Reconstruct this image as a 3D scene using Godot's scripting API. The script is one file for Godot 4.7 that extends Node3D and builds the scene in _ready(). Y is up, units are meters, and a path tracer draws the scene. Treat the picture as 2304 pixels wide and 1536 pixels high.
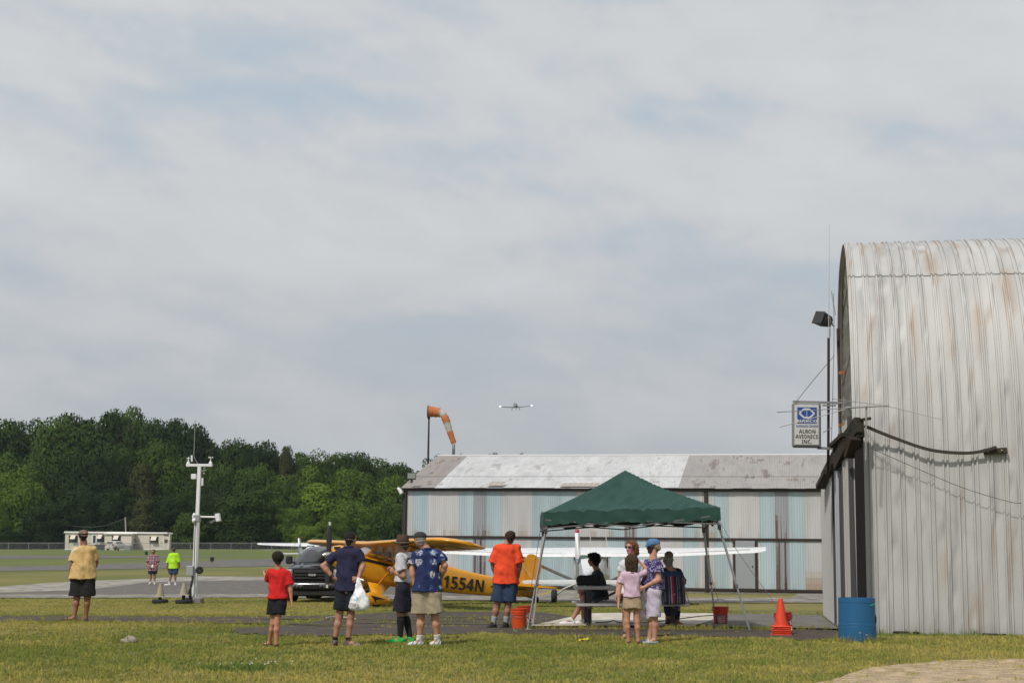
extends Node3D
# A small airfield on a hazy day: people watching, light aircraft, hangars. Metres, y up; the camera stands at the origin and looks along -z.
const UP := Vector3.UP
var rng := RandomNumberGenerator.new()
var fine := FastNoiseLite.new()
var broad := FastNoiseLite.new()
var used := {}
var mats := {}
var noise_maps := {}
var paved: Array = []
var dry: Array = []
var PD := [-60, 22, 25, 28, 30, 36, 40, 45, 50, 56, 66, 100, 150, 246, 350, 600, 1600]
var PG := [0, 0, .01, -.02, -.05, -.10, -.13, -.15, -.19, -.2, -.2, .1, .6, 1.55, 2.6, 4.0, 6.0]
# ---------------------------------------------------------------- terrain
func terrain(x: float, z: float) -> float:
	var d := -z
	var v: float = PG[-1] if d > 1600 else 0.0
	for i in PD.size() - 1:
		if d <= PD[i + 1]:
			v = lerpf(PG[i], PG[i + 1], clampf((d - PD[i]) / (PD[i + 1] - PD[i]), 0, 1))
			break
	v += .09 * (1 - smoothstep(-5.0, -1.0, x)) * exp(-pow((d - 28.5) / 4, 2))
	v += .22 * exp(-pow((x + 3) / 6, 2)) * smoothstep(50.0, 58.0, d) * (1 - smoothstep(70.0, 80.0, d))
	return v
func ground(x: float, d: float, up := 0.0) -> Vector3:
	return Vector3(x, terrain(x, -d) + up, -d)
# ---------------------------------------------------------------- naming
func numbered(n: String) -> String:
	used[n] = used.get(n, 0) + 1
	return n if used[n] == 1 else "%s_%03d" % [n, used[n] - 1]
func tag(o: Node, label: String, category: String, group := "") -> Node:
	o.set_meta("label", label)
	o.set_meta("category", category)
	if group:
		o.set_meta("group", group)
	return o
func thing(called: String, label: String, category: String, at := Vector3.ZERO, turn := 0.0, group := "") -> Node3D:
	var o := Node3D.new()
	o.name = numbered(called)
	add_child(o)
	o.position = at
	o.rotation.y = turn
	tag(o, label, category, group)
	return o
func put(called: String, mesh: Mesh, m: Material, parent: Node = null) -> MeshInstance3D:
	var o := MeshInstance3D.new()
	o.mesh = mesh
	o.material_override = m
	o.name = called if parent else numbered(called)
	if parent:
		parent.add_child(o, true)
	else:
		add_child(o)
	return o
func part(called: String, st: SurfaceTool, m: Material, parent: Node = null) -> MeshInstance3D:
	st.generate_normals()
	return put(called, st.commit(), m, parent)
func struct(o: Node) -> Node:
	o.set_meta("kind", "structure")
	return o
func stuff(o: Node) -> Node:
	o.set_meta("kind", "stuff")
	return o
# ---------------------------------------------------------------- materials
func lin(r: float, g: float, b: float) -> Color:
	return Color(r, g, b).linear_to_srgb()
func noise_map(key: String, freq: float, lo: float, hi: float, octaves := 4) -> NoiseTexture2D:
	if noise_maps.has(key):
		return noise_maps[key]
	var n := FastNoiseLite.new()
	n.seed = 7 + noise_maps.size()
	n.frequency = freq
	n.fractal_octaves = octaves
	n.fractal_gain = .6
	var t := NoiseTexture2D.new()
	t.width = 512
	t.height = 512
	t.seamless = true
	t.noise = n
	var ramp := Gradient.new()
	ramp.set_color(0, Color(lo, lo, lo))
	ramp.set_color(1, Color(hi, hi, hi))
	t.color_ramp = ramp
	noise_maps[key] = t
	return t
# tex: "" plain, "grain" mottled, "cloth", "asphalt"; the colour is a linear base colour
func mat(c: Color, rough := .8, metal := 0.0, tex := "", scale := 1.0, bump := 0.0) -> StandardMaterial3D:
	var key := "%s %s %s %s %s %s" % [c, rough, metal, tex, scale, bump]
	if mats.has(key):
		return mats[key]
	var m := StandardMaterial3D.new()
	m.albedo_color = c.linear_to_srgb()
	m.roughness = rough
	m.metallic = metal
	if tex != "":
		var t: Texture2D = {"grain": noise_map("grain", .02, .62, 1.0), "cloth": noise_map("cloth", .05, .8, 1.0), "soft": noise_map("soft", .015, .9, 1.0), "asphalt": noise_map("asphalt", .12, .55, 1.0, 5), "gravel": noise_map("gravel", .3, .3, 1.0, 3)}[tex]
		m.albedo_texture = t
		m.uv1_triplanar = true
		m.uv1_scale = Vector3.ONE * scale
		if bump > 0:
			m.heightmap_enabled = true
			m.heightmap_texture = t
			m.heightmap_scale = bump
	mats[key] = m
	return m
func vmat(rough := .9, metal := 0.0, tex := "", scale := 1.0, bump := 0.0) -> StandardMaterial3D:
	var key := "v %s %s %s %s %s" % [rough, metal, tex, scale, bump]
	if mats.has(key):
		return mats[key]
	var m: StandardMaterial3D = mat(Color.WHITE, rough, metal, tex, scale, bump).duplicate()
	m.vertex_color_use_as_albedo = true
	mats[key] = m
	return m
func paint(c: Color, rough := .3) -> StandardMaterial3D:
	var key := "p %s %s" % [c, rough]
	if not mats.has(key):
		var m: StandardMaterial3D = mat(c, rough, 0.0, "soft", .6).duplicate()
		m.clearcoat_enabled = true
		m.clearcoat = .5
		m.clearcoat_roughness = .15
		mats[key] = m
	return mats[key]
func pane(c := Color(.75, .8, .82, .12)) -> StandardMaterial3D:
	var key := "g %s" % c
	if not mats.has(key):
		var m := StandardMaterial3D.new()
		m.transparency = BaseMaterial3D.TRANSPARENCY_ALPHA
		m.albedo_color = c
		m.roughness = .05
		mats[key] = m
	return mats[key]
# ---------------------------------------------------------------- shapes
func S(c = null) -> SurfaceTool:
	var st := SurfaceTool.new()
	st.begin(Mesh.PRIMITIVE_TRIANGLES)
	st.set_smooth_group(-1)
	if c != null:
		st.set_color(c)
	return st
func tri(st: SurfaceTool, a: Vector3, b: Vector3, c: Vector3) -> void:
	st.add_vertex(a)
	st.add_vertex(b)
	st.add_vertex(c)
func quad(st: SurfaceTool, a: Vector3, b: Vector3, c: Vector3, d: Vector3) -> void:
	tri(st, a, b, c)
	tri(st, a, c, d)
func box(st: SurfaceTool, c: Vector3, s: Vector3, b := Basis(), bev := 0.0) -> void:
	st.set_smooth_group(-1)
	var h := s * .5
	var e := bev if bev > 0 else minf(minf(s.x, s.y), s.z) * .08
	var f := func(axis: int, v: Vector3) -> Vector3:
		var q := Vector3(v.x * (h.x - e), v.y * (h.y - e), v.z * (h.z - e))
		q[axis] = v[axis] * h[axis]
		return c + b * q
	for ax in 3:
		var u := (ax + 1) % 3
		var w := (ax + 2) % 3
		for s1 in [-1, 1]:
			var p := []
			for k in [[-1, -1], [1, -1], [1, 1], [-1, 1]]:
				var v := Vector3.ZERO
				v[ax] = s1
				v[u] = k[0] * s1
				v[w] = k[1]
				p.append(f.call(ax, v))
			quad(st, p[3], p[2], p[1], p[0])
			for s2 in [-1, 1]:   # the chamfer between the faces u and w, along ax
				var lo := Vector3.ZERO
				lo[u] = s1
				lo[w] = s2
				var hi := lo
				lo[ax] = -1
				hi[ax] = 1
				if s1 * s2 > 0:
					quad(st, f.call(u, lo), f.call(u, hi), f.call(w, hi), f.call(w, lo))
				else:
					quad(st, f.call(w, lo), f.call(w, hi), f.call(u, hi), f.call(u, lo))
	for x in [-1, 1]:
		for y in [-1, 1]:
			for z in [-1, 1]:
				var v := Vector3(x, y, z)
				if x * y * z > 0:
					tri(st, f.call(0, v), f.call(2, v), f.call(1, v))
				else:
					tri(st, f.call(0, v), f.call(1, v), f.call(2, v))
func look(dir: Vector3, up := Vector3.UP) -> Basis:   # z along dir
	var z := dir.normalized()
	var x := up.cross(z)
	if x.length() < .01:
		x = Vector3.RIGHT.cross(z)
	x = x.normalized()
	return Basis(x, z.cross(x), z)
func beam(st: SurfaceTool, a: Vector3, b: Vector3, w: float, h: float, up := Vector3.UP) -> void:
	box(st, (a + b) * .5, Vector3(w, h, a.distance_to(b)), look(b - a, up))
func tube(st: SurfaceTool, pts: Array, r, n := 8, cap := true) -> void:
	var rings := []
	var prev := Vector3.ZERO
	for i in pts.size():
		var t: Vector3 = (pts[mini(i + 1, pts.size() - 1)] - pts[maxi(i - 1, 0)]).normalized()
		var x := (Vector3.UP.cross(t) if absf(t.y) < .95 else Vector3.RIGHT.cross(t)).normalized()
		if i > 0:
			x = (prev - t * prev.dot(t)).normalized()
		prev = x
		var y := t.cross(x)
		var rr: float = r[i] if r is Array else r
		var ring := PackedVector3Array()
		for k in n:
			var a := TAU * k / n
			ring.append(pts[i] + (x * cos(a) + y * sin(a)) * rr)
		rings.append(ring)
	loft(st, rings, true, cap)
func loft(st: SurfaceTool, rings: Array, closed := true, cap := true, group := 1) -> void:
	for i in rings.size() - 1:
		st.set_smooth_group(group if group >= 0 else 100 + i)
		var a: PackedVector3Array = rings[i]
		var b: PackedVector3Array = rings[i + 1]
		var n := a.size()
		for k in (n if closed else n - 1):
			var l := (k + 1) % n
			quad(st, a[k], b[k], b[l], a[l])
	if cap:
		st.set_smooth_group(-1)
		for e in [0, rings.size() - 1]:
			var a: PackedVector3Array = rings[e]
			var m := Vector3.ZERO
			for p in a:
				m += p
			m /= a.size()
			for k in a.size():
				var l := (k + 1) % a.size()
				if e == 0:
					tri(st, m, a[k], a[l])
				else:
					tri(st, m, a[l], a[k])
func lathe(st: SurfaceTool, prof: Array, n := 20, xf := Transform3D(), sharp := true, cap := false) -> void:
	var rings := []
	for p in prof:
		var ring := PackedVector3Array()
		for k in n:
			var a := -TAU * k / n
			ring.append(xf * Vector3(p.x * cos(a), p.y, p.x * sin(a)))
		rings.append(ring)
	loft(st, rings, true, cap, -1 if sharp else 1)
func extrude(st: SurfaceTool, poly: PackedVector2Array, xf: Transform3D, depth: float, smooth := false) -> void:
	var id := Geometry2D.triangulate_polygon(poly)
	var n := poly.size()
	st.set_smooth_group(-1)
	for z in [0.0, depth]:
		for i in range(0, id.size(), 3):
			for k in ([0, 1, 2] if z == 0.0 else [0, 2, 1]):
				st.add_vertex(xf * Vector3(poly[id[i + k]].x, poly[id[i + k]].y, z))
	st.set_smooth_group(3 if smooth else -1)
	for i in n:
		var a := poly[i]
		var b := poly[(i + 1) % n]
		quad(st, xf * Vector3(a.x, a.y, 0), xf * Vector3(b.x, b.y, 0), xf * Vector3(b.x, b.y, depth), xf * Vector3(a.x, a.y, depth))
func ball(st: SurfaceTool, c: Vector3, r: Vector3, n := 12, b := Basis()) -> void:
	var prof := []
	for i in n / 2 + 1:
		var a := PI * i / (n / 2) - PI / 2
		prof.append(Vector2(maxf(cos(a), .001), sin(a)))
	lathe(st, prof, n, Transform3D(b * Basis.from_scale(r), c), false)
# rows of points as one smooth sheet, with a second side t below along dn when t > 0
func sheet(st: SurfaceTool, rows: Array, group := 1) -> void:
	st.set_smooth_group(group)
	for i in rows.size() - 1:
		for k in rows[i].size() - 1:
			quad(st, rows[i][k], rows[i][k + 1], rows[i + 1][k + 1], rows[i + 1][k])
func curve_pts(pts: Array, n := 8) -> Array:
	var out := []
	for i in pts.size() - 1:
		var p0: Vector3 = pts[maxi(i - 1, 0)]
		var p3: Vector3 = pts[mini(i + 2, pts.size() - 1)]
		for k in n:
			out.append(pts[i].cubic_interpolate(pts[i + 1], p0, p3, float(k) / n))
	out.append(pts[-1])
	return out
func letters(called: String, text: String, height: float, m: Material, parent: Node, xf: Transform3D, font := "Droid Sans", stretch := 1.0, italic := false) -> void:
	var f := SystemFont.new()
	f.font_names = [font]
	f.font_weight = 700
	f.font_italic = italic
	var t := TextMesh.new()
	t.font = f
	t.text = text
	t.font_size = 64
	t.pixel_size = height / 46.0
	t.depth = .006
	t.curve_step = 2.0
	var o := put(called, t, m, parent)
	o.transform = xf * Transform3D(Basis.from_scale(Vector3(stretch, 1, 1)), Vector3.ZERO)
# ---------------------------------------------------------------- bodies and cloth: smoothly joined capsules, meshed as surface nets
# bone: [a, b, radius at a, radius at b, cuts]; a cut [point, normal] removes what lies beyond the plane
func field(bones: Array, k: float, cell: float, col, wrinkle := 0.0, wr_freq := 9.0) -> Dictionary:
	var lo := Vector3.INF
	var hi := -Vector3.INF
	for b in bones:
		var r := Vector3.ONE * maxf(b[2], b[3])
		lo = lo.min(b[0] - r).min(b[1] - r)
		hi = hi.max(b[0] + r).max(b[1] + r)
	lo -= Vector3.ONE * (cell * 2.5)
	hi += Vector3.ONE * (cell * 2.5)
	var nx := int((hi.x - lo.x) / cell) + 2
	var ny := int((hi.y - lo.y) / cell) + 2
	var nz := int((hi.z - lo.z) / cell) + 2
	var f := PackedFloat32Array()
	f.resize(nx * ny * nz)
	f.fill(1.0)
	for bn in bones:
		var a: Vector3 = bn[0]
		var e: Vector3 = bn[1]
		var ra: float = bn[2]
		var rb: float = bn[3]
		var cuts: Array = bn[4] if bn.size() > 4 else []
		var ab := e - a
		var l2 := maxf(ab.length_squared(), 1e-8)
		var m := Vector3.ONE * (maxf(ra, rb) + k + cell * 1.5)
		var p0 := (a.min(e) - m - lo) / cell
		var p1 := (a.max(e) + m - lo) / cell
		for z in range(maxi(0, int(p0.z)), mini(nz - 1, int(p1.z) + 1) + 1):
			for y in range(maxi(0, int(p0.y)), mini(ny - 1, int(p1.y) + 1) + 1):
				var i := (z * ny + y) * nx
				for x in range(maxi(0, int(p0.x)), mini(nx - 1, int(p1.x) + 1) + 1):
					var p := Vector3(lo.x + x * cell, lo.y + y * cell, lo.z + z * cell)
					var q := p - a
					var t := clampf(q.dot(ab) / l2, 0.0, 1.0)
					var d := (q - ab * t).length() - ra - (rb - ra) * t
					for c in cuts:
						d = maxf(d, (p - c[0]).dot(c[1]))
					var o := f[i + x]
					var h := maxf(k - absf(d - o), 0.0) / k
					f[i + x] = minf(d, o) - h * h * k * .25
	var verts := PackedVector3Array()
	var id := PackedInt32Array()
	id.resize(nx * ny * nz)
	id.fill(-1)
	var index := PackedInt32Array()
	var sx := 1
	var sy := nx
	var sz := nx * ny
	var steps := [sx, sy, sz]
	for z in range(1, nz - 1):
		for y in range(1, ny - 1):
			for x in range(1, nx - 1):
				var i := z * sz + y * sy + x
				var s := f[i] < 0
				for ax in 3:
					var i2: int = i + steps[ax]
					if (f[i2] < 0) == s:
						continue
					var u: int = steps[(ax + 1) % 3]
					var w: int = steps[(ax + 2) % 3]
					var cs := [i - u - w, i - w, i, i - u]
					for c in cs:
						if id[c] < 0:
							id[c] = verts.size()
							verts.append(_net_vertex(f, c, nx, ny, lo, cell))
					if s:
						index.append_array([id[cs[0]], id[cs[2]], id[cs[1]], id[cs[0]], id[cs[3]], id[cs[2]]])
					else:
						index.append_array([id[cs[0]], id[cs[1]], id[cs[2]], id[cs[0]], id[cs[2]], id[cs[3]]])
	var normals := PackedVector3Array()
	normals.resize(verts.size())
	for j in range(0, index.size(), 3):
		var a := verts[index[j]]
		var n := (verts[index[j + 2]] - a).cross(verts[index[j + 1]] - a)
		for c in 3:
			normals[index[j + c]] += n
	var colors := PackedColorArray()
	colors.resize(verts.size())
	for j in verts.size():
		normals[j] = normals[j].normalized()
		if wrinkle > 0:
			var v := verts[j]
			var amount := fine.get_noise_3d(v.x * wr_freq * 110, v.y * wr_freq * 45, v.z * wr_freq * 110) + .8 * fine.get_noise_3d((v.y + v.x * .7) * wr_freq * 120, v.x * wr_freq * 40, v.z * wr_freq * 60 + 99)
			verts[j] = v + normals[j] * wrinkle * amount
		colors[j] = col.call(verts[j], normals[j]) if col is Callable else col
	if wrinkle > 0:
		normals.fill(Vector3.ZERO)
		for j in range(0, index.size(), 3):
			var a := verts[index[j]]
			var n := (verts[index[j + 2]] - a).cross(verts[index[j + 1]] - a)
			for c in 3:
				normals[index[j + c]] += n
		for j in normals.size():
			normals[j] = normals[j].normalized()
	return {"v": verts, "n": normals, "c": colors, "i": index}
func _net_vertex(f: PackedFloat32Array, c: int, nx: int, ny: int, lo: Vector3, cell: float) -> Vector3:
	var sz := nx * ny
	var v := [f[c], f[c + 1], f[c + nx], f[c + nx + 1], f[c + sz], f[c + sz + 1], f[c + sz + nx], f[c + sz + nx + 1]]
	var sum := Vector3.ZERO
	var n := 0
	for e in [[0, 1], [2, 3], [4, 5], [6, 7], [0, 2], [1, 3], [4, 6], [5, 7], [0, 4], [1, 5], [2, 6], [3, 7]]:
		var a: float = v[e[0]]
		var b: float = v[e[1]]
		if (a < 0) != (b < 0):
			var t := a / (a - b)
			var pa := Vector3(e[0] & 1, (e[0] >> 1) & 1, e[0] >> 2)
			var pb := Vector3(e[1] & 1, (e[1] >> 1) & 1, e[1] >> 2)
			sum += pa.lerp(pb, t)
			n += 1
	var base := Vector3(c % nx, (c / nx) % ny, c / sz)
	return lo + (base + sum / maxi(n, 1)) * cell
func solid(pieces: Array) -> ArrayMesh:
	var v := PackedVector3Array()
	var n := PackedVector3Array()
	var c := PackedColorArray()
	var ix := PackedInt32Array()
	for p in pieces:
		var at := v.size()
		v.append_array(p.v)
		n.append_array(p.n)
		c.append_array(p.c)
		for j in p.i:
			ix.append(j + at)
	var a := []
	a.resize(Mesh.ARRAY_MAX)
	a[Mesh.ARRAY_VERTEX] = v
	a[Mesh.ARRAY_NORMAL] = n
	a[Mesh.ARRAY_COLOR] = c
	a[Mesh.ARRAY_INDEX] = ix
	var m := ArrayMesh.new()
	m.add_surface_from_arrays(Mesh.PRIMITIVE_TRIANGLES, a)
	return m
# ---------------------------------------------------------------- people
# joints of a figure of height h turned by face degrees (0 looks away from the camera, 90 to the right); over replaces single joints
func joints(h: float, face: float, over: Dictionary) -> Dictionary:
	var f := deg_to_rad(face)
	var fw := Vector3(sin(f), 0, -cos(f))
	var r := Vector3(cos(f), 0, sin(f))
	var J := {"fw": fw, "r": r, "h": h, "q": h / 1.75, "look": fw}
	for s in [["L", -1.0], ["R", 1.0]]:
		var k: String = s[0]
		var side: Vector3 = r * s[1] * h
		J["hip" + k] = side * .05 + UP * h * .515
		J["knee" + k] = side * .058 + UP * h * .285 + fw * .02
		J["ankle" + k] = side * .062 + UP * h * .048
		J["sh" + k] = side * .104 + UP * h * .815
		J["el" + k] = side * .14 + UP * h * .635 - fw * .02
		J["wr" + k] = side * .145 + UP * h * .49 + fw * .05
	J.head = UP * (h - .118 * lerpf(1.0, J.q, .45))
	J.merge(over, true)
	for k in ["L", "R"]:
		if not J.has("toe" + k):
			var a: Vector3 = J["ankle" + k]
			J["toe" + k] = Vector3(a.x, 0, a.z) + (fw + r * (.25 if k == "R" else -.25)).normalized() * .17 * J.q + UP * .02
	J.hips = (J.hipL + J.hipR) * .5
	J.shs = (J.shL + J.shR) * .5
	if not over.has("waist"):
		J.waist = J.hips.lerp(J.shs, .34)
	J.chest = J.waist.lerp(J.shs, .56)
	if not J.has("neck"):
		J.neck = J.shs + UP * .045 * J.q
	return J
func head_basis(J: Dictionary) -> Basis:   # columns: right, up, face direction
	var f: Vector3 = J.look.normalized()
	var r := f.cross(UP).normalized()
	return Basis(r, r.cross(f), f)
func head_bones(J: Dictionary, add := 0.0) -> Array:
	var b := head_basis(J)
	var s: float = lerpf(1.0, J.q, .45)
	var c: Vector3 = J.head
	var p := func(x: float, y: float, z: float) -> Vector3: return c + b * Vector3(x, y, z) * s
	var out := [
		[p.call(-.012, .035, -.028), p.call(-.012, .038, .022), (.068 + add) * s, (.066 + add) * s],
		[p.call(.012, .035, -.028), p.call(.012, .038, .022), (.068 + add) * s, (.066 + add) * s]]
	if add == 0.0:
		out.append_array([
			[p.call(0, .0, .03), p.call(0, -.075, .05), .06 * s, .038 * s],
			[p.call(0, -.02, -.02), p.call(0, -.05, .0), .058 * s, .05 * s],
			[p.call(0, .012, .088), p.call(0, -.022, .104), .009 * s, .014 * s],
			[p.call(-.03, .03, .076), p.call(.03, .03, .076), .012 * s, .012 * s],
			[p.call(-.018, -.052, .084), p.call(.018, -.052, .084), .01 * s, .01 * s],
			[p.call(-.076, .02, -.012), p.call(-.074, -.022, -.004), .014 * s, .01 * s],
			[p.call(.076, .02, -.012), p.call(.074, -.022, -.004), .014 * s, .01 * s]])
	return out
func hand_bones(J: Dictionary, k: String, curl: float) -> Array:
	var w: Vector3 = J["wr" + k]
	var d: Vector3 = J.get("hand" + k, (w - J["el" + k])).normalized()
	var n: Vector3 = J.get("palm" + k, J.r * (1.0 if k == "L" else -1.0))   # towards the palm's inside
	n = (n - d * n.dot(d)).normalized()
	var t := d.cross(n) * (1.0 if k == "R" else -1.0)   # towards the thumb
	if t.dot(J.fw) < 0 and not J.has("palm" + k):
		t = -t
	var q: float = J.q
	var out := [[w, w + d * .075 * q + t * .016 * q, .022 * q, .016 * q], [w, w + d * .075 * q - t * .018 * q, .022 * q, .015 * q]]
	var lengths := [.075, .084, .078, .06]
	for i in 4:
		var a := w + d * .082 * q + t * (.027 - i * .018) * q
		var u := (d * cos(curl * .5) + n * sin(curl * .5) + t * (.08 - i * .05)).normalized()
		var v := (d * cos(curl * 1.5) + n * sin(curl * 1.5)).normalized()
		var m: Vector3 = a + u * lengths[i] * .55 * q
		out.append([a, m, .0095 * q, .0088 * q])
		out.append([m, m + v * lengths[i] * .5 * q, .0088 * q, .0075 * q])
	var tb := w + d * .03 * q + t * .02 * q
	var tm := tb + (d * .7 + t * .7 + n * .25).normalized() * .042 * q
	out.append([tb, tm, .013 * q, .01 * q])
	out.append([tm, tm + (d * .9 + t * .2 + n * .35).normalized() * .034 * q, .01 * q, .0085 * q])
	return out
func person(o: Dictionary) -> Node3D:
	var J := joints(o.h, o.face, o.get("j", {}))
	var n := thing("person", o.label, "person", o.at, 0.0, "people watching the flying")
	var q: float = J.q
	var g: float = o.get("girth", 1.0)
	var cell: float = o.get("cell", .014)
	var fw: Vector3 = J.fw
	var r: Vector3 = (J.shR - J.shL).normalized()
	var skin: Color = o.get("skin", Color(.42, .2, .13))
	var skin_mat := vmat(.55)
	var arm := lerpf(1.0, g, .5)
	var b := [
		[J.hipL, J.hipR, .095 * q * g, .095 * q * g],
		[J.shs - UP * .06 * q - r * .06 * q, J.waist - r * .05 * q * g, .08 * q, .088 * q * g],
		[J.shs - UP * .06 * q + r * .06 * q, J.waist + r * .05 * q * g, .08 * q, .088 * q * g],
		[J.waist, J.hips, .09 * q * g, .09 * q * g],
		[J.shL.lerp(J.shR, .2) - UP * .035 * q, J.shL.lerp(J.shR, .8) - UP * .035 * q, .05 * q, .05 * q],
		[J.shs, J.neck, .06 * q, .058 * q],
		[J.neck, J.head - UP * .03, .06 * q * lerpf(1, g, .4), .055 * q * lerpf(1, g, .4)]]
	for k in ["L", "R"]:
		var e: Vector3 = J["el" + k]
		var w: Vector3 = J["wr" + k]
		var kn: Vector3 = J["knee" + k]
		var an: Vector3 = J["ankle" + k]
		var calf := kn.lerp(an, .32) + (kn - an).normalized().cross(r) * .012 * q * signf((kn - an).normalized().cross(r).dot(-fw))
		b.append([J["sh" + k] - UP * .022 * q, e, .044 * q * arm, .04 * q * arm])
		b.append([e, e.lerp(w, .3), .039 * q * arm, .041 * q * arm])
		b.append([e.lerp(w, .3), w, .041 * q * arm, .027 * q * arm])
		b.append([J["hip" + k], kn, .084 * q * arm, .056 * q * arm])
		b.append([kn, calf, .05 * q * arm, .051 * q * arm])
		b.append([calf, an, .051 * q * arm, .035 * q])
		b.append([an - UP * .012, J["toe" + k].lerp(an, .35) - UP * .01, .036 * q, .032 * q, [[Vector3(0, minf(an.y, J["toe" + k].y) - .045, 0), -UP]]])
		b.append([J["toe" + k].lerp(an, .35) - UP * .01, J["toe" + k], .032 * q, .02 * q, [[Vector3(0, minf(an.y, J["toe" + k].y) - .045, 0), -UP]]])
	var sock: Dictionary = o.get("socks", {})
	var hb := head_basis(J)
	var hs: float = lerpf(1.0, q, .45)
	var face_col := func(p: Vector3, _n: Vector3) -> Color:
		var l: Vector3 = (p - J.head) * hb / hs   # in the head's own axes
		if l.z > .06:
			for sgn in [-1, 1]:
				var e := Vector2(l.x - .032 * sgn, l.y - .008).length()
				if e < .007:
					return Color(.02, .015, .01)
				if e < .013:
					return Color(.55, .5, .46)
			if absf(l.y - .034) < .005 and absf(l.x) > .014 and absf(l.x) < .05:
				return skin * .35
			if absf(l.y + .052) < .009 and absf(l.x) < .026:
				return Color(skin.r * .8, skin.g * .5, skin.b * .55)
		var warm: float = .92 + .14 * fine.get_noise_3d(p.x * 900, p.y * 900, p.z * 900)
		return Color(skin.r * warm, skin.g * warm, skin.b * warm)
	var body_col := func(p: Vector3, _n: Vector3) -> Color:
		var warm: float = .9 + .25 * fine.get_noise_3d(p.x * 500, p.y * 250, p.z * 500)
		return Color(skin.r * warm, skin.g * warm, skin.b * warm)
	var pieces := [field(b, .03 * q, cell, body_col), field(head_bones(J) + [[J.head - UP * .05 * hs, J.neck, .052 * q, .055 * q]], .022, maxf(.0065, cell * .45), face_col)]
	for k in ["L", "R"]:
		if not k in o.get("hide", ""):
			pieces.append(field(hand_bones(J, k, o.get("curl", .5)), .012, maxf(.0062, cell * .45), body_col))
	put("body", solid(pieces), skin_mat, n)
	# shirt
	var cl := vmat(.92, 0.0, "soft", 3.0)
	if o.has("top"):
		var t: Dictionary = o.top
		var l: float = t.get("loose", .02) * q
		var hem: float = t.hem
		var axis: Vector3 = (J.waist - J.hips).normalized()
		var low: Vector3 = J.hips + axis * (hem - J.hips.y) / maxf(axis.y, .3)
		var cut := [[Vector3(0, hem, 0), -UP]]
		var belly: float = o.get("belly", 0.0)
		var tb := [
			[J.waist + fw * belly - r * .04 * q * g, J.waist + fw * belly + r * .04 * q * g, .1 * q * g, .1 * q * g, cut],
			[J.shL.lerp(J.shR, .12) - UP * .02 * q, J.shL.lerp(J.shR, .88) - UP * .02 * q, .058 * q + l * .2, .058 * q + l * .2],
			[J.neck - UP * .02 * q, J.shL.lerp(J.shR, .2) - UP * .01 * q, .052 * q, .05 * q, [[J.neck + UP * .015 * q, UP]]],
			[J.neck - UP * .02 * q, J.shL.lerp(J.shR, .8) - UP * .01 * q, .052 * q, .05 * q, [[J.neck + UP * .015 * q, UP]]],
			[J.shL.lerp(J.shR, .25) - UP * .045 * q, J.shL.lerp(J.shR, .75) - UP * .045 * q, .085 * q + l * .4, .085 * q + l * .4],
			[J.shs, J.neck - UP * .012, .075 * q, .06 * q, [[J.neck + UP * .015 * q, UP]]],
			[J.shs - UP * .05 * q, J.waist, .095 * q + l * .4, .1 * q * g + l, cut],
			[J.waist, low - axis * .12, .1 * q * g + l, .122 * q * g + l * 1.4, cut]]
		for sg in [-1.0, 1.0]:
			tb.append([J.shs - UP * .065 * q + r * sg * .07 * q, J.waist + r * sg * .058 * q * g, .088 * q * lerpf(1, g, .5) + l * .5, .094 * q * g + l, cut])
			tb.append([J.waist + r * sg * .058 * q * g, low - axis * .12 + r * sg * .07 * q * g, .094 * q * g + l, .116 * q * g + l * 1.4, cut])
		for k in ["L", "R"]:
			var a: Vector3 = J["sh" + k]
			var e: Vector3 = J["el" + k]
			var dir := (e - a).normalized()
			var sl: float = t.get("sleeve", .6)
			var end := a + dir * a.distance_to(e) * minf(sl, 1.0)
			tb.append([a - UP * .018 * q, end + dir * .1, .057 * q * arm + l * .3, (.056 + t.get("flare", .012)) * q * arm + l * .4, [[end, dir]]])
			if sl > 1.0:
				var w: Vector3 = J["wr" + k]
				tb.append([e, e.lerp(w, sl - 1.0), .052 * q * arm + l * .3, .045 * q * arm + l * .3])
		put(t.get("name", "shirt"), solid([field(tb, .034 * q, cell, t.c, .021, 2.6)]), cl, n)
		if t.has("collar"):
			var cs := S()
			var ring := []
			for i in 17:
				var a := TAU * i / 16
				ring.append(J.neck + UP * .008 * q + r * cos(a) * .066 * q + fw * (sin(a) * .066 - .0) * q + UP * sin(a) * -.012)
			tube(cs, ring, .021 * q, 6, false)
			part("collar", cs, mat(t.collar, .9), n)
	# shorts, trousers or skirt
	if o.has("legs"):
		var t: Dictionary = o.legs
		var l: float = t.get("loose", .022) * q
		var sb := [[J.hipL + UP * .015, J.hipR + UP * .015, .1 * q * g + l * .3, .1 * q * g + l * .3], [J.waist.lerp(J.hips, .45) - r * .055 * q * g, J.waist.lerp(J.hips, .45) + r * .055 * q * g, .09 * q * g, .09 * q * g]]
		for k in ["L", "R"]:
			var a: Vector3 = J["hip" + k]
			var kn: Vector3 = J["knee" + k]
			var an: Vector3 = J["ankle" + k]
			var dir := (kn - a).normalized()
			var len: float = a.distance_to(kn) * t.hem
			if t.hem <= 1.25:
				var end: Vector3 = a + dir * len
				sb.append([a, end + dir * .1, .088 * q * g + l * .8, (.07 + t.get("flare", .012)) * q * lerpf(1, g, .7) + l, [[end, dir]]])
			else:
				sb.append([a, kn, .093 * q * g + l, .062 * q * arm + l])
				sb.append([kn, kn.lerp(an, t.hem - 1.0), .064 * q * arm + l, .05 * q + l])
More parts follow.
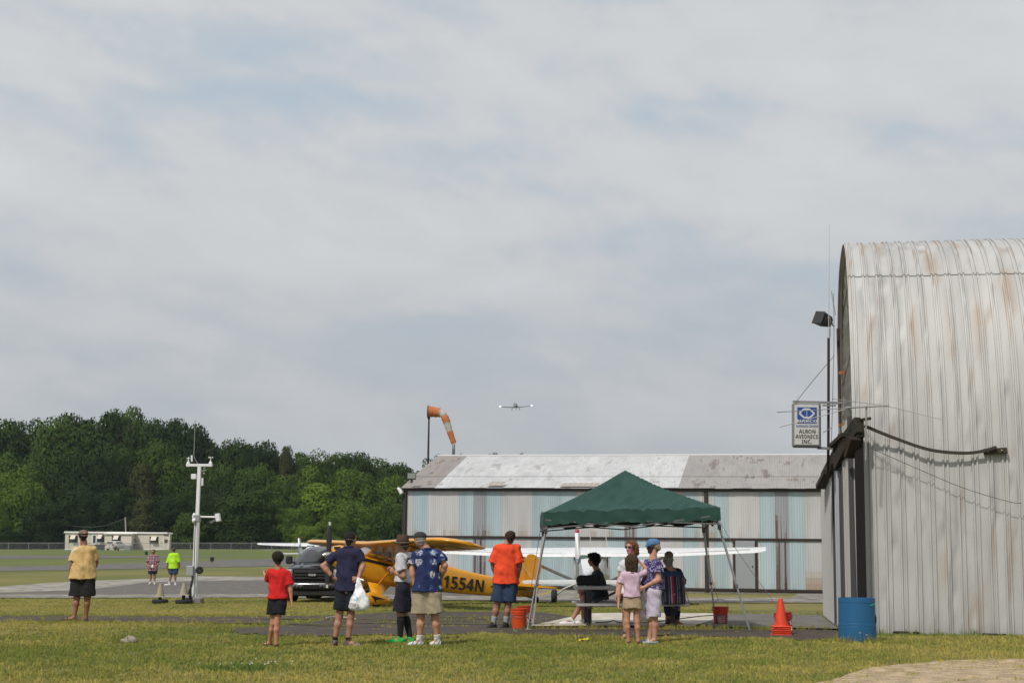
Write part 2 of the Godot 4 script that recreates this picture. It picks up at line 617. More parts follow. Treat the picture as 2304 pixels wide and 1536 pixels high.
		if t.get("skirt", false):
			var y: float = J.hipL.y * (1 - t.hem * .45)
			sb[0][2] *= .85
			sb[0][3] *= .85
			sb.append([J.hips - UP * .03, Vector3(J.hips.x, y - .2, J.hips.z), .105 * q, .25 * q, [[Vector3(0, y, 0), -UP]]])
		put(t.get("name", "shorts"), solid([field(sb, .035 * q, cell, t.c, .014, 3.0)]), cl, n)
	for k in ["L", "R"]:
		var an: Vector3 = J["ankle" + k]
		var kn: Vector3 = J["knee" + k]
		var toe: Vector3 = J["toe" + k]
		var base := minf(an.y - .048 * q, toe.y - .02)
		var fd := Vector3(toe.x - an.x, 0, toe.z - an.z).normalized()
		if sock:
			var top := an.lerp(kn, sock.up)
			var mid := kn.lerp(an, .3) - fw * .012 * q
			var ks := [[an - UP * .01, an.lerp(mid, minf(sock.up * 1.3, 1.0)), .041 * q, lerpf(.042, .062, minf(sock.up * 1.3, 1.0)) * q * arm, [[top, (top - an).normalized()]]]]
			if sock.up > .6:
				ks.append([mid, kn, .062 * q * arm, .058 * q * arm, [[top, (kn - an).normalized()]]])
			put("sock", solid([field(ks, .012, maxf(.009, cell * .6), sock.c)]), cl, n)
		var shoe: Dictionary = o.get("shoes", {})
		if shoe:
			var floor_cut := [Vector3(0, base, 0), -UP]
			var heel := an - fd * .03 * q
			heel.y = base + .035 * q
			var tip := Vector3(toe.x, base + .026 * q, toe.z)
			var sc := maxf(.0085, cell * .6)
			if shoe.kind == "sandal":
				var lid := [Vector3(0, base + .045 * q, 0), UP]
				var sole := [[heel, tip, .036 * q, .042 * q, [floor_cut, lid]]]
				var sn := put("sandal", solid([field(sole, .01, sc, shoe.c)]), cl, n)
				var st := S()
				var mid := heel.lerp(tip, .68) + UP * .03 * q
				var across := fd.cross(UP)
				tube(st, curve_pts([mid + across * .045 * q - UP * .035 * q, mid + UP * .018 * q, mid - across * .045 * q - UP * .035 * q], 5), .011 * q, 6)
				if shoe.get("heel_strap", false):
					tube(st, curve_pts([mid + across * .04 * q - UP * .03, heel + UP * .05 * q - fd * .012 + across * .012, mid - across * .04 * q - UP * .03], 5), .01 * q, 6)
				part("strap", st, mat(shoe.get("strap", shoe.c), .8), sn)
			else:
				var up: float = shoe.get("high", .06)
				var bones := [[heel, tip.lerp(heel, .35), .04 * q, .047 * q, [floor_cut]], [tip.lerp(heel, .35), tip, .047 * q, .036 * q, [floor_cut]], [heel + UP * .02 * q, an + UP * (up - .045) * q + fd * .01, .04 * q, .044 * q, [floor_cut, [an + UP * (up - .02) * q, (UP - fd * .25).normalized()]]]]
				var upper: Color = shoe.c
				var so: Color = shoe.get("sole", shoe.c)
				var trim: Color = shoe.get("trim", shoe.c)
				var col := func(p: Vector3, _n: Vector3) -> Color:
					if p.y < base + .022 * q:
						return so
					var s: float = (p - heel).dot(fd) / q
					if shoe.has("trim") and (absf(fmod(s * 1.0 + p.y * .7 + 10.0, .07) - .035) < .008 or s < -.022):
						return trim
					return upper
				put(shoe.get("name", "shoe"), solid([field(bones, .02, sc, col, .003, 4.0)]), vmat(.6), n)
	# hair and hats
	var c: Vector3 = J.head
	var hp := func(x: float, y: float, z: float) -> Vector3: return c + hb * Vector3(x, y, z) * hs
	var hd := func(x: float, y: float, z: float) -> Vector3: return (hb * Vector3(x, y, z)).normalized()
	if o.has("hair"):
		var t: Dictionary = o.hair
		var th: float = t.get("thick", .013)
		var covered: bool = o.has("cap") or o.get("hat", false)
		if covered:
			th = minf(th, .006)
		var cuts := [[hp.call(0, .045, .062), hd.call(0, -.42, .9)]]
		if not t.get("long", 0):
			cuts.append([hp.call(0, -.085, -.06), hd.call(0, -1, .1)])
			cuts.append([hp.call(0, -.018, -.03), hd.call(0, -.5, .87)])
		var bones := head_bones(J, th)
		for x in bones:
			x.append(cuts)
		bones.append([hp.call(0, -.0, -.04), hp.call(0, -.06, -.045), (.064 + th * .6) * hs, (.045 + th * .4) * hs, cuts])
		if t.get("long", 0):
			var ln: float = t.long
			for x in [-.05, 0.0, .05]:
				bones.append([hp.call(x, .0, -.045), hp.call(x * 1.35, -ln, -.06), (.05 + th) * hs, .04 * hs, cuts])
			bones.append([hp.call(-.068, .0, -.01), hp.call(-.075, -ln * .85, -.02), .028 * hs, .024 * hs])
			bones.append([hp.call(.068, .0, -.01), hp.call(.075, -ln * .85, -.02), .028 * hs, .024 * hs])
		var hc: Color = t.c
		var col := func(p: Vector3, _n: Vector3) -> Color:
			var m: float = .5 + .7 * absf(fine.get_noise_3d(p.x * 1600, p.y * 500, p.z * 1600))
			return Color(hc.r * m, hc.g * m, hc.b * m)
		put("hair", solid([field(bones, .02, maxf(.007, cell * .5), col, t.get("rough", .003 if covered else .009), t.get("freq", 14.0))]), vmat(.95), n)
	if o.has("cap"):
		var t: Dictionary = o.cap
		var bones := head_bones(J, .02)
		var a := deg_to_rad(t.get("turn", 0.0))
		var bf := Vector3(sin(a), 0, cos(a))   # where the brim points, in the head's axes
		for x in bones:
			x.append([[hp.call(0, .032, 0), hd.call(0, -1, -.12)]])
		var cc: Color = t.c
		var back: Color = t.get("back", t.c)
		var mark: Color = t.get("mark", t.c)
		var col := func(p: Vector3, _n: Vector3) -> Color:
			var l: Vector3 = (p - c) * hb / hs
			var front := l.x * bf.x + l.z * bf.z
			var across := l.x * bf.z - l.z * bf.x
			if front > .05 and Vector2(across / 1.6, l.y - .073).length() < .016:
				return mark
			return cc if front > .0 else back
		var cn := put("cap", solid([field(bones, .015, maxf(.007, cell * .5), col, .002, 4.0)]), cl, n)
		var st := S()
		var poly := PackedVector2Array()
		for i in 13:
			var u := deg_to_rad(-62 + 124.0 * i / 12)
			poly.append(Vector2(sin(u) * .083, .012 + cos(u) * (.15 if absf(u) < .9 else .13)) * hs)
		for i in 9:
			var u := deg_to_rad(62 - 124.0 * i / 8)
			poly.append(Vector2(sin(u) * .08, cos(u) * .076) * hs)
		var bx := Basis(hb * Vector3(bf.z, 0, -bf.x), hb * (bf + Vector3(0, -.22, 0)).normalized(), hb * Vector3(0, 1, 0))
		extrude(st, poly, Transform3D(bx, hp.call(0, .036, 0)), .007)
		part("brim", st, mat(t.get("brim", t.c), .9), cn)
	if o.has("strap"):
		var st := S()
		var ring := []
		for i in 21:
			var a := TAU * i / 20
			ring.append(hp.call(sin(a) * .084, o.strap[1] + cos(a) * .02 * -1, cos(a) * .1 - .012))
		tube(st, ring, .004, 5, false)
		part("mask_strap", st, mat(o.strap[0], .8), n)
	if o.has("mask"):
		var mb := [[hp.call(0, -.01, .045), hp.call(0, -.075, .058), .064 * hs, .045 * hs, [[hp.call(0, .0, 0), hd.call(0, 1, .15)], [hp.call(0, 0, .025), hd.call(0, 0, -1)]]], [hp.call(0, -.005, .09), hp.call(0, -.03, .105), .014 * hs, .022 * hs, [[hp.call(0, .0, 0), hd.call(0, 1, .15)]]]]
		put("face_mask", solid([field(mb, .02, .007, o.mask, .003, 8.0)]), cl, n)
	if o.get("glasses", false):
		var st := S()
		for sg in [-1, 1]:
			box(st, hp.call(.033 * sg, .006, .099), Vector3(.052, .036, .008) * hs, hb)
			beam(st, hp.call(.06 * sg, .012, .095), hp.call(.08 * sg, .012, -.01), .005, .007)
		box(st, hp.call(0, .012, .1), Vector3(.03, .007, .006) * hs, hb)
		part("sunglasses", st, mat(Color(.01, .01, .012), .15), n)
	return n
# ---------------------------------------------------------------- ground
func make_ground() -> void:
	var ds := []
	var d := -40.0
	while d < 1700:
		ds.append(d)
		d += 1.0 if d > 10 and d < 70 else (4.0 if d < 140 else maxf(10.0, d * .06))
	var xs := []
	for i in 121:
		var t := (i - 60) / 60.0
		xs.append(signf(t) * (absf(t) * 50 + pow(absf(t), 4) * 1300))
	var v := PackedVector3Array()
	var n := PackedVector3Array()
	var c := PackedColorArray()
	var ix := PackedInt32Array()
	for j in ds.size():
		for i in xs.size():
			var p := ground(xs[i], ds[j])
			v.append(p)
			n.append(Vector3(terrain(p.x - .5, p.z) - terrain(p.x + .5, p.z), 1, terrain(p.x, p.z - .5) - terrain(p.x, p.z + .5)).normalized())
			c.append(grass_color(p.x, ds[j], 0.0))
			if i > 0 and j > 0:
				var a := j * xs.size() + i
				var w := xs.size()
				ix.append_array([a - w - 1, a - 1, a, a - w - 1, a, a - w])
	var arr := []
	arr.resize(Mesh.ARRAY_MAX)
	arr[Mesh.ARRAY_VERTEX] = v
	arr[Mesh.ARRAY_NORMAL] = n
	arr[Mesh.ARRAY_COLOR] = c
	arr[Mesh.ARRAY_INDEX] = ix
	var m := ArrayMesh.new()
	m.add_surface_from_arrays(Mesh.PRIMITIVE_TRIANGLES, arr)
	var gm: StandardMaterial3D = vmat(1.0, 0.0, "asphalt", .23, 3.0).duplicate()
	gm.uv1_world_triplanar = true
	struct(put("ground", m, gm))
func grass_color(x: float, d: float, jitter: float) -> Color:
	var a := broad.get_noise_2d(x * 9, d * 9) + .6 * broad.get_noise_2d(x * 34, d * 30)
	var lush := smoothstep(60.0, 150.0, d) * .75
	var t := clampf(.56 + a * .8 + .6 * fine.get_noise_2d(x * 40, d * 40) + jitter, 0, 1)
	var green := Color(.165, .195, .032).lerp(Color(.125, .205, .032), lush)
	var straw := Color(.355, .3, .085).lerp(Color(.22, .24, .055), lush)
	var c := green.lerp(straw, t * (1 - lush * .6))
	if d > 24.6 and d < 26.2 and x > 5.6:   # the lusher strip along the arched hangar
		c = c.lerp(Color(.09, .17, .03), .6)
	return c
# a paved or bare sheet between a near and a far line of (x, distance) points, laid on the terrain
func strip(called: String, near: Array, far: Array, m: Material, off: float, rough := .15) -> PackedVector2Array:
	var a := _dense(near, rough)
	var b := _dense(far, rough)
	var n := a.size()
	var rows := []
	for j in 7:
		var row := []
		for i in n:
			var p: Vector2 = a[i].lerp(b[i], j / 6.0)
			row.append(ground(p.x, p.y, off))
		rows.append(row)
	var st := S()
	sheet(st, rows)
	struct(part(called, st, m))
	var poly := PackedVector2Array(a)
	for i in n:
		poly.append(b[n - 1 - i])
	paved.append(poly)
	return poly
func _dense(pts: Array, rough: float) -> Array:
	var total := 0.0
	for i in pts.size() - 1:
		total += pts[i].distance_to(pts[i + 1])
	var out := []
	var n := 90
	for k in n + 1:
		var s := total * k / n
		var p: Vector2 = pts[-1]
		for i in pts.size() - 1:
			var l: float = pts[i].distance_to(pts[i + 1])
			if s <= l:
				p = pts[i].lerp(pts[i + 1], s / maxf(l, .001))
				break
			s -= l
		p.y += (fine.get_noise_2d(p.x * 60, p.y * 20) + .7 * fine.get_noise_2d(p.x * 190, p.y * 50)) * rough * 2.0
		out.append(p)
	return out
func world_mat(c: Color, tex: String, scale: float, bump := 1.0, rough := .95) -> StandardMaterial3D:
	var m: StandardMaterial3D = mat(c, rough, 0.0, tex, scale, bump).duplicate()
	m.uv1_world_triplanar = true
	m.detail_enabled = true
	m.detail_blend_mode = BaseMaterial3D.BLEND_MODE_MUL
	m.detail_albedo = noise_map("blotch", .012, .7, 1.0, 3)
	return m
func make_paving() -> void:
	var grey := world_mat(Color(.3, .288, .272), "asphalt", .12)
	var dark := world_mat(Color(.25, .198, .155), "gravel", .5, 2.0)
	var tan := world_mat(Color(.62, .58, .5), "grain", .1)
	var pale := world_mat(Color(.5, .46, .41), "grain", .14)
	var pad := world_mat(Color(.8, .74, .63), "soft", .4)
	var dirt := world_mat(Color(.95, .72, .45), "asphalt", .5, .6)
	strip("runway", [Vector2(-66.68, 148.67), Vector2(-44.59, 151.61), Vector2(-38.09, 156.26), Vector2(-31.65, 164.67)], [Vector2(-79.00, 176.06), Vector2(-50.86, 172.87), Vector2(-40.58, 166.47), Vector2(-32.13, 167.20)], grey, .02)
	strip("taxiway", [Vector2(-39.04, 87.18), Vector2(-34.24, 96.34), Vector2(-30.59, 98.95), Vector2(-27.07, 102.96), Vector2(-23.57, 107.26), Vector2(-17.95, 113.58), Vector2(-9.11, 117.03), Vector2(-1.91, 118.84)], [Vector2(-44.33, 98.95), Vector2(-39.23, 110.33), Vector2(-35.66, 115.28), Vector2(-32.52, 123.61), Vector2(-29.81, 135.57), Vector2(-23.98, 151.61), Vector2(-12.29, 157.87), Vector2(-2.59, 161.20)], grey, .02)
	strip("concrete_path", [Vector2(-22.74, 54.65), Vector2(-20.01, 56.43), Vector2(-18.19, 60.16), Vector2(-18.20, 64.44), Vector2(-18.41, 71.81), Vector2(-16.70, 74.73), Vector2(-12.00, 76.02), Vector2(-1.11, 69.49)], [Vector2(-25.62, 61.54), Vector2(-23.43, 66.02), Vector2(-23.06, 71.13), Vector2(-22.12, 74.75), Vector2(-20.47, 77.92), Vector2(-18.27, 83.70), Vector2(-12.99, 82.29), Vector2(-1.32, 82.29)], tan, .012)
	var apron := world_mat(Color(.31, .278, .25), "asphalt", .3, 1.5)
	strip("apron", [Vector2(-21.81, 52.42), Vector2(-18.78, 52.96), Vector2(-8.29, 52.63), Vector2(-0.03, 51.42)], [Vector2(-22.74, 54.65), Vector2(-19.80, 55.84), Vector2(-18.09, 59.83), Vector2(-18.32, 71.46), Vector2(-16.61, 74.34), Vector2(-11.93, 75.57), Vector2(-0.04, 69.68)], apron, .018, .08)
	strip("concrete_path_001", [Vector2(-20.48, 49.24), Vector2(-17.67, 49.84), Vector2(-7.93, 50.34), Vector2(-2.20, 46.98), Vector2(0.67, 45.42), Vector2(5.31, 44.51), Vector2(8.79, 44.09), Vector2(10.01, 44.09)], [Vector2(-22.39, 53.79), Vector2(-19.17, 54.07), Vector2(-8.41, 53.35), Vector2(-2.42, 51.63), Vector2(0.75, 51.11), Vector2(6.01, 50.36), Vector2(9.94, 49.84), Vector2(11.32, 49.84)], pale, .025, .08)
	strip("ramp", [Vector2(-0.81, 50.72), Vector2(0.74, 50.34), Vector2(3.19, 49.84), Vector2(5.67, 50.12)], [Vector2(-0.96, 59.63), Vector2(0.89, 60.24), Vector2(3.80, 59.26), Vector2(6.12, 56.35)], pale, .03)
	strip("ramp_001", [Vector2(9.51, 49.24), Vector2(10.73, 49.24), Vector2(11.33, 49.24)], [Vector2(11.01, 55.22), Vector2(12.30, 56.42), Vector2(12.99, 56.42)], pale, .03)
	strip("asphalt_path", [Vector2(-11.86, 28.58), Vector2(-10.15, 28.71), Vector2(-7.41, 28.33), Vector2(-5.72, 27.72), Vector2(-4.76, 28.12), Vector2(-3.79, 31.45)], [Vector2(-13.97, 33.65), Vector2(-11.90, 33.65), Vector2(-8.70, 33.24), Vector2(-6.77, 32.80), Vector2(-5.63, 33.24), Vector2(-4.10, 34.09)], dark, .012, .1)
	strip("asphalt_path_001", [Vector2(-4.88, 25.16), Vector2(-4.13, 24.41), Vector2(-3.21, 24.24), Vector2(-1.91, 24.78), Vector2(-0.41, 25.47), Vector2(1.12, 24.62), Vector2(2.61, 24.50), Vector2(4.06, 24.15), Vector2(4.68, 23.59), Vector2(5.37, 23.93)], [Vector2(-4.91, 25.76), Vector2(-4.21, 26.79), Vector2(-3.87, 29.16), Vector2(-4.06, 33.73), Vector2(-3.24, 36.16), Vector2(-1.72, 36.82), Vector2(0.76, 36.51), Vector2(1.74, 31.76), Vector2(3.71, 27.03), Vector2(6.00, 26.67)], dark, .016, .16)
	strip("concrete_pad", [Vector2(0.30, 27.50), Vector2(1.25, 27.60), Vector2(2.27, 27.60), Vector2(3.43, 27.41)], [Vector2(1.77, 34.69), Vector2(2.45, 34.98), Vector2(3.09, 34.98), Vector2(5.20, 34.69)], pad, .05, .01)
	strip("asphalt_apron", [Vector2(3.56, 27.41), Vector2(4.54, 27.03), Vector2(6.00, 26.49)], [Vector2(4.51, 34.69), Vector2(5.79, 34.40), Vector2(7.50, 33.56)], world_mat(Color(.36, .335, .31), "asphalt", .3), .045, .03)
	dry.append(strip("dirt", [Vector2(2.78, 13.68), Vector2(3.95, 13.68), Vector2(5.28, 13.68)], [Vector2(3.34, 15.91), Vector2(4.49, 18.17), Vector2(5.67, 19.17), Vector2(7.68, 19.80)], dirt, .012, .07))
	var yellow := mat(Color(.6, .45, .05), .8, 0.0, "asphalt", .6)
	for pair in [[Vector3(0.845, -0.174, -51.791), Vector3(1.946, -0.09, -57.437)], [Vector3(2.156, -0.189, -50.773), Vector3(3.27, -0.133, -56.485)]]:
		var st := S()
		var a: Vector3 = pair[0]
		var b: Vector3 = pair[1]
		for i in 8:
			var p := a.lerp(b, i / 8.0)
			var q := a.lerp(b, (i + 1) / 8.0)
			quad(st, ground(p.x, -p.z, .036), ground(p.x + .22, -p.z, .036), ground(q.x + .22, -q.z, .036), ground(q.x, -q.z, .036))
		struct(part("painted_line", st, yellow))
	# islands of turf in the broken asphalt
	var k := 0
	for isl in [[Vector2(-2.36, 31.12), 1.5, .35], [Vector2(-1.44, 33.00), 1.1, .3], [Vector2(-4.32, 27.52), 1.2, .35], [Vector2(-0.56, 29.41), .9, .3], [Vector2(-2.84, 28.79), .8, .2], [Vector2(-4.29, 30.27), 1.0, .4], [Vector2(-1.72, 29.20), .7, .18], [Vector2(-0.22, 32.01), .7, .25], [Vector2(-3.26, 27.07), .8, .15], [Vector2(0.79, 26.31), 1.0, .2], [Vector2(3.62, 26.31), 1.3, .25]]:
		var st := S()
		var c: Vector2 = isl[0]
		var ring := []
		var mid := []
		var cen := []
		for i in 33:
			var a := TAU * (i % 32) / 32
			var w := 1 + .45 * fine.get_noise_2d(cos(a) * 90 + c.x * 50, sin(a) * 90 + c.y * 50)
			ring.append(ground(c.x + cos(a) * isl[1] * w, c.y + sin(a) * isl[2] * w, .022))
			mid.append(ground(c.x + cos(a) * isl[1] * w * .5, c.y + sin(a) * isl[2] * w * .5, .026))
			cen.append(ground(c.x, c.y, .028))
		sheet(st, [ring, mid, cen])
		struct(part("turf", st, world_mat(Color(.16, .15, .045), "asphalt", .23, 3.0)))
func on_paving(p: Vector2) -> int:
	for i in dry:
		if Geometry2D.is_point_in_polygon(p, i):
			return 2
	for i in paved:
		if Geometry2D.is_point_in_polygon(p, i):
			return 1
	return 0
func tuft(blades: int, tall: float, spread: float, wide: float) -> ArrayMesh:
	var st := S(Color.WHITE)
	for i in blades:
		var a := rng.randf() * TAU
		var root := Vector3(cos(a), 0, sin(a)) * rng.randf() * spread
		var lean := Vector3(rng.randf_range(-1, 1), 0, rng.randf_range(-1, 1)) * .6
		var h := tall * rng.randf_range(.5, 1.1)
		var side := Vector3(-sin(a * 3), 0, cos(a * 3)) * wide
		var m := root + lean * h * .35 + UP * h * .6
		var tip := root + lean * h + UP * h * (1 - .2 * lean.length())
		var s := rng.randf_range(.75, 1.15)
		st.set_color(Color(s, s, s * .9))
		quad(st, root - side, root + side, m + side * .7, m - side * .7)
		tri(st, m - side * .7, m + side * .7, tip)
	st.generate_normals()
	return st.commit()
func scatter(called: String, mesh: Mesh, list: Array) -> void:
	var mm := MultiMesh.new()
	mm.transform_format = MultiMesh.TRANSFORM_3D
	mm.use_colors = true
	mm.mesh = mesh
	mm.instance_count = list.size()
	for i in list.size():
		mm.set_instance_transform(i, list[i][0])
		mm.set_instance_color(i, list[i][1])
	var o := MultiMeshInstance3D.new()
	o.multimesh = mm
	var gm: StandardMaterial3D = vmat(.9).duplicate()
	gm.backlight_enabled = true
	gm.backlight = Color(.35, .4, .1)
	o.material_override = gm
	o.name = numbered(called)
	add_child(o)
	stuff(o)
func make_grass() -> void:
	var short := tuft(12, .052, .06, .0032)
	var lawn := []
	var d := 15.2
	while d < 62.0:
		var half := d * .365 + 1.2
		var per := 240.0 if d < 24 else (150.0 if d < 34 else (75.0 if d < 46 else 48.0))
		var step := .25
		var count := int(half * 2 * step * per)
		for i in count:
			var x := rng.randf_range(-half, half)
			var dd := d + rng.randf() * step
			if x > 5.75 and dd > 25.7:
				continue
			var on := on_paving(Vector2(x, dd))
			var edge := fine.get_noise_2d(x * 70, dd * 70)
			if on == 1 and edge < .42:
				continue
			if on == 2:
				var rim := lerpf(16.0, 18.1, clampf((x - 3.4) / 1.1, 0, 1)) + lerpf(0.0, 1.1, clampf((x - 4.5) / 2.2, 0, 1))
				var inside := clampf((rim - dd) / 1.3, 0, 1)
				if edge + .5 * fine.get_noise_2d(x * 180, dd * 150) < lerpf(-.38, .3, inside):
					continue
			var clump := broad.get_noise_2d(x * 120, dd * 120)
			var s := rng.randf_range(.5, 1.15) * (1 + .5 * clump + .6 * fine.get_noise_2d(x * 330 + 70, dd * 280)) * (1.0 if dd < 30 else 1.15)
			if on == 2:
				s *= .7
			lawn.append([Transform3D(Basis(UP, rng.randf() * TAU).scaled(Vector3(1, s * (1.0 if dd < 34 else .8), 1)), ground(x, dd, -.004)), grass_color(x, dd, rng.randf_range(-.4, .4) + .5 * fine.get_noise_2d(x * 200, dd * 170)) * (1.12 + .3 * clump + .55 * fine.get_noise_2d(x * 330 + 70, dd * 280))])
		d += step
	scatter("grass", short, lawn)
	# taller weeds: along the pad's edge, round the barrel, in cracks, and the clover patch
	var weed := tuft(9, .16, .05, .004)
	var weeds := []
	for row in [[Vector2(0.27, 27.03), Vector2(6.04, 26.67), 300, .18], [Vector2(-0.67, 30.14), Vector2(0.41, 27.79), 30, .3], [Vector2(-2.56, 28.56), Vector2(-0.52, 32.51), 40, .5], [Vector2(6.31, 25.47), Vector2(8.88, 25.14), 160, .25], [Vector2(5.05, 22.95), Vector2(5.93, 22.85), 60, .15], [Vector2(-6.33, 23.05), Vector2(-6.05, 22.78), 30, .1], [Vector2(0.57, 23.81), Vector2(1.92, 23.37), 60, .35], [Vector2(7.70, 35.89), Vector2(6.62, 30.14), 40, .12], [Vector2(-9.94, 28.10), Vector2(-5.25, 27.08), 90, .15], [Vector2(4.17, 34.98), Vector2(7.42, 34.11), 60, .2]]:
		var a: Vector2 = row[0]
		var b: Vector2 = row[1]
		for i in row[2]:
			var p: Vector2 = a.lerp(b, rng.randf()) + Vector2(rng.randf_range(-1, 1), rng.randf_range(-1, 1)) * row[3]
			weeds.append([Transform3D(Basis(UP, rng.randf() * TAU).scaled(Vector3.ONE * rng.randf_range(.4, 1.0)), ground(p.x, p.y, .01)), grass_color(p.x, p.y, rng.randf_range(-.4, .1)) * 1.1])
	for i in 900:
		var dd := rng.randf_range(15.6, 25.0)
		var p := Vector2(rng.randf_range(-1, 1) * dd * .37, dd)
		if fine.get_noise_2d(p.x * 60, p.y * 60) > .0 and on_paving(p) == 0:
			weeds.append([Transform3D(Basis(UP, rng.randf() * TAU).scaled(Vector3.ONE * rng.randf_range(.3, .6)), ground(p.x, p.y)), Color(.11, .19, .035) * rng.randf_range(.7, 1.3)])
	for i in 260:
		var p := Vector2(-3.359, 17.9) + Vector2(rng.randfn() * .32, rng.randfn() * .3)
		weeds.append([Transform3D(Basis(UP, rng.randf() * TAU).scaled(Vector3.ONE * rng.randf_range(.35, .8)), ground(p.x, p.y)), Color(.1, .17, .032) * rng.randf_range(.8, 1.4)])
	scatter("weeds", weed, weeds)
	var st := S(Color.WHITE)
	ball(st, Vector3(0, .1, 0), Vector3(.009, .008, .009), 6)
	st.generate_normals()
	var bloom: ArrayMesh = st.commit()
	var blooms := []
	for i in 16:
		var p := Vector2(-3.175, 17.8) + Vector2(rng.randfn() * .3, rng.randfn() * .25)
		blooms.append([Transform3D(Basis.from_scale(Vector3.ONE * rng.randf_range(.7, 1.1)), ground(p.x, p.y)), Color(.7, .72, .65)])
	scatter("clover_flowers", bloom, blooms)
# ---------------------------------------------------------------- trees
# a crown of small leaf clumps on the surfaces of many puffs
func crown_mesh(puffs: int, leaves: int, w: float, h: float, leaf: float, shape: String) -> ArrayMesh:
	var v := PackedVector3Array()
	var n := PackedVector3Array()
	var c := PackedColorArray()
	var ix := PackedInt32Array()
	for i in puffs:
		var t := (i + .5) / puffs
		var y := lerpf(.1, .95, t)
		var reach: float
		if shape == "spire":
			reach = (1 - y) * .9 + .06
		else:
			reach = sqrt(maxf(0, 1 - pow(absf(y * 2 - .85) / 1.2, 2.4)))
		var a := i * 2.4 + rng.randf() * .8
		var rr := w * .5 * reach * sqrt(rng.randf_range(.25, 1.0)) * .85
		var pc := Vector3(cos(a) * rr, y * h + rng.randfn() * h * .03, sin(a) * rr)
		var pr := w * (.2 if shape == "round" else .13) * rng.randf_range(.7, 1.3)
		for k in leaves:
			var u := Vector3(rng.randfn(), rng.randfn() + .25, rng.randfn()).normalized()
			var p := pc + u * Vector3(1, .72, 1) * pr * rng.randf_range(.72, 1.12)
			var nn := (u + Vector3(rng.randfn(), rng.randfn(), rng.randfn()) * .5).normalized()
			var b := look(nn, Vector3(rng.randfn(), rng.randfn(), rng.randfn()))
			var s := leaf * rng.randf_range(.6, 1.3)
			var soft := (u * 1.2 + nn * .5 + UP * .25).normalized()
			var tint := rng.randf_range(.75, 1.2)
			var at := v.size()
			for q in [[-1, -.5], [.2, -.9], [1, .4], [-.3, .9]]:
				v.append(p + b.x * q[0] * s * .5 + b.y * q[1] * s * .5)
				n.append(soft)
				c.append(Color(tint, tint, tint * .9))
			ix.append_array([at, at + 2, at + 1, at, at + 3, at + 2])
	var lo := Vector3.INF
	var hi := -Vector3.INF
	for p in v:
		lo = lo.min(p)
		hi = hi.max(p)
	for i in v.size():   # fitted to a box one wide and one high
		v[i] = (v[i] - Vector3((lo.x + hi.x) / 2, lo.y, (lo.z + hi.z) / 2)) / Vector3(hi.x - lo.x, hi.y - lo.y, hi.z - lo.z)
	var arr := []
	arr.resize(Mesh.ARRAY_MAX)
	arr[Mesh.ARRAY_VERTEX] = v
	arr[Mesh.ARRAY_NORMAL] = n
	arr[Mesh.ARRAY_COLOR] = c
	arr[Mesh.ARRAY_INDEX] = ix
	var m := ArrayMesh.new()
	m.add_surface_from_arrays(Mesh.PRIMITIVE_TRIANGLES, arr)
	return m
const ORDINAL := ["first", "second", "third", "fourth", "fifth", "sixth", "seventh", "eighth", "ninth", "tenth", "eleventh", "twelfth", "thirteenth", "fourteenth", "fifteenth", "sixteenth", "seventeenth", "eighteenth", "nineteenth", "twentieth", "twenty-first", "twenty-second", "twenty-third", "twenty-fourth", "twenty-fifth", "twenty-sixth", "twenty-seventh", "twenty-eighth", "twenty-ninth", "thirtieth"]
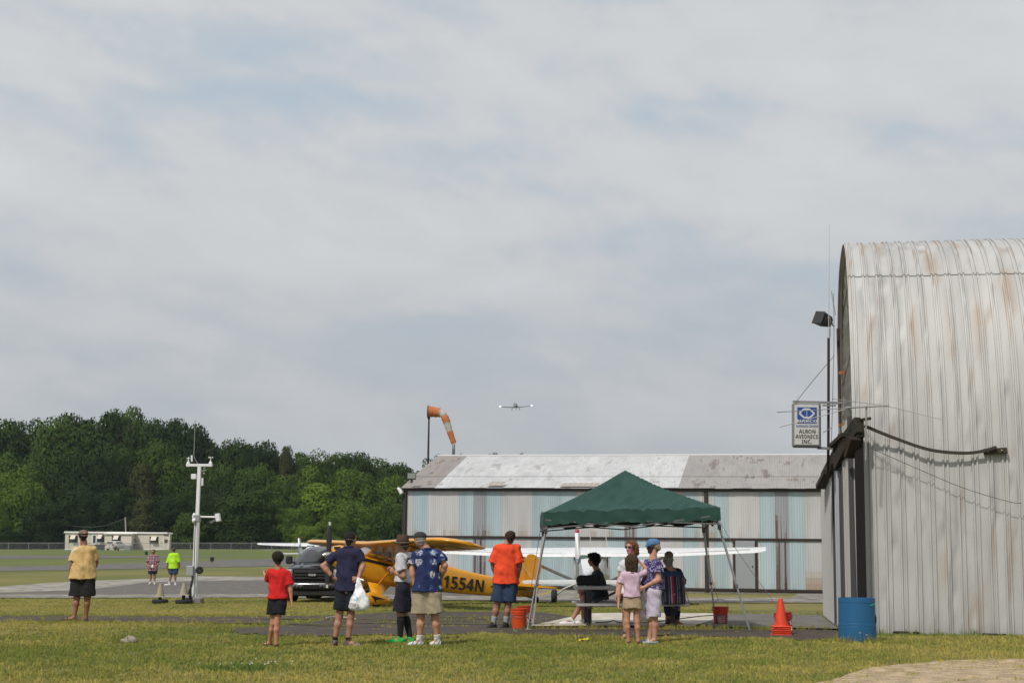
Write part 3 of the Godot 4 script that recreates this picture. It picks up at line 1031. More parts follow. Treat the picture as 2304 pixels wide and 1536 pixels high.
func make_trees() -> void:
	var crowns := []
	for i in 5:
		crowns.append(crown_mesh(60, 380, 1.0, 1.0, .032, "round"))
	crowns.append(crown_mesh(50, 240, 1.0, 1.0, .034, "spire"))
	crowns.append(crown_mesh(70, 220, 1.0, 1.0, .028, "loose"))
	var tones := [Color(.036, .064, .016), Color(.055, .095, .02), Color(.024, .044, .015), Color(.08, .135, .022), Color(.062, .07, .026), Color(.12, .185, .026)]
	var leaf_mats := []
	for c in tones:
		var m: StandardMaterial3D = vmat(.75).duplicate()
		m.albedo_color = c.linear_to_srgb()
		m.metallic_specular = .12
		m.backlight_enabled = true
		m.backlight = Color(.38, .48, .14)
		leaf_mats.append(m)
	var bark := mat(Color(.09, .075, .06), .95, 0.0, "grain", .5)
	var ts := S()
	tube(ts, [Vector3(0, -.02, 0), Vector3(.01, .3, 0), Vector3(-.01, .62, .01), Vector3(.02, .85, 0)], [.022, .016, .012, .006], 7)
	for i in 6:
		var a := i * 1.9
		var y := .3 + i * .07
		tube(ts, [Vector3(0, y, 0), Vector3(cos(a) * .12, y + .1, sin(a) * .12), Vector3(cos(a) * .27, y + .2, sin(a) * .27)], [.009, .006, .003], 5)
	ts.generate_normals()
	var trunk_mesh: ArrayMesh = ts.commit()
	var kinds := ["dark broad", "mid green broad", "very dark dense", "bright green leafy", "brownish thin-leaved", "yellow-green young"]
	# rows of [where, distance, height, width, tone, crown]
	var rows := {
		"back": ["tall", "in the wood's back row", [
			[-20, 310, 940, 160, 0, 0], [45, 322, 938, 120, 0, 6], [110, 305, 928, 130, 1, 1], [160, 318, 925, 110, 0, 2], [215, 306, 913, 150, 0, 3], [268, 312, 908, 130, 1, 4], [318, 305, 935, 110, 0, 0], [362, 318, 943, 100, 2, 1], [402, 308, 936, 120, 2, 2], [446, 312, 955, 110, 0, 3], [490, 318, 1000, 110, 2, 4], [528, 306, 984, 95, 0, 0], [572, 312, 986, 110, 2, 1], [620, 318, 1014, 90, 1, 2], [640, 306, 1000, 46, 4, 5], [690, 310, 1008, 110, 1, 3], [740, 316, 1016, 110, 1, 4], [790, 306, 1014, 100, 0, 0], [835, 314, 1028, 100, 1, 1], [880, 308, 1038, 100, 0, 2], [925, 316, 1042, 90, 0, 3], [985, 330, 1022, 80, 0, 6], [1022, 330, 1020, 70, 0, 6], [1115, 335, 1016, 62, 4, 6], [1160, 335, 1018, 60, 4, 6], [1342, 335, 1022, 70, 4, 6]]],
		"middle": ["mid-height", "in the wood's middle row", [
			[-30, 285, 1010, 150, 1, 1], [40, 280, 1045, 120, 3, 2], [95, 290, 1020, 110, 1, 3], [150, 284, 1000, 120, 0, 4], [205, 280, 1015, 130, 2, 0], [255, 288, 990, 130, 0, 1], [312, 280, 1040, 90, 4, 5], [350, 290, 985, 120, 1, 2], [400, 284, 1020, 110, 1, 3], [440, 280, 1075, 110, 0, 4], [485, 290, 1040, 100, 1, 0], [530, 284, 1090, 120, 2, 1], [570, 288, 1040, 100, 1, 2], [610, 290, 1050, 100, 3, 3], [655, 286, 1060, 90, 1, 4], [700, 284, 1045, 90, 3, 5], [745, 288, 1065, 95, 1, 1], [790, 284, 1050, 100, 3, 2], [840, 290, 1060, 100, 1, 3], [885, 286, 1065, 100, 3, 4], [930, 290, 1075, 90, 1, 0]]],
		"front": ["low", "along the wood's front", [
			[-15, 262, 1135, 80, 3, 1], [50, 266, 1075, 110, 3, 0], [110, 262, 1120, 110, 2, 3], [190, 264, 1100, 130, 2, 2], [262, 266, 1092, 110, 2, 4], [320, 262, 1120, 80, 4, 5], [378, 264, 1110, 110, 2, 1], [430, 262, 1150, 90, 1, 2], [480, 264, 1110, 110, 2, 0], [548, 262, 1095, 140, 0, 3], [612, 264, 1120, 100, 1, 4], [668, 262, 1135, 90, 3, 1], [722, 264, 1085, 120, 5, 5], [690, 258, 1180, 64, 5, 2], [780, 264, 1120, 100, 3, 0], [828, 262, 1135, 90, 3, 3], [880, 264, 1125, 100, 1, 1], [762, 258, 1150, 70, 3, 4], [930, 266, 1140, 90, 1, 2], [272, 258, 1200, 40, 5, 4], [30, 258, 1190, 70, 2, 3]]]}
	for key in rows:
		var i := 0
		for t in rows[key][2]:
			var s: float = 3234.0 / t[1]
			var x: float = (t[0] - 1152) / s
			var base := ground(x, t[1], -.2)
			var h: float = (1238.0 - t[2]) / s + 1.45 - base.y
			var w: float = t[3] / s * 1.2
			var o := thing("tree", "%s %s tree, %s from left %s" % [rows[key][0], kinds[t[4]], ORDINAL[i], rows[key][1]], "tree", base, rng.randf() * TAU, "trees of the wood")
			var tr := put("trunk", trunk_mesh, bark, o)
			tr.scale = Vector3(h * 1.1, h, h * 1.1)
			var cr := put("crown", crowns[t[5]], leaf_mats[t[4]], o)
			var low := .0 if key != "back" else .08
			cr.scale = Vector3(w, h * (1.02 - low), w * 1.05)
			cr.position.y = h * (low - .02)
			i += 1
	# the dark scrub under the trees
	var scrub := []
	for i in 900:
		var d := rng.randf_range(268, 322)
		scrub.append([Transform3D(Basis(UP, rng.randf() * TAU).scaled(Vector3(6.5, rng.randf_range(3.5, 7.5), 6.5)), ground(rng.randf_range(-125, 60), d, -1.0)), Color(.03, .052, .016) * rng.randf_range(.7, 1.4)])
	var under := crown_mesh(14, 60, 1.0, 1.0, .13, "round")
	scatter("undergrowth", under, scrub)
# ---------------------------------------------------------------- buildings
const RIB := [[0.0, 0.0], [.02, 0.0], [.027, .032], [.054, .032], [.061, 0.0], [.095, 0.0], [.102, .032], [.129, .032], [.136, 0.0], [.25, 0.0]]
var arch_table: PackedVector3Array = []   # distance along, depth, height
func arch(s: float, out: float) -> Vector2:   # distance up along the arch from its near foot -> (depth, height)
	if arch_table.is_empty():
		arch_table.append(Vector3(0, 0, 0))
		for i in 241:
			var a := PI * i / 240
			var p := Vector2(5 - 5 * signf(cos(a)) * pow(absf(cos(a)), 2 / 2.7), 2.2 + 5.56 * pow(absf(sin(a)), 2 / 2.7))
			var l := arch_table[-1]
			arch_table.append(Vector3(l.x + p.distance_to(Vector2(l.y, l.z)), p.x, p.y))
		arch_table.append(arch_table[-1] + Vector3(2.2, 0, -2.2))
	var k := clampi(arch_table.bsearch(Vector3(s, -99, 0)), 1, arch_table.size() - 1)
	var a := arch_table[k - 1]
	var b := arch_table[k]
	var t := Vector2(b.y - a.y, b.z - a.z).normalized()
	var p := Vector2(a.y, a.z).lerp(Vector2(b.y, b.z), clampf((s - a.x) / maxf(b.x - a.x, .0001), 0, 1))
	return p + Vector2(-t.y, t.x) * out
func skin_color(x: float, s: float) -> Color:
	var c := Color(.67, .67, .66)
	var streak := fine.get_noise_2d(x * 800, s * 11)
	var blotch := fine.get_noise_2d(x * 70 + 300, s * 30)
	var speck := fine.get_noise_2d(x * 900, s * 160 + 90)
	c *= .92 + .22 * streak + .12 * blotch
	var mould := smoothstep(.12, .5, streak + .35 * blotch + .5 * speck - .12 + .35 * exp(-pow((x - .9) / .7, 2)) * smoothstep(4.0, 7.0, s))
	c = c.lerp(Color(.2, .205, .21), mould * .55)
	var rust := smoothstep(.22, .5, fine.get_noise_2d(x * 190 + 900, s * 18) + .3 * speck - .16 + .16 * smoothstep(3.0, 7.5, s))
	c = c.lerp(Color(.45, .3, .18), rust * .5)
	c = c.lerp(Color(.3, .28, .25), smoothstep(.35, 0.0, s) * (.3 + .7 * absf(speck)))
	c.a = 1
	return c
func make_arched_hangar() -> Node3D:
	var h := thing("arched_hangar", "tall round-topped hangar of weathered white ribbed metal beside the blue barrel", "hangar", Vector3(6.047, 0.006, -25.4), deg_to_rad(-11.4))
	h.rotation.z = deg_to_rad(-.8)
	var m := vmat(.6, .15, "cloth", 2.0)
	var tiers := [[0.0, 6.95, 0.0, 26], [6.85, 13.2, .014, 26], [13.1, 21.8, 0.0, 14]]
	for ti in 3:
		var t: Array = tiers[ti]
		for k in 14:
			var st := S(Color.WHITE)
			var rows := []
			var lift: float = t[2] + (.004 if k % 2 else 0.0)
			var sag := rng.randf_range(-.02, .02) if ti == 1 else rng.randf_range(-.015, .015)
			for j in t[3] + 1:
				var s: float = lerpf(t[0] + (sag if ti == 1 else 0.0), t[1], float(j) / t[3])
				var row := []
				for per in 3:
					for r in RIB:
						if r[0] == .25 and per < 2:
							continue
						var x: float = k * .75 + per * .25 + r[0] + (.03 if r[0] == .25 else 0.0)
						var p := arch(s, r[1] + lift + .004 * fine.get_noise_2d(x * 50, s * 20))
						row.append([Vector3(x, p.y, -p.x), skin_color(x, s)])
				rows.append(row)
			st.set_smooth_group(-1)
			for j in rows.size() - 1:
				for i in rows[0].size() - 1:
					var q := [rows[j][i], rows[j][i + 1], rows[j + 1][i + 1], rows[j + 1][i]]
					for c in [0, 1, 2, 0, 2, 3]:
						st.set_smooth_group(1 + i)
						st.set_color(q[c][1])
						st.add_vertex(q[c][0])
			part("metal_sheet", st, m, h)
	# end wall of level corrugated siding, in five courses
	for band in 6:
		var st := S(Color.WHITE)
		var y0 := 3.1 + band * .78
		var rows := []
		var n := 8
		for j in n + 1:
			var y := minf(y0 + .8 * j / n, 7.74)
			var half := 5 * pow(maxf(0.0, 1 - pow(maxf(0, y - 2.2) / 5.56, 2.7)), 1 / 2.7) - .02
			var x := .12 + (.055 if j % 2 else 0.0) - (band % 2) * .008
			var row := []
			for i in 9:
				row.append(Vector3(x, y, -5 + half - 2 * half * i / 8.0))
			rows.append(row)
		for j in n:
			for i in 8:
				st.set_color(Color(.56, .54, .5) * (.8 + .5 * fine.get_noise_2d(i * 40, (band * 8 + j) * 9)))
				quad(st, rows[j][i], rows[j][i + 1], rows[j + 1][i + 1], rows[j + 1][i])
		part("siding_sheet", st, m, h)
	var inv := h.transform.affine_inverse()
	# sliding door leaves hanging one outside the other
	var leaves := [[Vector3(6.001, 0.006, -25.42), Vector3(6.012, 0, -26), 3.75, Color(.6, .58, .55), 3.6], [Vector3(6.002, -0.002, -26.2), Vector3(6.163, -0.013, -27.3), 3.5, Color(.56, .58, .63), 3.35], [Vector3(6.189, -0.016, -27.6), Vector3(7.057, -0.072, -32.6), 3.25, Color(.6, .59, .57), 2.9]]
	for l in leaves:
		var a: Vector3 = inv * l[0]
		var b: Vector3 = inv * l[1]
		var st := S(Color.WHITE)
		var along := (b - a).normalized()
		var outw := along.cross(UP)
		if outw.x > 0:
			outw = -outw
		var len := a.distance_to(b)
		var n := maxi(2, int(len / .28))
		var tall: float = l[2]
		for i in n:
			var p := a + along * len * (i + .5) / n
			l[2] = lerpf(tall, l[4], (i + .5) / n)
			st.set_color(l[3] * rng.randf_range(.85, 1.05))
			box(st, p + UP * (l[2] * .5 + .06), Vector3(.05, l[2], len / n - .035), look(along), .012)
			st.set_color(l[3] * .9)
			box(st, p + outw * .03 + UP * (l[2] * .5 + .06), Vector3(.03, l[2] - .02, .06), look(along), .008)
		var d := part("sliding_door", st, m, h)
		var fr := S()
		box(fr, a + UP * (tall * .5 + .06) - along * .02, Vector3(.08, tall + .03, .05), look(along))
		part("door_frame", fr, mat(Color(.06, .06, .065), .7), d)
		fr = S()
		box(fr, b + UP * (l[2] * .5 + .06) + along * .02, Vector3(.08, l[2] + .03, .05), look(along))
		part("door_frame", fr, mat(Color(.06, .06, .065), .7), d)
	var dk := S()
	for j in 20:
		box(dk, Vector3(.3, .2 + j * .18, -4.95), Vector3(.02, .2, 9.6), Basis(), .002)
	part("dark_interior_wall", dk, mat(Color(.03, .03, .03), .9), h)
	var rag := S()
	for i in 44:
		var y := .3 + i * .075
		var p: Vector3 = inv * Vector3(6.003, -0.001, -26.05)
		beam(rag, p + Vector3(0, y, .03 * sin(i * 2.1)), p + Vector3(0, y + .08, .03 * sin((i + 1) * 2.1)), .012, .012)
	part("torn_seal", rag, mat(Color(.4, .4, .4), .8), h)
	# steel post at the corner and the rotten header of boards
	var post := S()
	var pa: Vector3 = inv * Vector3(6.033, 0.009, -25.1)
	var pt: Vector3 = inv * Vector3(6.18, 3.69, -25.1)
	box(post, (pa + pt) * .5, Vector3(.155, pt.y - pa.y, .14), Basis(), .01)
	part("corner_post", post, mat(Color(.007, .004, .0035), .9, 0.0, "grain", 1.5), h)
	var wood := mat(Color(.036, .03, .02), .95, 0.0, "grain", 3.0, 1.0)
	var moss := mat(Color(.045, .045, .02), .95, 0.0, "grain", 3.0, 1.0)
	var brown := mat(Color(.04, .024, .014), .95, 0.0, "grain", 3.0, 1.0)
	for bd in [[Vector3(6.078, 3.713, -25), Vector3(6.33, 3.752, -25), .07, .05, moss], [Vector3(6.13, 3.733, -25.05), Vector3(6.13, 3.407, -25), .14, .12, moss], [Vector3(6.102, 3.638, -24.95), Vector3(5.991, 3.317, -25.7), .12, .3, wood], [Vector3(6.032, 3.403, -24.95), Vector3(5.978, 3.084, -25.2), .2, .1, brown], [Vector3(5.987, 3.359, -25.4), Vector3(6.012, 3.047, -26.4), .12, .3, brown], [Vector3(6.039, 3.494, -25.4), Vector3(6.039, 3.368, -26.4), .3, .08, wood], [Vector3(6.014, 3.308, -25.8), Vector3(6.248, 2.969, -28), .14, .24, wood], [Vector3(6.05, 3.211, -26.4), Vector3(6.49, 2.909, -29.6), .16, .26, wood], [Vector3(6.116, 3.117, -27), Vector3(6.638, 2.845, -30.6), .14, .2, moss], [Vector3(6.275, 2.98, -28.2), Vector3(6.584, 2.798, -30.4), .22, .1, brown]]:
		var st := S()
		beam(st, inv * bd[0], inv * bd[1], bd[2], bd[3])
		part("header_board", st, bd[4], h)
	# black stains of lichen and holes at the foot of the skin
	for hole in [[.75, .12], [1.0, .05], [2.25, .14], [2.45, .05]]:
		var foot := S()
		box(foot, Vector3(hole[0], .03, .03), Vector3(hole[1] * 2.4, .07, .05), Basis(), .02)
		part("rotted_foot", foot, mat(Color(.02, .017, .014), 1.0), h)
	return h
func make_hangar_fittings() -> void:
	var rust := mat(Color(.085, .035, .022), .85, 0.0, "grain", 4.0)
	var steel := mat(Color(.35, .35, .34), .5, .5)
	var dark := mat(Color(.05, .05, .055), .6)
	# bent plank from the post to a block on the skin
	var st := S()
	var pts := curve_pts([Vector3(6.235, 3.626, -25.08), Vector3(6.735, 3.423, -25.1), Vector3(7.316, 3.202, -24.97), Vector3(7.837, 3.135, -24.9), Vector3(8.175, 3.155, -24.86), Vector3(8.44, 3.226, -24.76)], 6)
	for i in pts.size() - 1:
		beam(st, pts[i], pts[i + 1] + (pts[i + 1] - pts[i]) * .1, .035, .055)
	tag(part("bent_plank", st, mat(Color(.07, .065, .05), .95, 0.0, "grain", 4.0, 1.0)), "long warped grey plank sagging from the hangar's corner post to a bolted block", "plank")
	st = S()
	beam(st, Vector3(8.258, 3.158, -24.9), Vector3(8.637, 3.174, -24.8), .09, .1)
	var blk := part("wooden_block", st, mat(Color(.075, .06, .045), .95, 0.0, "grain", 4.0, 1.0))
	tag(blk, "short dark wooden block bolted to the arched hangar under the plank's end", "block")
	st = S()
	ball(st, Vector3(8.53, 3.172, -24.76), Vector3(.014, .014, .014), 8)
	ball(st, Vector3(8.317, 3.153, -24.82), Vector3(.01, .01, .01), 8)
	part("bolt", st, mat(Color(.6, .5, .3), .5, .3), blk)
	# sign on its bracket
	var o: Vector3 = Vector3(5.51, 3.349, -26.6)
	var sg := thing("hanging_sign", "grey framed sign box of an avionics shop hung beside the arched hangar", "sign", o, deg_to_rad(-6))
	sg.rotation.z = deg_to_rad(-1.5)
	st = S()
	box(st, Vector3(0, .42, 0), Vector3(.53, .84, .16), Basis(), .03)
	part("case", st, mat(Color(.22, .22, .225), .5, .2), sg)
	st = S()
	box(st, Vector3(0, .42, .082), Vector3(.45, .75, .02), Basis(), .008)
	var face := part("face", st, mat(Color(.6, .6, .59), .5, 0.0, "soft", 1.0), sg)
	st = S()
	box(st, Vector3(.005, .6, .094), Vector3(.36, .3, .01), Basis(), .002)
	part("blue_field", st, mat(Color(.012, .06, .28), .5), face)
	var white := mat(Color(.62, .62, .6), .5)
	st = S()
	var lozenge := [Vector2(-.14, 0), Vector2(-.05, .08), Vector2(.05, .08), Vector2(.14, 0), Vector2(.05, -.08), Vector2(-.05, -.08)]
	for i in 6:
		var a: Vector2 = lozenge[i]
		var b: Vector2 = lozenge[(i + 1) % 6]
		beam(st, Vector3(a.x, .635 + a.y, .101), Vector3(b.x, .635 + b.y, .101), .03, .004, Vector3.BACK)
	beam(st, Vector3(0, .565, .101), Vector3(0, .705, .101), .008, .004, Vector3.BACK)
	part("emblem", st, white, face)
	letters("lettering", "NARCO", .055, white, face, Transform3D(Basis(), Vector3(.005, .49, .1)), "Droid Sans", 1.45)
	letters("lettering", "AVIONICS CENTER", .042, mat(Color(.012, .06, .28), .5), face, Transform3D(Basis(), Vector3(.005, .395, .093)), "Droid Sans", .8)
	var ink := mat(Color(.012, .012, .015), .6)
	letters("lettering", "ALRON", .07, ink, face, Transform3D(Basis(), Vector3(.01, .295, .093)), "Droid Sans", .95)
	letters("lettering", "AVIONICS", .07, ink, face, Transform3D(Basis(), Vector3(0, .2, .093)), "Droid Sans", .9)
	letters("lettering", "INC.", .07, ink, face, Transform3D(Basis(), Vector3(.0, .105, .093)), "Droid Sans", .95)
	st = S()
	beam(st, Vector3(-.25, .86, 0), Vector3(.75, .85, .0), .04, .045)
	beam(st, Vector3(.2, .0, 0), Vector3(.66, -.01, 0), .04, .045)
	beam(st, Vector3(.3, .8, 0), Vector3(.55, .8, .0), .03, .03)
	part("bracket", st, mat(Color(.25, .25, .26), .5, .4), sg)
	# pipes
	st = S()
	tube(st, [Vector3(5.976, 2.722, -27), Vector3(5.968, 3.422, -26.8), Vector3(5.993, 5.425, -26.6)], .026, 8)
	var mast := part("rusty_pipe", st, rust)
	tag(mast, "rusty mast pipe standing behind the sign box, carrying a thin whip", "pipe")
	st = S()
	tube(st, [Vector3(5.992, 5.408, -26.6), Vector3(6.001, 5.612, -26.6)], .022, 8)
	tube(st, [Vector3(6.001, 5.612, -26.6), Vector3(6.081, 7.618, -26.6)], [.007, .004], 6)
	part("whip", st, mat(Color(.5, .5, .5), .5), mast)
	st = S()
	tube(st, [Vector3(6.5, 5.813, -28), Vector3(6.401, 4.784, -27.6), Vector3(6.317, 3.801, -27.3)], .03, 8)
	tag(part("rusty_pipe", st, rust), "rusty pipe fixed up the hangar's end wall below the floodlight", "pipe")
	for b in [[1890, 838], [1890, 957]]:
		pass
	st = S()
	beam(st, Vector3(6.372, 4.868, -27.5), Vector3(6.446, 4.852, -27.3), .04, .06)
	tag(part("pipe_bracket", st, mat(Color(.3, .12, .04), .9)), "upper rust orange bracket holding the pipe on the end wall", "bracket", "pipe brackets")
	st = S()
	beam(st, Vector3(6.3, 3.827, -27.3), Vector3(6.35, 3.809, -27), .04, .06)
	tag(part("pipe_bracket", st, mat(Color(.4, .16, .03), .9)), "lower bright orange bracket holding the pipe on the end wall", "bracket", "pipe brackets")
	# floodlight high on the end wall
	var fl := thing("floodlight", "big black floodlight tilted down high on the arched hangar's end wall", "floodlight", Vector3(6.159, 5.91, -27.6))
	fl.scale = Vector3.ONE * .72
	var fb := Basis(Vector3(0, 0, 1), deg_to_rad(-22)) * Basis(UP, deg_to_rad(28))
	st = S()
	var rings := []
	for e in [[-.24, .15], [-.2, .165], [.05, .15], [.16, .1], [.19, .06]]:
		var ring := PackedVector3Array()
		for c in [[-1, -1], [1, -1], [1, 1], [-1, 1]]:
			ring.append(fb * Vector3(e[0], c[1] * e[1], c[0] * e[1] * 1.1))
		rings.append(ring)
	loft(st, rings, true, true, -1)
	part("housing", st, dark, fl)
	st = S()
	box(st, fb * Vector3(-.245, 0, 0), Vector3(.03, .36, .4), fb, .008)
	part("rim", st, mat(Color(.03, .03, .03), .5), fl)
	st = S()
	tube(st, [Vector3(.02, .05, .17), Vector3(.17, -.06, .1), Vector3(.2, -.12, .0), Vector3(.25, -.13, -.05)], .018, 6)
	tube(st, curve_pts([Vector3(.02, .06, .18), Vector3(.1, .04, .2), Vector3(.1, -.12, .15), Vector3(.12, -.45, .05)], 5), .009, 6)
	part("bracket", st, steel, fl)
	# antennas
	var ya := thing("yagi_antenna", "thin beam antenna with long rods on a short mast above the corner post", "antenna", Vector3(6.157, 3.191, -24.7))
	var off: Vector3 = -Vector3(6.157, 3.191, -24.7)
	st = S()
	tube(st, [off + Vector3(6.155, 3.001, -24.75), off + Vector3(6.185, 3.95, -24.7)], .016, 7)
	part("mast", st, steel, ya)
	st = S()
	tube(st, [off + Vector3(5.905, 3.937, -25), off + Vector3(6.466, 3.905, -24.3)], .014, 7)
	box(st, off + Vector3(5.929, 3.937, -25), Vector3(.09, .05, .05))
	box(st, off + Vector3(6.448, 3.907, -24.35), Vector3(.08, .03, .03))
	part("boom", st, steel, ya)
	for rod in [[[1749, 928, 24.6], [1908, 918, 25]], [[1755, 960.5, 25.4], [1908, 919, 25]], [[1873, 897, 25.6], [1996, 913, 24.3]], [[1996, 913, 24.3], [2118, 943, 23.6]]]:
		pass
	st = S()
	tube(st, [off + Vector3(4.605, 3.823, -24.6), off + Vector3(5.929, 3.933, -25)], .008, 6)
	part("rod", st, steel, ya)
	st = S()
	tube(st, [off + Vector3(4.795, 3.633, -25.4), off + Vector3(5.929, 3.925, -25)], .008, 6)
	part("rod", st, steel, ya)
	st = S()
	tube(st, [off + Vector3(5.796, 4.162, -25.6), off + Vector3(6.435, 3.902, -24.3)], .007, 6)
	part("rod", st, steel, ya)
	st = S()
	tube(st, [off + Vector3(6.435, 3.902, -24.3), off + Vector3(7.143, 3.608, -23.6)], .007, 6)
	part("rod", st, steel, ya)
	st = S()
	tube(st, [off + Vector3(5.791, 3.616, -26.4), off + Vector3(5.906, 3.69, -26.2)], .007, 6)
	part("rod", st, steel, ya)
	st = S()
	tube(st, [Vector3(6.506, 6.669, -28.5), Vector3(6.456, 6.1, -28)], .012, 6)
	tag(part("stub_antenna", st, steel), "short slanted rod antenna above the floodlight on the end wall", "antenna")
	# wires
	var wire := mat(Color(.08, .08, .08), .6)
	for w in [["guy wire running from the sign box up to the hangar's end wall", [Vector3(5.298, 4.174, -26.5), Vector3(5.803, 4.711, -27), Vector3(6.411, 5.277, -28)], .006],
			["thin loose cable drooping across the ribbed skin right of the corner post", [Vector3(6.228, 3.281, -25.1), Vector3(7.083, 2.886, -25.02), Vector3(7.871, 2.521, -24.85), Vector3(8.573, 2.285, -24.68), Vector3(8.788, 2.253, -24.64)], .006],
			["fine wire stretched level across the skin from the rusty pipe's top", [Vector3(6.504, 5.815, -27.9), Vector3(7.116, 5.657, -27.45)], .004],
			["slack wires hanging from the antenna boom to the header boards", [Vector3(5.967, 3.909, -25), Vector3(5.988, 3.612, -25.1), Vector3(6.038, 3.254, -25.6)], .006],
			["thin lead running down beside the rusty mast pipe", [Vector3(6.435, 6.533, -28), Vector3(6.3, 5.559, -27.5), Vector3(6.097, 4.274, -26.9), Vector3(5.997, 3.331, -26.7)], .006]]:
		st = S()
		tube(st, curve_pts(w[1], 5), w[2], 5)
		tag(part("wire", st, wire), w[0], "wire")
func make_long_hangar() -> void:
	var a: Vector3 = Vector3(-4.36, 0.036, -58)
	var b: Vector3 = Vector3(11.923, -0.133, -54.7)
	var ux := (b - a).normalized()
	var uz := ux.cross(UP).normalized()   # towards the camera
	var o := thing("long_hangar", "long low hangar with blue and white ribbed doors and a corrugated roof", "hangar", a)
	o.transform.basis = Basis(ux, uz.cross(ux), uz)
	var base := a.distance_to(b)
	var m := vmat(.6, .1, "cloth", 1.5)
	var white := Color(.7, .705, .71)
	var blue := Color(.53, .66, .71)
	var dull := Color(.4, .42, .46)
	var edge := [914, 926, 961, 1030, 1063, 1092, 1128, 1196, 1241, 1297, 1369, 1404, 1432, 1462, 1536, 1572, 1585.5, 1593, 1607, 1640, 1710, 1745, 1775, 1811, 1857, 1900, 1960]
	var tone := "wbwbdbwbbwbdbwbwxwbwbdbwbw"
	var along := func(px: float) -> float:   # distance along the front at which that bearing meets it
		var k := (px - 1152.0) / 3234.0
		return (k * -a.z - a.x) / (ux.x + k * ux.z)
	for i in edge.size() - 1:
		var x0: float = along.call(edge[i])
		var x1: float = along.call(edge[i + 1])
		if tone[i] == "x":
			continue
		for lev in [[.1, 1.93], [2.02, 3.8]]:
			if edge[i] == 1640 and lev[0] < 1:
				pass
			var st := S(Color.WHITE)
			var c: Color = {"w": white, "b": blue, "d": dull}[tone[i]]
			var rows := []
			var n := maxi(2, int((x1 - x0) / .0875))
			var cols := []
			for k in n:
				for r in [[0.0, 0.0], [.1, .012], [.22, .012], [.32, 0.0]]:
					cols.append([lerpf(x0, x1, (k + r[0]) / n), r[1]])
			cols.append([x1 - .003, 0.0])
			for j in 9:
				var y: float = lerpf(lev[0], lev[1], j / 8.0)
				for k in cols.size() - 1:
					if j == 8:
						break
					var y2: float = lerpf(lev[0], lev[1], (j + 1) / 8.0)
					var xx: float = cols[k][0]
					var cc := c * (.93 + .13 * fine.get_noise_2d(xx * 90, y * 10) + .05 * sin(i * 7.0))
					var low: float = (y - lev[0]) / (lev[1] - lev[0])
					var rust := 0.0
					if tone[i] == "d":
						rust = smoothstep(.15, .5, fine.get_noise_2d(xx * 520, y * 8) + .36 - low * .95)
					else:
						rust = smoothstep(.2, .0, low) * smoothstep(.0, .45, fine.get_noise_2d(xx * 70, 5)) * .45
						if edge[i] == 1811 and lev[0] < 1:
							rust = maxf(rust, smoothstep(.4, .0, low) * .8)
					cc = cc.lerp(Color(.16, .075, .035) if tone[i] == "d" else Color(.4, .26, .12), rust * .85)
					cc.a = 1
					st.set_smooth_group(-1)
					st.set_color(cc)
					quad(st, Vector3(xx, y, cols[k][1]), Vector3(cols[k + 1][0], y, cols[k + 1][1]), Vector3(cols[k + 1][0], y2, cols[k + 1][1]), Vector3(xx, y2, cols[k][1]))
			part("wall_panel", st, m, o)
	var dark := mat(Color(.055, .035, .03), .85, 0.0, "grain", 2.0)
	var st := S()
	box(st, Vector3(11, 1.975, .03), Vector3(22, .085, .07))
	part("door_rail", st, dark, o)
	st = S()
	box(st, Vector3(11, .05, .03), Vector3(22, .1, .07))
	part("bottom_rail", st, dark, o)
	st = S()
	box(st, Vector3(11, -.25, -.12), Vector3(22, .5, .3))
	part("footing", st, mat(Color(.3, .28, .25), .9, 0.0, "grain", 1.0), o)
	st = S()
	box(st, Vector3(11, 3.86, .05), Vector3(22.2, .1, .1))
	part("fascia", st, mat(Color(.1, .09, .085), .8, 0.0, "grain", 2.0), o)
	for px in [1589.0, 908.0]:
		st = S()
		box(st, Vector3(along.call(px), 1.9, .04), Vector3(.14, 3.8, .12))
		part("door_post", st, mat(Color(.05, .045, .045), .8, 0.0, "grain", 2.0), o)
	for px in [1075.0, 1418.0, 1760.0]:
		for dx in [-.13, .1]:
			st = S()
			box(st, Vector3(along.call(px) + dx, 1.0, .032), Vector3(.03, 1.8, .04))
			part("rusted_stile", st, mat(Color(.15, .09, .07), .9, 0.0, "grain", 3.0), o)
	# back of the building
	st = S()
	box(st, Vector3(11, 1.9, -11), Vector3(22, 3.8, .1))
	box(st, Vector3(.05, 1.9, -5.5), Vector3(.1, 3.8, 10.9))
	box(st, Vector3(21.95, 1.9, -5.5), Vector3(.1, 3.8, 10.9))
	part("rear_wall", st, mat(Color(.3, .3, .29), .8), o)
	for x in [.06, 21.9]:
		st = S()
		extrude(st, PackedVector2Array([Vector2(.05, 3.8), Vector2(-10.9, 3.8), Vector2(-5.5, 5.3)]), Transform3D(Basis(Vector3(0, 0, 1), UP, Vector3(1, 0, 0)), Vector3(x, 0, 0)), .06)
		part("gable", st, mat(Color(.3, .3, .29), .8), o)
	# small metal door in the front
	var dx: float = along.call(1676.0)
	st = S()
	box(st, Vector3(dx, 1.03, .05), Vector3(.74, 1.84, .05))
	var door := part("door", st, mat(Color(.42, .45, .48), .35, .5), o)
	st = S()
	for s in [-1, 1]:
		box(st, Vector3(dx + s * .42, 1.0, .05), Vector3(.09, 1.95, .08))
	box(st, Vector3(dx, 1.955, .05), Vector3(.75, .05, .08))
	part("door_frame", st, dark, door)
	st = S()
	ball(st, Vector3(dx + .28, .95, .1), Vector3(.03, .03, .03), 8)
	part("handle", st, dark, door)
	# roof of overlapping corrugated sheets
	var rise := 1.62
	var run := 5.7
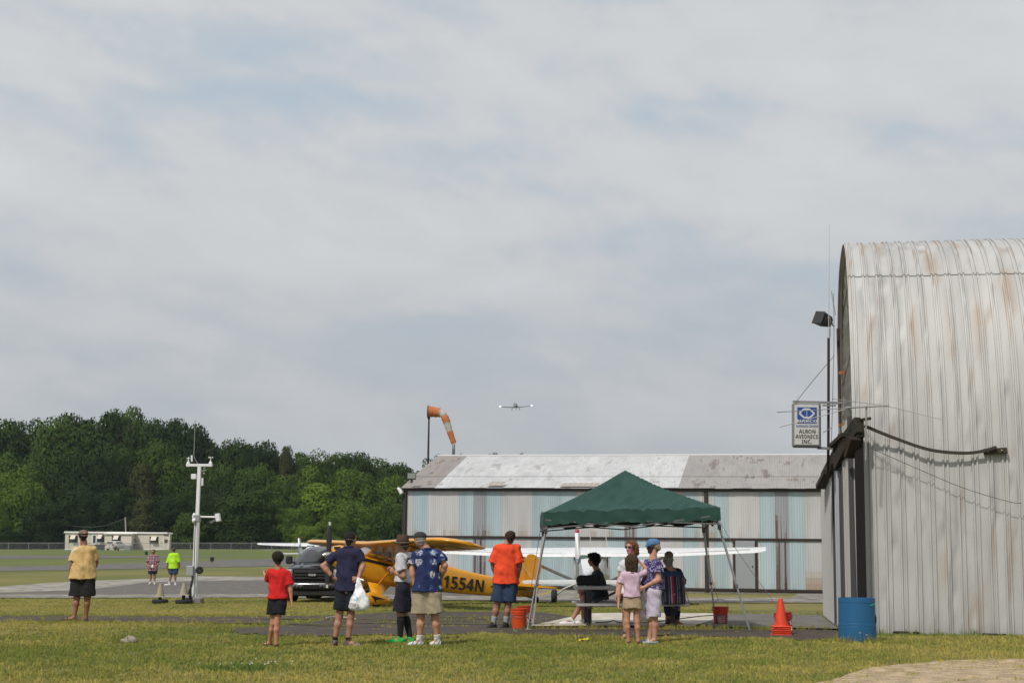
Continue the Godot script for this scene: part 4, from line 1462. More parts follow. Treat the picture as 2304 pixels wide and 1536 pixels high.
	for side in [1, -1]:
		for k in 32:
			for row in 3:
				var s := S(Color.WHITE)
				var x0 := -.15 + k * .7
				var xm := x0 + .35
				var grey: bool = xm < along.call(1000.0) - .1 or xm > along.call(1525.0)
				var base_c := Color(.44, .4, .38) if grey else Color(.76, .77, .78)
				if xm > along.call(1525.0):
					base_c = Color(.48, .455, .44)
				base_c *= rng.randf_range(.93, 1.05)
				var y0 := row / 3.0 - .012
				var y1 := (row + 1) / 3.0 + .006
				var sag := .03 * fine.get_noise_2d(k * 33, 77) if row == 0 else 0.0
				for i in 40:
					var xa := x0 + i * .0178
					var xb := xa + .0178
					var za: float = [0, .011, .018, .011][i % 4] + .008 * (row % 2) + row * .006
					var zb: float = [0, .011, .018, .011][(i + 1) % 4] + .008 * (row % 2) + row * .006
					var pts := []
					for f in 6:
						var q := lerpf(y0, y1, f / 5.0)
						var z := .17 - q * run if side == 1 else -11.3 + q * run - .0
						pts.append([z, 3.93 + q * rise + (sag * (1 - f / 5.0) if row == 0 else 0.0)])
					for f in 5:
						var n1 := fine.get_noise_2d(xa * 60, pts[f][0] * 25 + side * 50)
						var n2 := fine.get_noise_2d(xa * 800, pts[f][0] * 120)
						var c := base_c * (.93 + .18 * n1 + .15 * n2)
						c = c.lerp(Color(.2, .15, .12), smoothstep(.12, .42, n1 + .4 * n2 - (.1 if grey else .22)) * (.75 if grey else .5))
						c.a = 1
						s.set_color(c)
						quad(s, Vector3(xa, pts[f][1] + za, pts[f][0]), Vector3(xb, pts[f][1] + zb, pts[f][0]), Vector3(xb, pts[f + 1][1] + zb, pts[f + 1][0]), Vector3(xa, pts[f + 1][1] + za, pts[f + 1][0]))
				part("roof_sheet", s, m, o)
	for tear in [[1093.0, 1130.0, .1], [1258.0, 1345.0, .05]]:
		var s := S(Color.WHITE)
		var x0: float = along.call(tear[0])
		var x1: float = along.call(tear[1])
		var n := int((x1 - x0) / .0356)
		for i in n:
			var xa := lerpf(x0, x1, float(i) / n)
			var xb := lerpf(x0, x1, (i + 1.0) / n)
			var za: float = .02 * (i % 2) + tear[2]
			var zb: float = .02 * ((i + 1) % 2) + tear[2]
			s.set_color(Color(.6, .56, .5) if i % 3 else Color(.4, .32, .25))
			quad(s, Vector3(xa, 3.95 + za * .6, .2), Vector3(xb, 3.95 + zb * .6, .2), Vector3(xb + .1, 4.08 + zb, -.2), Vector3(xa + .1, 4.08 + za, -.2))
		part("loose_roof_sheet", s, m, o)
	st = S()
	tube(st, [Vector3(-.1, 5.57, -5.5), Vector3(22.2, 5.57, -5.5)], .06, 8)
	part("ridge_cap", st, mat(Color(.5, .5, .5), .6), o)
	# lamps on its left end
	var fl := thing("floodlight", "square glass-faced floodlight standing on the long hangar's left roof corner", "floodlight", Vector3(-4.053, 4.165, -57.6))
	st = S()
	box(st, Vector3(0, .25, 0), Vector3(.36, .27, .1), Basis(Vector3.RIGHT, -.2))
	part("housing", st, mat(Color(.06, .06, .055), .6), fl)
	st = S()
	box(st, Vector3(0, .255, .056), Vector3(.31, .22, .01), Basis(Vector3.RIGHT, -.2))
	part("glass", st, mat(Color(.2, .22, .19), .15), fl)
	st = S()
	box(st, Vector3(0, .05, 0), Vector3(.1, .14, .06))
	part("stand", st, mat(Color(.06, .06, .055), .6), fl)
	var wl := thing("wall_lamp", "white cylindrical lamp slanting from the long hangar's left eave", "lamp", Vector3(-4.539, 3.838, -57.9))
	st = S()
	tube(st, [Vector3(-.1, .12, 0), Vector3(.0, .02, .03), Vector3(.08, -.12, .08)], [.05, .085, .085], 10)
	part("shade", st, mat(Color(.6, .6, .6), .5), wl)
	st = S()
	tube(st, [Vector3(.04, -.02, 0), Vector3(.16, .05, 0)], .02, 6)
	part("arm", st, mat(Color(.2, .2, .2), .5), wl)
func make_mobile_home() -> void:
	var D := 246.0
	var o := thing("mobile_home", "beige mobile home with awnings over its shuttered windows before the wood", "mobile home", Vector3(-67.849, 1.563, -246))
	var s := D / 3234.0   # metres per unit of bearing at that distance
	var X := func(px: float) -> float: return (px - 260) * s
	var Yv := func(py: float) -> float: return (1236.5 - py) * s
	var wall := mat(Color(.6, .56, .48), .8)
	var trim := mat(Color(.78, .77, .74), .7)
	var dark := mat(Color(.05, .035, .035), .8)
	var glass := mat(Color(.05, .06, .065), .1)
	var awn := mat(Color(.62, .56, .48), .7)
	var st := S()
	extrude(st, PackedVector2Array([Vector2(X.call(145), -.4), Vector2(X.call(372), -.4), Vector2(X.call(373), Yv.call(1200)), Vector2(X.call(144), Yv.call(1199))]), Transform3D(Basis(), Vector3(0, 0, -3.6)), 3.6)
	part("wall", st, wall, o)
	st = S()
	extrude(st, PackedVector2Array([Vector2(X.call(141.5), Yv.call(1199)), Vector2(X.call(143), Yv.call(1195.5)), Vector2(X.call(374), Yv.call(1197.5)), Vector2(X.call(376), Yv.call(1201))]), Transform3D(Basis(), Vector3(0, 0, -3.8)), 4.0)
	part("roof", st, trim, o)
	st = S()
	for px in [290.0, 316.0]:
		box(st, Vector3(X.call(px), Yv.call(1196), -1), Vector3(.2, .22, .2))
	part("roof_vent", st, dark, o)
	st = S()
	var i0 := 146
	while i0 < 372:   # siding joints
		box(st, Vector3(X.call(i0), Yv.call(1218), .012), Vector3(.03, 2.9, .03))
		i0 += 6
	stuff(part("siding_joints", st, mat(Color(.54, .5, .42), .8), o))
	st = S()
	box(st, Vector3(X.call(258), -.05, .02), Vector3(X.call(372) - X.call(145), .35, .06))
	part("skirting", st, trim, o)
	st = S()
	box(st, Vector3(X.call(366.5), Yv.call(1217), .02), Vector3(.12, 2.6, .06))
	part("corner_trim", st, trim, o)
	st = S()   # right end, slightly turned to us
	extrude(st, PackedVector2Array([Vector2(0, -.4), Vector2(1.0, -.4), Vector2(1.1, Yv.call(1202)), Vector2(0, Yv.call(1200))]), Transform3D(Basis(), Vector3(X.call(366), 0, -.35)), .3)
	part("end_wall", st, mat(Color(.64, .6, .52), .8), o)
	st = S()
	box(st, Vector3(X.call(371.5), Yv.call(1201.5), .0), Vector3(.85, .5, .2))
	part("end_gable", st, mat(Color(.13, .11, .1), .8), o)
	st = S()
	extrude(st, PackedVector2Array([Vector2(X.call(243), -.4), Vector2(X.call(302), -.4), Vector2(X.call(302), Yv.call(1201.5)), Vector2(X.call(243), Yv.call(1201))]), Transform3D(Basis(), Vector3(0, 0, .03)), 2.2)
	var porch := part("porch_room", st, wall, o)
	st = S()
	box(st, Vector3(X.call(273), Yv.call(1201), 1.2), Vector3(X.call(308) - X.call(242), .16, 2.6))
	part("porch_roof", st, trim, porch)
	for w in [[163, 1210, 0.0, 11], [223, 1209, 0.0, 10], [268, 1211, 2.25, 11], [345, 1213, 0.0, 12]]:
		var x: float = X.call(w[0] - 0.0)
		var y: float = Yv.call(w[1] + 4.0)
		st = S()
		box(st, Vector3(x, y, w[2] + .02), Vector3(1.0, .95, .05))
		var win := part("window", st, glass, o)
		for sd in [-1, 1]:
			st = S()
			box(st, Vector3(x + sd * .62, y + .12, w[2] + .03), Vector3(.26, 1.25, .06))
			part("shutter", st, dark, win)
		st = S()
		var hw: float = w[3] * s * .5
		extrude(st, PackedVector2Array([Vector2(0, 0), Vector2(.08, 0), Vector2(.75, -.68), Vector2(.7, -.72)]), Transform3D(Basis(Vector3(0, 0, 1), UP, Vector3(1, 0, 0)), Vector3(x - hw, y + .78, w[2])), hw * 2)
		part("awning", st, awn, win)
	st = S()
	extrude(st, PackedVector2Array([Vector2(0, 0), Vector2(.08, 0), Vector2(.65, -.6), Vector2(.6, -.64)]), Transform3D(Basis(Vector3(1, 0, 0), UP, Vector3(0, 0, 1)), Vector3(X.call(370), Yv.call(1208), -.7)), .8)
	part("awning", st, awn, o)
	st = S()
	box(st, Vector3(X.call(372), Yv.call(1217.5), -.02), Vector3(.5, .6, .06))
	part("end_window", st, dark, o)
	st = S()
	box(st, Vector3(X.call(210.5), Yv.call(1214), .04), Vector3(.85, 1.65, .08))
	var door := part("door", st, mat(Color(.7, .7, .7), .6), o)
	st = S()
	box(st, Vector3(X.call(210.5), Yv.call(1213), .09), Vector3(.45, 1.3, .03))
	part("door_pane", st, glass, door)
	st = S()
	for k in 5:
		box(st, Vector3(X.call(305) + k * .28, .9 - k * .22, .8), Vector3(.28, .12, 1.0))
	for z in [.35, 1.25]:
		beam(st, Vector3(X.call(304), 1.9, z), Vector3(X.call(314), .7, z), .05, .06)
		for k in 4:
			beam(st, Vector3(X.call(304) + k * .25, 1.85 - k * .4, z), Vector3(X.call(304) + k * .25, .1, z), .04, .04)
	part("steps", st, mat(Color(.12, .09, .08), .9), o)
	for b in [[222, 1228, 1.1], [234, 1229, .9]]:
		st = S()
		box(st, Vector3(X.call(b[0]), .4, .7), Vector3(b[2], 1.0, .8))
		tag(part("bin", st, mat(Color(.035, .04, .045), .7)), "dark bin against the mobile home, %s" % ("left of the two" if b[0] == 222 else "nearest the white car"), "bin", "bins by the mobile home")
		get_child(-1).position = o.position
	# the white hatchback
	var c := thing("parked_car", "small white hatchback parked with its rear to us at the mobile home", "car", ground((262 - 1152) / 3234.0 * 241, 241), deg_to_rad(-24), "cars parked far off")
	car_shape(c, paint(Color(.62, .6, .56)), 1.0)
	st = S()
	box(st, Vector3.ZERO, Vector3(1.1, .95, .8), Basis(), .05)
	var bx := part("utility_box", st, mat(Color(.22, .23, .23), .7))
	bx.position = Vector3(-63.666, 1.814, -238)
	tag(bx, "grey utility cabinet in front of the mobile home beside the white car", "cabinet", "grey utility cabinets")
	st = S()
	box(st, Vector3.ZERO, Vector3(1.05, .8, .7), Basis(), .05)
	bx = part("utility_box", st, mat(Color(.25, .26, .25), .7))
	bx.position = Vector3(-40.125, 1.161, -236)
	tag(bx, "grey utility cabinet by the fence left of the red-shirted boy's head", "cabinet", "grey utility cabinets")
	st = S()
	tube(st, [Vector3(-67.102, 1.679, -250), Vector3(-67.552, 7.205, -250)], [.16, .13], 8)
	tag(part("utility_pole", st, mat(Color(.24, .22, .2), .9)), "weathered utility pole rising behind the mobile home", "pole")
	st = S()
	tube(st, curve_pts([Vector3(-67.543, 6.974, -250), Vector3(-74.051, 5.594, -255), Vector3(-85.449, 6.272, -262)], 6), .035, 4)
	tag(part("wire", st, mat(Color(.1, .1, .1), .7)), "overhead wire leaving the utility pole behind the mobile home", "wire")
func car_shape(o: Node3D, body: Material, sc: float) -> void:   # rear towards +z
	var st := S()
	var rings := []
	for e in [[2.0, .35, .95, .74], [1.9, .3, 1.0, .82], [.0, .25, 1.0, .85], [-1.2, .25, .95, .84], [-1.9, .35, .8, .76], [-2.05, .45, .65, .6]]:
		var ring := PackedVector3Array()
		for c in [[-1.0, e[1]], [-.9, e[1] - .05], [.9, e[1] - .05], [1.0, e[1]], [1.0, e[2] - .12], [.9, e[2]], [-.9, e[2]], [-1.0, e[2] - .12]]:
			ring.append(Vector3(c[0] * e[3], c[1], e[0]) * sc)
		rings.append(ring)
	loft(st, rings)
	part("body", st, body, o)
	st = S()
	rings = []
	for e in [[.95, 1.95, -1.2, .8], [1.25, 1.75, -.6, .7], [1.46, 1.5, -.2, .62], [1.5, 1.3, .1, .56]]:
		var ring := PackedVector3Array()
		for c in [[-1, 0], [1, 0], [1, 1], [-1, 1]]:
			ring.append(Vector3(c[0] * e[3], e[0], lerpf(e[1], e[2], c[1])) * sc)
		rings.append(ring)
	loft(st, rings, true, true, -1)
	part("cabin", st, body, o)
	st = S()
	box(st, Vector3(0, 1.2, 1.84) * sc, Vector3(1.2, .38, .04) * sc, Basis(Vector3.RIGHT, -.55))
	for s in [-1, 1]:
		box(st, Vector3(s * .735, 1.18, .4) * sc, Vector3(.04, .32, 1.5) * sc)
	part("window", st, mat(Color(.03, .035, .04), .1), o)
	for s in [-1, 1]:
		st = S()
		box(st, Vector3(s * .72, .85, 1.95) * sc, Vector3(.2, .3, .14) * sc)
		part("tail_light", st, mat(Color(.3, .02, .02), .3), o)
		for z in [1.3, -1.25]:
			st = S()
			lathe(st, [Vector2(.01, 0), Vector2(.3, 0), Vector2(.31, .1), Vector2(.3, .2), Vector2(.01, .2)], 14, Transform3D(Basis(Vector3(0, 0, 1), -PI / 2 * s), Vector3(s * .66, .31, z) * sc))
			part("wheel", st, mat(Color(.025, .025, .025), .8), o)
func make_fence() -> void:
	var f := thing("chain_link_fence", "long grey chain-link fence along the far edge of the airfield", "fence")
	var m := mat(Color(.3, .31, .31), .6, .3)
	var D := 234.0
	var x0 := -92.0
	var st: SurfaceTool
	var n := 26
	for i in n + 1:
		var x := x0 + i * 3.3
		st = S()
		tube(st, [ground(x, D, -.1), ground(x, D, 1.25)], .04, 5)
		part("post", st, m, f)
	st = S()
	var pts := []
	for i in n + 1:
		pts.append(ground(x0 + i * 3.3, D, 1.22))
	tube(st, pts, .035, 5)
	part("top_rail", st, m, f)
	st = S()
	for i in int(n * 3.3 / .16):
		var x := x0 + i * .16
		for s in [-1, 1]:
			var a := ground(x, D, .02)
			var b := ground(x + s * 1.1, D, 1.2)
			var w := Vector3(.006, 0, 0)
			quad(st, a - w, a + w, b + w, b - w)
	stuff(part("wire_mesh", st, m, f))
# ---------------------------------------------------------------- aircraft and vehicles
# an oval to boxy cross-section: pow 2 is an ellipse, more is squarer; axis 0 lies across x, 2 across z
func section(axis: int, at: float, lo: float, hi: float, half: float, square := 3.0, n := 16, centre := 0.0) -> PackedVector3Array:
	var out := PackedVector3Array()
	for k in n:
		var a := TAU * k / n
		var c := cos(a)
		var s := sin(a)
		var u := signf(c) * pow(absf(c), 2.0 / square) * half + centre
		var y := (lo + hi) * .5 + signf(s) * pow(absf(s), 2.0 / square) * (hi - lo) * .5
		out.append(Vector3(at, y, u) if axis == 0 else Vector3(u, y, at))
	return out
# airfoil outline in (chordwise, up), nose at 0
func airfoil(chord: float, thick: float, n := 9) -> Array:
	var out := []
	for k in n:
		var t := pow(float(k) / (n - 1), 1.7)
		out.append(Vector2(t * chord, thick * (2.6 * sqrt(t) - 1.9 * t - .7 * t * t * t) * .72 + .005))
	for k in range(n - 1, 0, -1):
		var t := pow(float(k) / (n - 1), 1.7)
		out.append(Vector2(t * chord, -thick * .22 * (1 - t) * minf(1, t * 12)))
	return out
func wheel(st: SurfaceTool, c: Vector3, axis: Vector3, r: float, w: float) -> void:
	var b := look(axis)
	lathe(st, [Vector2(.02, -w * .4), Vector2(r * .6, -w * .45), Vector2(r * .94, -w * .5), Vector2(r, -w * .25), Vector2(r, w * .25), Vector2(r * .94, w * .5), Vector2(r * .6, w * .45), Vector2(.02, w * .4)], 18, Transform3D(Basis(b.x, b.z, -b.y), c), false)
func make_yellow_plane() -> void:
	# nose towards -x, port wing towards +z
	var o := thing("yellow_airplane", "yellow high-wing taildragger with black number on its side behind the standing men", "airplane", Vector3(-3.667, -0.138, -42), deg_to_rad(28))
	var y := paint(Color(.74, .325, .008), .35)
	var black := mat(Color(.012, .011, .01), .4)
	var st := S()
	var rings := []
	for e in [[-.95, .8, 1.6, .36, 3.2], [-.7, .7, 1.5, .38, 4.0], [-.2, .61, 1.33, .385, 5.0], [.3, .53, 1.22, .385, 5.0], [.72, .49, 1.2, .38, 5.0]]:
		rings.append(section(0, e[0], e[1], e[2], e[3], e[4]))
	loft(st, rings)
	rings = []
	for e in [[.7, .49, 1.58, .37, 4.0], [1.2, .43, 1.44, .34, 4.0], [1.8, .36, 1.18, .3, 4.0], [2.6, .29, .98, .25, 4.0], [3.5, .225, .8, .18, 4.0], [4.3, .19, .66, .1, 4.0], [5.0, .18, .56, .04, 3.0]]:
		rings.append(section(0, e[0], e[1], e[2], e[3], e[4]))
	loft(st, rings)
	part("fuselage", st, y, o)
	st = S()
	rings = []
	for e in [[-1.72, 1.3, 1.62, .17, 2.2], [-1.66, 1.18, 1.72, .27, 2.3], [-1.45, 1.02, 1.74, .34, 2.4], [-1.2, .9, 1.7, .36, 2.7], [-.95, .8, 1.6, .362, 3.2]]:
		rings.append(section(0, e[0], e[1], e[2], e[3], e[4]))
	loft(st, rings)
	var cowl := part("cowling", st, y, o)
	st = S()
	for s in [-1, 1]:
		ball(st, Vector3(-1.71, 1.5, .14 * s), Vector3(.03, .06, .07), 10)
	box(st, Vector3(-1.62, 1.66, .22), Vector3(.16, .07, .12))
	part("air_intake", st, black, cowl)
	st = S()
	tube(st, [Vector3(-1.0, .85, .3), Vector3(-1.0, .78, .42), Vector3(-.9, .74, .5)], .035, 8)
	part("exhaust_pipe", st, mat(Color(.5, .48, .44), .35, .7), cowl)
	# propeller
	st = S()
	lathe(st, [Vector2(.004, .2), Vector2(.045, .15), Vector2(.085, .05), Vector2(.1, -.02), Vector2(.1, -.05)], 16, Transform3D(Basis(Vector3(0, 0, 1), Vector3(-1, 0, 0), Vector3(0, -1, 0)), Vector3(-1.8, 1.46, 0)), false)
	part("spinner", st, mat(Color(.6, .57, .52), .2, .9), o)
	var pb := Basis(Vector3.RIGHT, deg_to_rad(4))
	for s in [1.0, -1.0]:
		st = S()
		rings = []
		for e in [[.05, .05, .03], [.2, .075, .025], [.45, .09, .018], [.72, .085, .012], [.88, .06, .009], [.92, .04, .006]]:
			var tw := deg_to_rad(62 - 48 * e[0])
			var ring := PackedVector3Array()
			for k in 8:
				var a := TAU * k / 8
				var v := Vector3(sin(a) * e[2], 0, cos(a) * e[1])
				v = Vector3(v.x * cos(tw) + v.z * sin(tw), 0, -v.x * sin(tw) + v.z * cos(tw))
				ring.append(Vector3(-1.8, 1.46, 0) + pb * (v + UP * e[0] * s))
			rings.append(ring)
		loft(st, rings)
		var bl := part("propeller_blade", st, mat(Color(.025, .025, .03), .35), o)
		st = S()
		box(st, Vector3(-1.803, 1.46, 0) + pb * Vector3(0, .885 * s, 0), Vector3(.028, .09, .12), pb)
		part("white_tip", st, mat(Color(.65, .66, .66), .5), bl)
	st = S()
	tube(st, [Vector3(-1.79, 1.46, 0), Vector3(-1.66, 1.46, 0)], .1, 12)
	part("hub", st, black, o)
	# wings: one panel each side, with rounded tips, nose-up with the tail on the ground
	var pitch := deg_to_rad(-9)
	for s in [1.0, -1.0]:
		st = S()
		rings = []
		for e in [[0.0, 1.0], [2.0, 1.0], [4.3, 1.0], [4.75, .96], [5.05, .85], [5.25, .66], [5.35, .4], [5.38, .15]]:
			var ring := PackedVector3Array()
			for p in airfoil(1.6 * e[1], .21 * (e[1] if e[1] > .5 else .5)):
				var q: Vector2 = (p - Vector2(.8 * e[1] - .1 * (1 - e[1]), 0)).rotated(pitch)
				ring.append(Vector3(q.x, q.y + 1.65 + e[0] * .018, e[0] * s))
			rings.append(ring)
		loft(st, rings, true, true)
		var wing := part("wing", st, y, o)
		st = S()
		for k in 13:   # fabric stitched down over the ribs
			var z: float = (.4 + k * .38) * s
			for half in [0]:
				beam(st, Vector3(-.6, 1.65 + absf(z) * .018 - .04 + .095, z), Vector3(.76, 1.65 + absf(z) * .018 - .04 - .12, z), .012, .006)
		stuff(part("rib_tapes", st, y, wing))
		st = S()
		for k in 2:
			tube(st, [Vector3(-.4 + k * .75, .62 - k * .03, .36 * s), Vector3(-.35 + k * .7, 1.69 - k * .12, 2.55 * s)], .028, 8)
		part("wing_strut", st, y, wing)
	var under := Transform3D(Basis(Vector3(0, 0, -1), Vector3(-1, 0, 0), Vector3(0, -1, 0)), Vector3.ZERO)
	letters("wing_number", "N1554N", .78, black, o, Transform3D(Basis(UP, 0) * Basis(Vector3(0, 0, 1), -pitch * -1.0) * under.basis, Vector3(.0, 1.655, 3.4)), "Droid Sans", .85)
	# cabin glass and frame
	st = S()
	var ws := []
	for j in 5:
		var t := j / 4.0
		var row := []
		for k in 9:
			var a := deg_to_rad(-78 + 156.0 * k / 8)
			row.append(Vector3(lerpf(-.72, -.3, t) - cos(a) * lerpf(.34, .24, t), lerpf(1.46, 1.77, t) + .06 * cos(a) * (1 - t), sin(a) * .375))
		ws.append(row)
	sheet(st, ws)
	part("windshield", st, pane(Color(.7, .72, .73, .6)), o)
	for s in [1.0, -1.0]:
		st = S()
		var z: float = .372 * s
		quad(st, Vector3(-.72, 1.5, z), Vector3(.7, 1.22, z), Vector3(.7, 1.6, z), Vector3(-.38, 1.74, z))
		var win := part("side_window", st, pane(Color(.8, .82, .8, .1)), o)
		st = S()
		beam(st, Vector3(-.75, 1.5, z), Vector3(-.33, 1.78, z), .035, .045)
		beam(st, Vector3(.02, 1.3, z), Vector3(.06, 1.72, z), .035, .045)
		beam(st, Vector3(-.33, 1.36, z * .96), Vector3(-.12, 1.73, z * .96), .03, .035)
		beam(st, Vector3(.68, 1.2, z), Vector3(.72, 1.58, z), .04, .06)
		beam(st, Vector3(-.76, 1.505, z), Vector3(.72, 1.215, z), .04, .04)
		part("window_frame", st, y, win)
		st = S()
		beam(st, Vector3(-1.5, 1.43, .335 * s), Vector3(-.95, 1.36, .366 * s), .012, .075)
		beam(st, Vector3(-.95, 1.36, .372 * s), Vector3(.3, 1.07, .388 * s), .012, .085)
		beam(st, Vector3(.3, 1.07, .388 * s), Vector3(1.25, .9, .343 * s), .012, .07)
		beam(st, Vector3(3.32, .52, .203 * s), Vector3(4.6, .4, .078 * s), .012, .03)
		part("stripe", st, black, o)
		letters("number", "N1554N", .36, black, o, Transform3D(Basis(UP, deg_to_rad(3.6 if s > 0 else 180 - 3.6)) * Basis(Vector3(0, 0, 1), deg_to_rad(-7.0 * s)), Vector3(2.2, .62 if s > 0 else .6, .292 * s)), "Droid Sans", .97)
		# undercarriage
		st = S()
		var ga := PackedVector3Array([Vector3(-.72, .7, .37 * s), Vector3(-.02, .58, .37 * s), Vector3(-.02, .56, .33 * s), Vector3(-.72, .68, .33 * s)])
		var gb := PackedVector3Array([Vector3(-.82, .36, .93 * s), Vector3(-.52, .36, .93 * s), Vector3(-.52, .34, .89 * s), Vector3(-.82, .34, .89 * s)])
		loft(st, [ga, gb], true, true, -1)
		part("gear_leg", st, y, o)
		st = S()
		tube(st, [Vector3(-.7, .3, .8 * s), Vector3(-.5, .6, .1 * s)], .02, 6)
		part("shock_strut", st, black, o)
		st = S()
		rings = []
		for e in [[-1.4, .2, .28, .02], [-1.34, .11, .35, .075], [-1.15, .055, .43, .12], [-.9, .05, .42, .12], [-.68, .08, .31, .08], [-.54, .11, .22, .03], [-.5, .14, .18, .008]]:
			rings.append(section(0, e[0] + .25, e[1], e[2], e[3], 2.2, 14, .92 * s))
		loft(st, rings)
		var pant := part("wheel_fairing", st, y, o)
		st = S()
		var zz: float = .92 * s + .122 * s
		extrude(st, PackedVector2Array([Vector2(-1.16, .34), Vector2(-.68, .22), Vector2(-.98, .22), Vector2(-1.01, .14), Vector2(-1.08, .25)]), Transform3D(Basis(), Vector3(.25, 0, zz - .006)), .012)
		part("arrow_mark", st, black, pant)
		st = S()
		wheel(st, Vector3(-.7, .19, .92 * s), Vector3(0, 0, 1), .19, .13)
		part("wheel", st, mat(Color(.02, .02, .02), .85), o)
	# tail
	st = S()
	extrude(st, PackedVector2Array([Vector2(3.95, .68), Vector2(4.25, 1.05), Vector2(4.45, 1.32), Vector2(4.62, 1.34), Vector2(4.62, .5)]), Transform3D(Basis(), Vector3(0, 0, -.03)), .06, true)
	part("fin", st, y, o)
	st = S()
	var rud := PackedVector2Array([Vector2(4.635, .22), Vector2(4.635, 1.36)])
	for k in 9:
		var a := deg_to_rad(112 - 150.0 * k / 8)
		rud.append(Vector2(4.82 + cos(a) * .34, 1.06 + sin(a) * .42))
	rud.append_array([Vector2(5.14, .5), Vector2(5.0, .25)])
	extrude(st, rud, Transform3D(Basis(), Vector3(0, 0, -.028)), .056, true)
	part("rudder", st, y, o)
	for s in [1.0, -1.0]:
		st = S()
		var pl := PackedVector2Array([Vector2(4.05, .06), Vector2(4.3, .7), Vector2(4.55, 1.22), Vector2(4.78, 1.42), Vector2(4.95, 1.4), Vector2(5.06, 1.2), Vector2(5.08, .25), Vector2(4.85, .06)])
		extrude(st, pl, Transform3D(Basis(Vector3(1, -.09, 0), Vector3(0, 0, s), Vector3(0, 1, 0)), Vector3(0, .9, 0)), .05, true)
		part("tailplane", st, y, o)
		st = S()
		tube(st, [Vector3(4.4, .26, .05 * s), Vector3(4.6, .5, .85 * s)], .012, 5)
		tube(st, [Vector3(4.45, 1.2, .02 * s), Vector3(4.6, .53, .85 * s)], .008, 5)
		part("tail_brace", st, mat(Color(.3, .3, .3), .4, .6), o)
	st = S()
	tube(st, [Vector3(4.55, .22, 0), Vector3(4.95, .12, 0)], .025, 6)
	wheel(st, Vector3(4.98, .1, 0), Vector3(0, 0, 1), .1, .06)
	part("tail_wheel", st, mat(Color(.02, .02, .02), .8), o)
	st = S()
	box(st, Vector3(-.1, .95, 0), Vector3(.35, .7, .5))
	box(st, Vector3(.45, 1.05, 0), Vector3(.1, .7, .5))
	part("seat", st, mat(Color(.1, .07, .05), .9), o)
func make_white_plane() -> Node3D:
	# nose towards -z
	var o := thing("white_airplane", "white high-wing airplane seen from behind between the canopy and the blue doors", "airplane", Vector3(2.491, -0.15, -45), deg_to_rad(-8), "parked white airplanes")
	var w := paint(Color(.78, .79, .8), .3)
	var blue := mat(Color(.07, .16, .24), .5)
	var glass := mat(Color(.06, .1, .085), .08)
	var st := S()
	var rings := []
	for e in [[-2.25, .72, 1.2, .3, 2.6], [-1.9, .6, 1.3, .46, 3.0], [-.95, .5, 1.35, .53, 3.4], [-.4, .48, 1.5, .53, 3.6], [.5, .5, 1.52, .52, 3.6], [1.2, .55, 1.3, .42, 3.2], [2.4, .6, 1.08, .28, 2.8], [3.8, .64, .92, .14, 2.4], [4.75, .66, .82, .05, 2.2]]:
		rings.append(section(2, e[0], e[1], e[2], e[3], e[4]))
	loft(st, rings)
	part("fuselage", st, w, o)
	st = S()
	box(st, Vector3(0, 1.36, .95), Vector3(.72, .3, .05), Basis(Vector3.RIGHT, -1.0))
	part("rear_window", st, glass, o)
	for s in [-1.0, 1.0]:
		st = S()
		box(st, Vector3(s * .52, 1.22, -.1), Vector3(.03, .34, .8))
		part("side_window", st, glass, o)
		st = S()
		rings = []
		for e in [[.0, 1.55, -.03], [2.6, 1.52, -.04], [5.0, 1.12, .02], [5.25, 1.0, .04], [5.38, .75, .07]]:
			var ring := PackedVector3Array()
			for p in airfoil(e[1], .19 * e[1] / 1.5):
				var q: Vector2 = (p - Vector2(.6 * e[1] / 1.5, 0)).rotated(deg_to_rad(-8.5 + e[0] * .5))
				ring.append(Vector3(e[0] * s, q.y + 1.57 + e[2], q.x - .1))
			rings.append(ring)
		loft(st, rings)
		var wing := part("wing", st, w, o)
		st = S()
		beam(st, Vector3(.75 * s, 1.5, .56), Vector3(2.6 * s, 1.515, .55), .012, .02)
		beam(st, Vector3(2.7 * s, 1.52, .52), Vector3(4.9 * s, 1.63, .3), .012, .02)
		stuff(part("flap_gap", st, mat(Color(.4, .41, .42), .6), wing))
		st = S()
		tube(st, [Vector3(.5 * s, .62, -.25), Vector3(2.5 * s, 1.5, -.15)], [.05, .045], 8)
		part("wing_strut", st, w, wing)
		st = S()
		tube(st, [Vector3(.42 * s, .6, .25), Vector3(.85 * s, .42, .28), Vector3(1.12 * s, .2, .3)], [.04, .03, .025], 7)
		part("gear_leg", st, mat(Color(.4, .41, .42), .4, .3), o)
		st = S()
		wheel(st, Vector3(1.15 * s, .2, .3), Vector3(1, 0, 0), .2, .15)
		part("wheel", st, mat(Color(.02, .02, .022), .85), o)
		st = S()
		extrude(st, PackedVector2Array([Vector2(.03, -.3), Vector2(1.5, -.12), Vector2(1.62, .15), Vector2(1.55, .42), Vector2(.03, .5)]), Transform3D(Basis(Vector3(s, 0, 0), Vector3(0, -.06, 1), Vector3(0, 1, 0)), Vector3(0, .7, 4.25)), .06)
		part("tailplane", st, w, o)
	st = S()
	extrude(st, PackedVector2Array([Vector2(3.3, .9), Vector2(4.1, 1.25), Vector2(4.45, 2.02), Vector2(4.62, 2.1), Vector2(4.9, 2.08), Vector2(4.78, .75), Vector2(4.3, .72)]), Transform3D(Basis(Vector3(0, 0, 1), UP, Vector3(1, 0, 0)), Vector3(-.045, 0, 0)), .09, true)
	var fin := part("fin", st, w, o)
	st = S()
	extrude(st, PackedVector2Array([Vector2(4.2, 1.3), Vector2(4.84, 1.22), Vector2(4.86, 1.36), Vector2(4.28, 1.45)]), Transform3D(Basis(Vector3(0, 0, 1), UP, Vector3(1, 0, 0)), Vector3(-.052, 0, 0)), .104)
	part("blue_band", st, blue, fin)
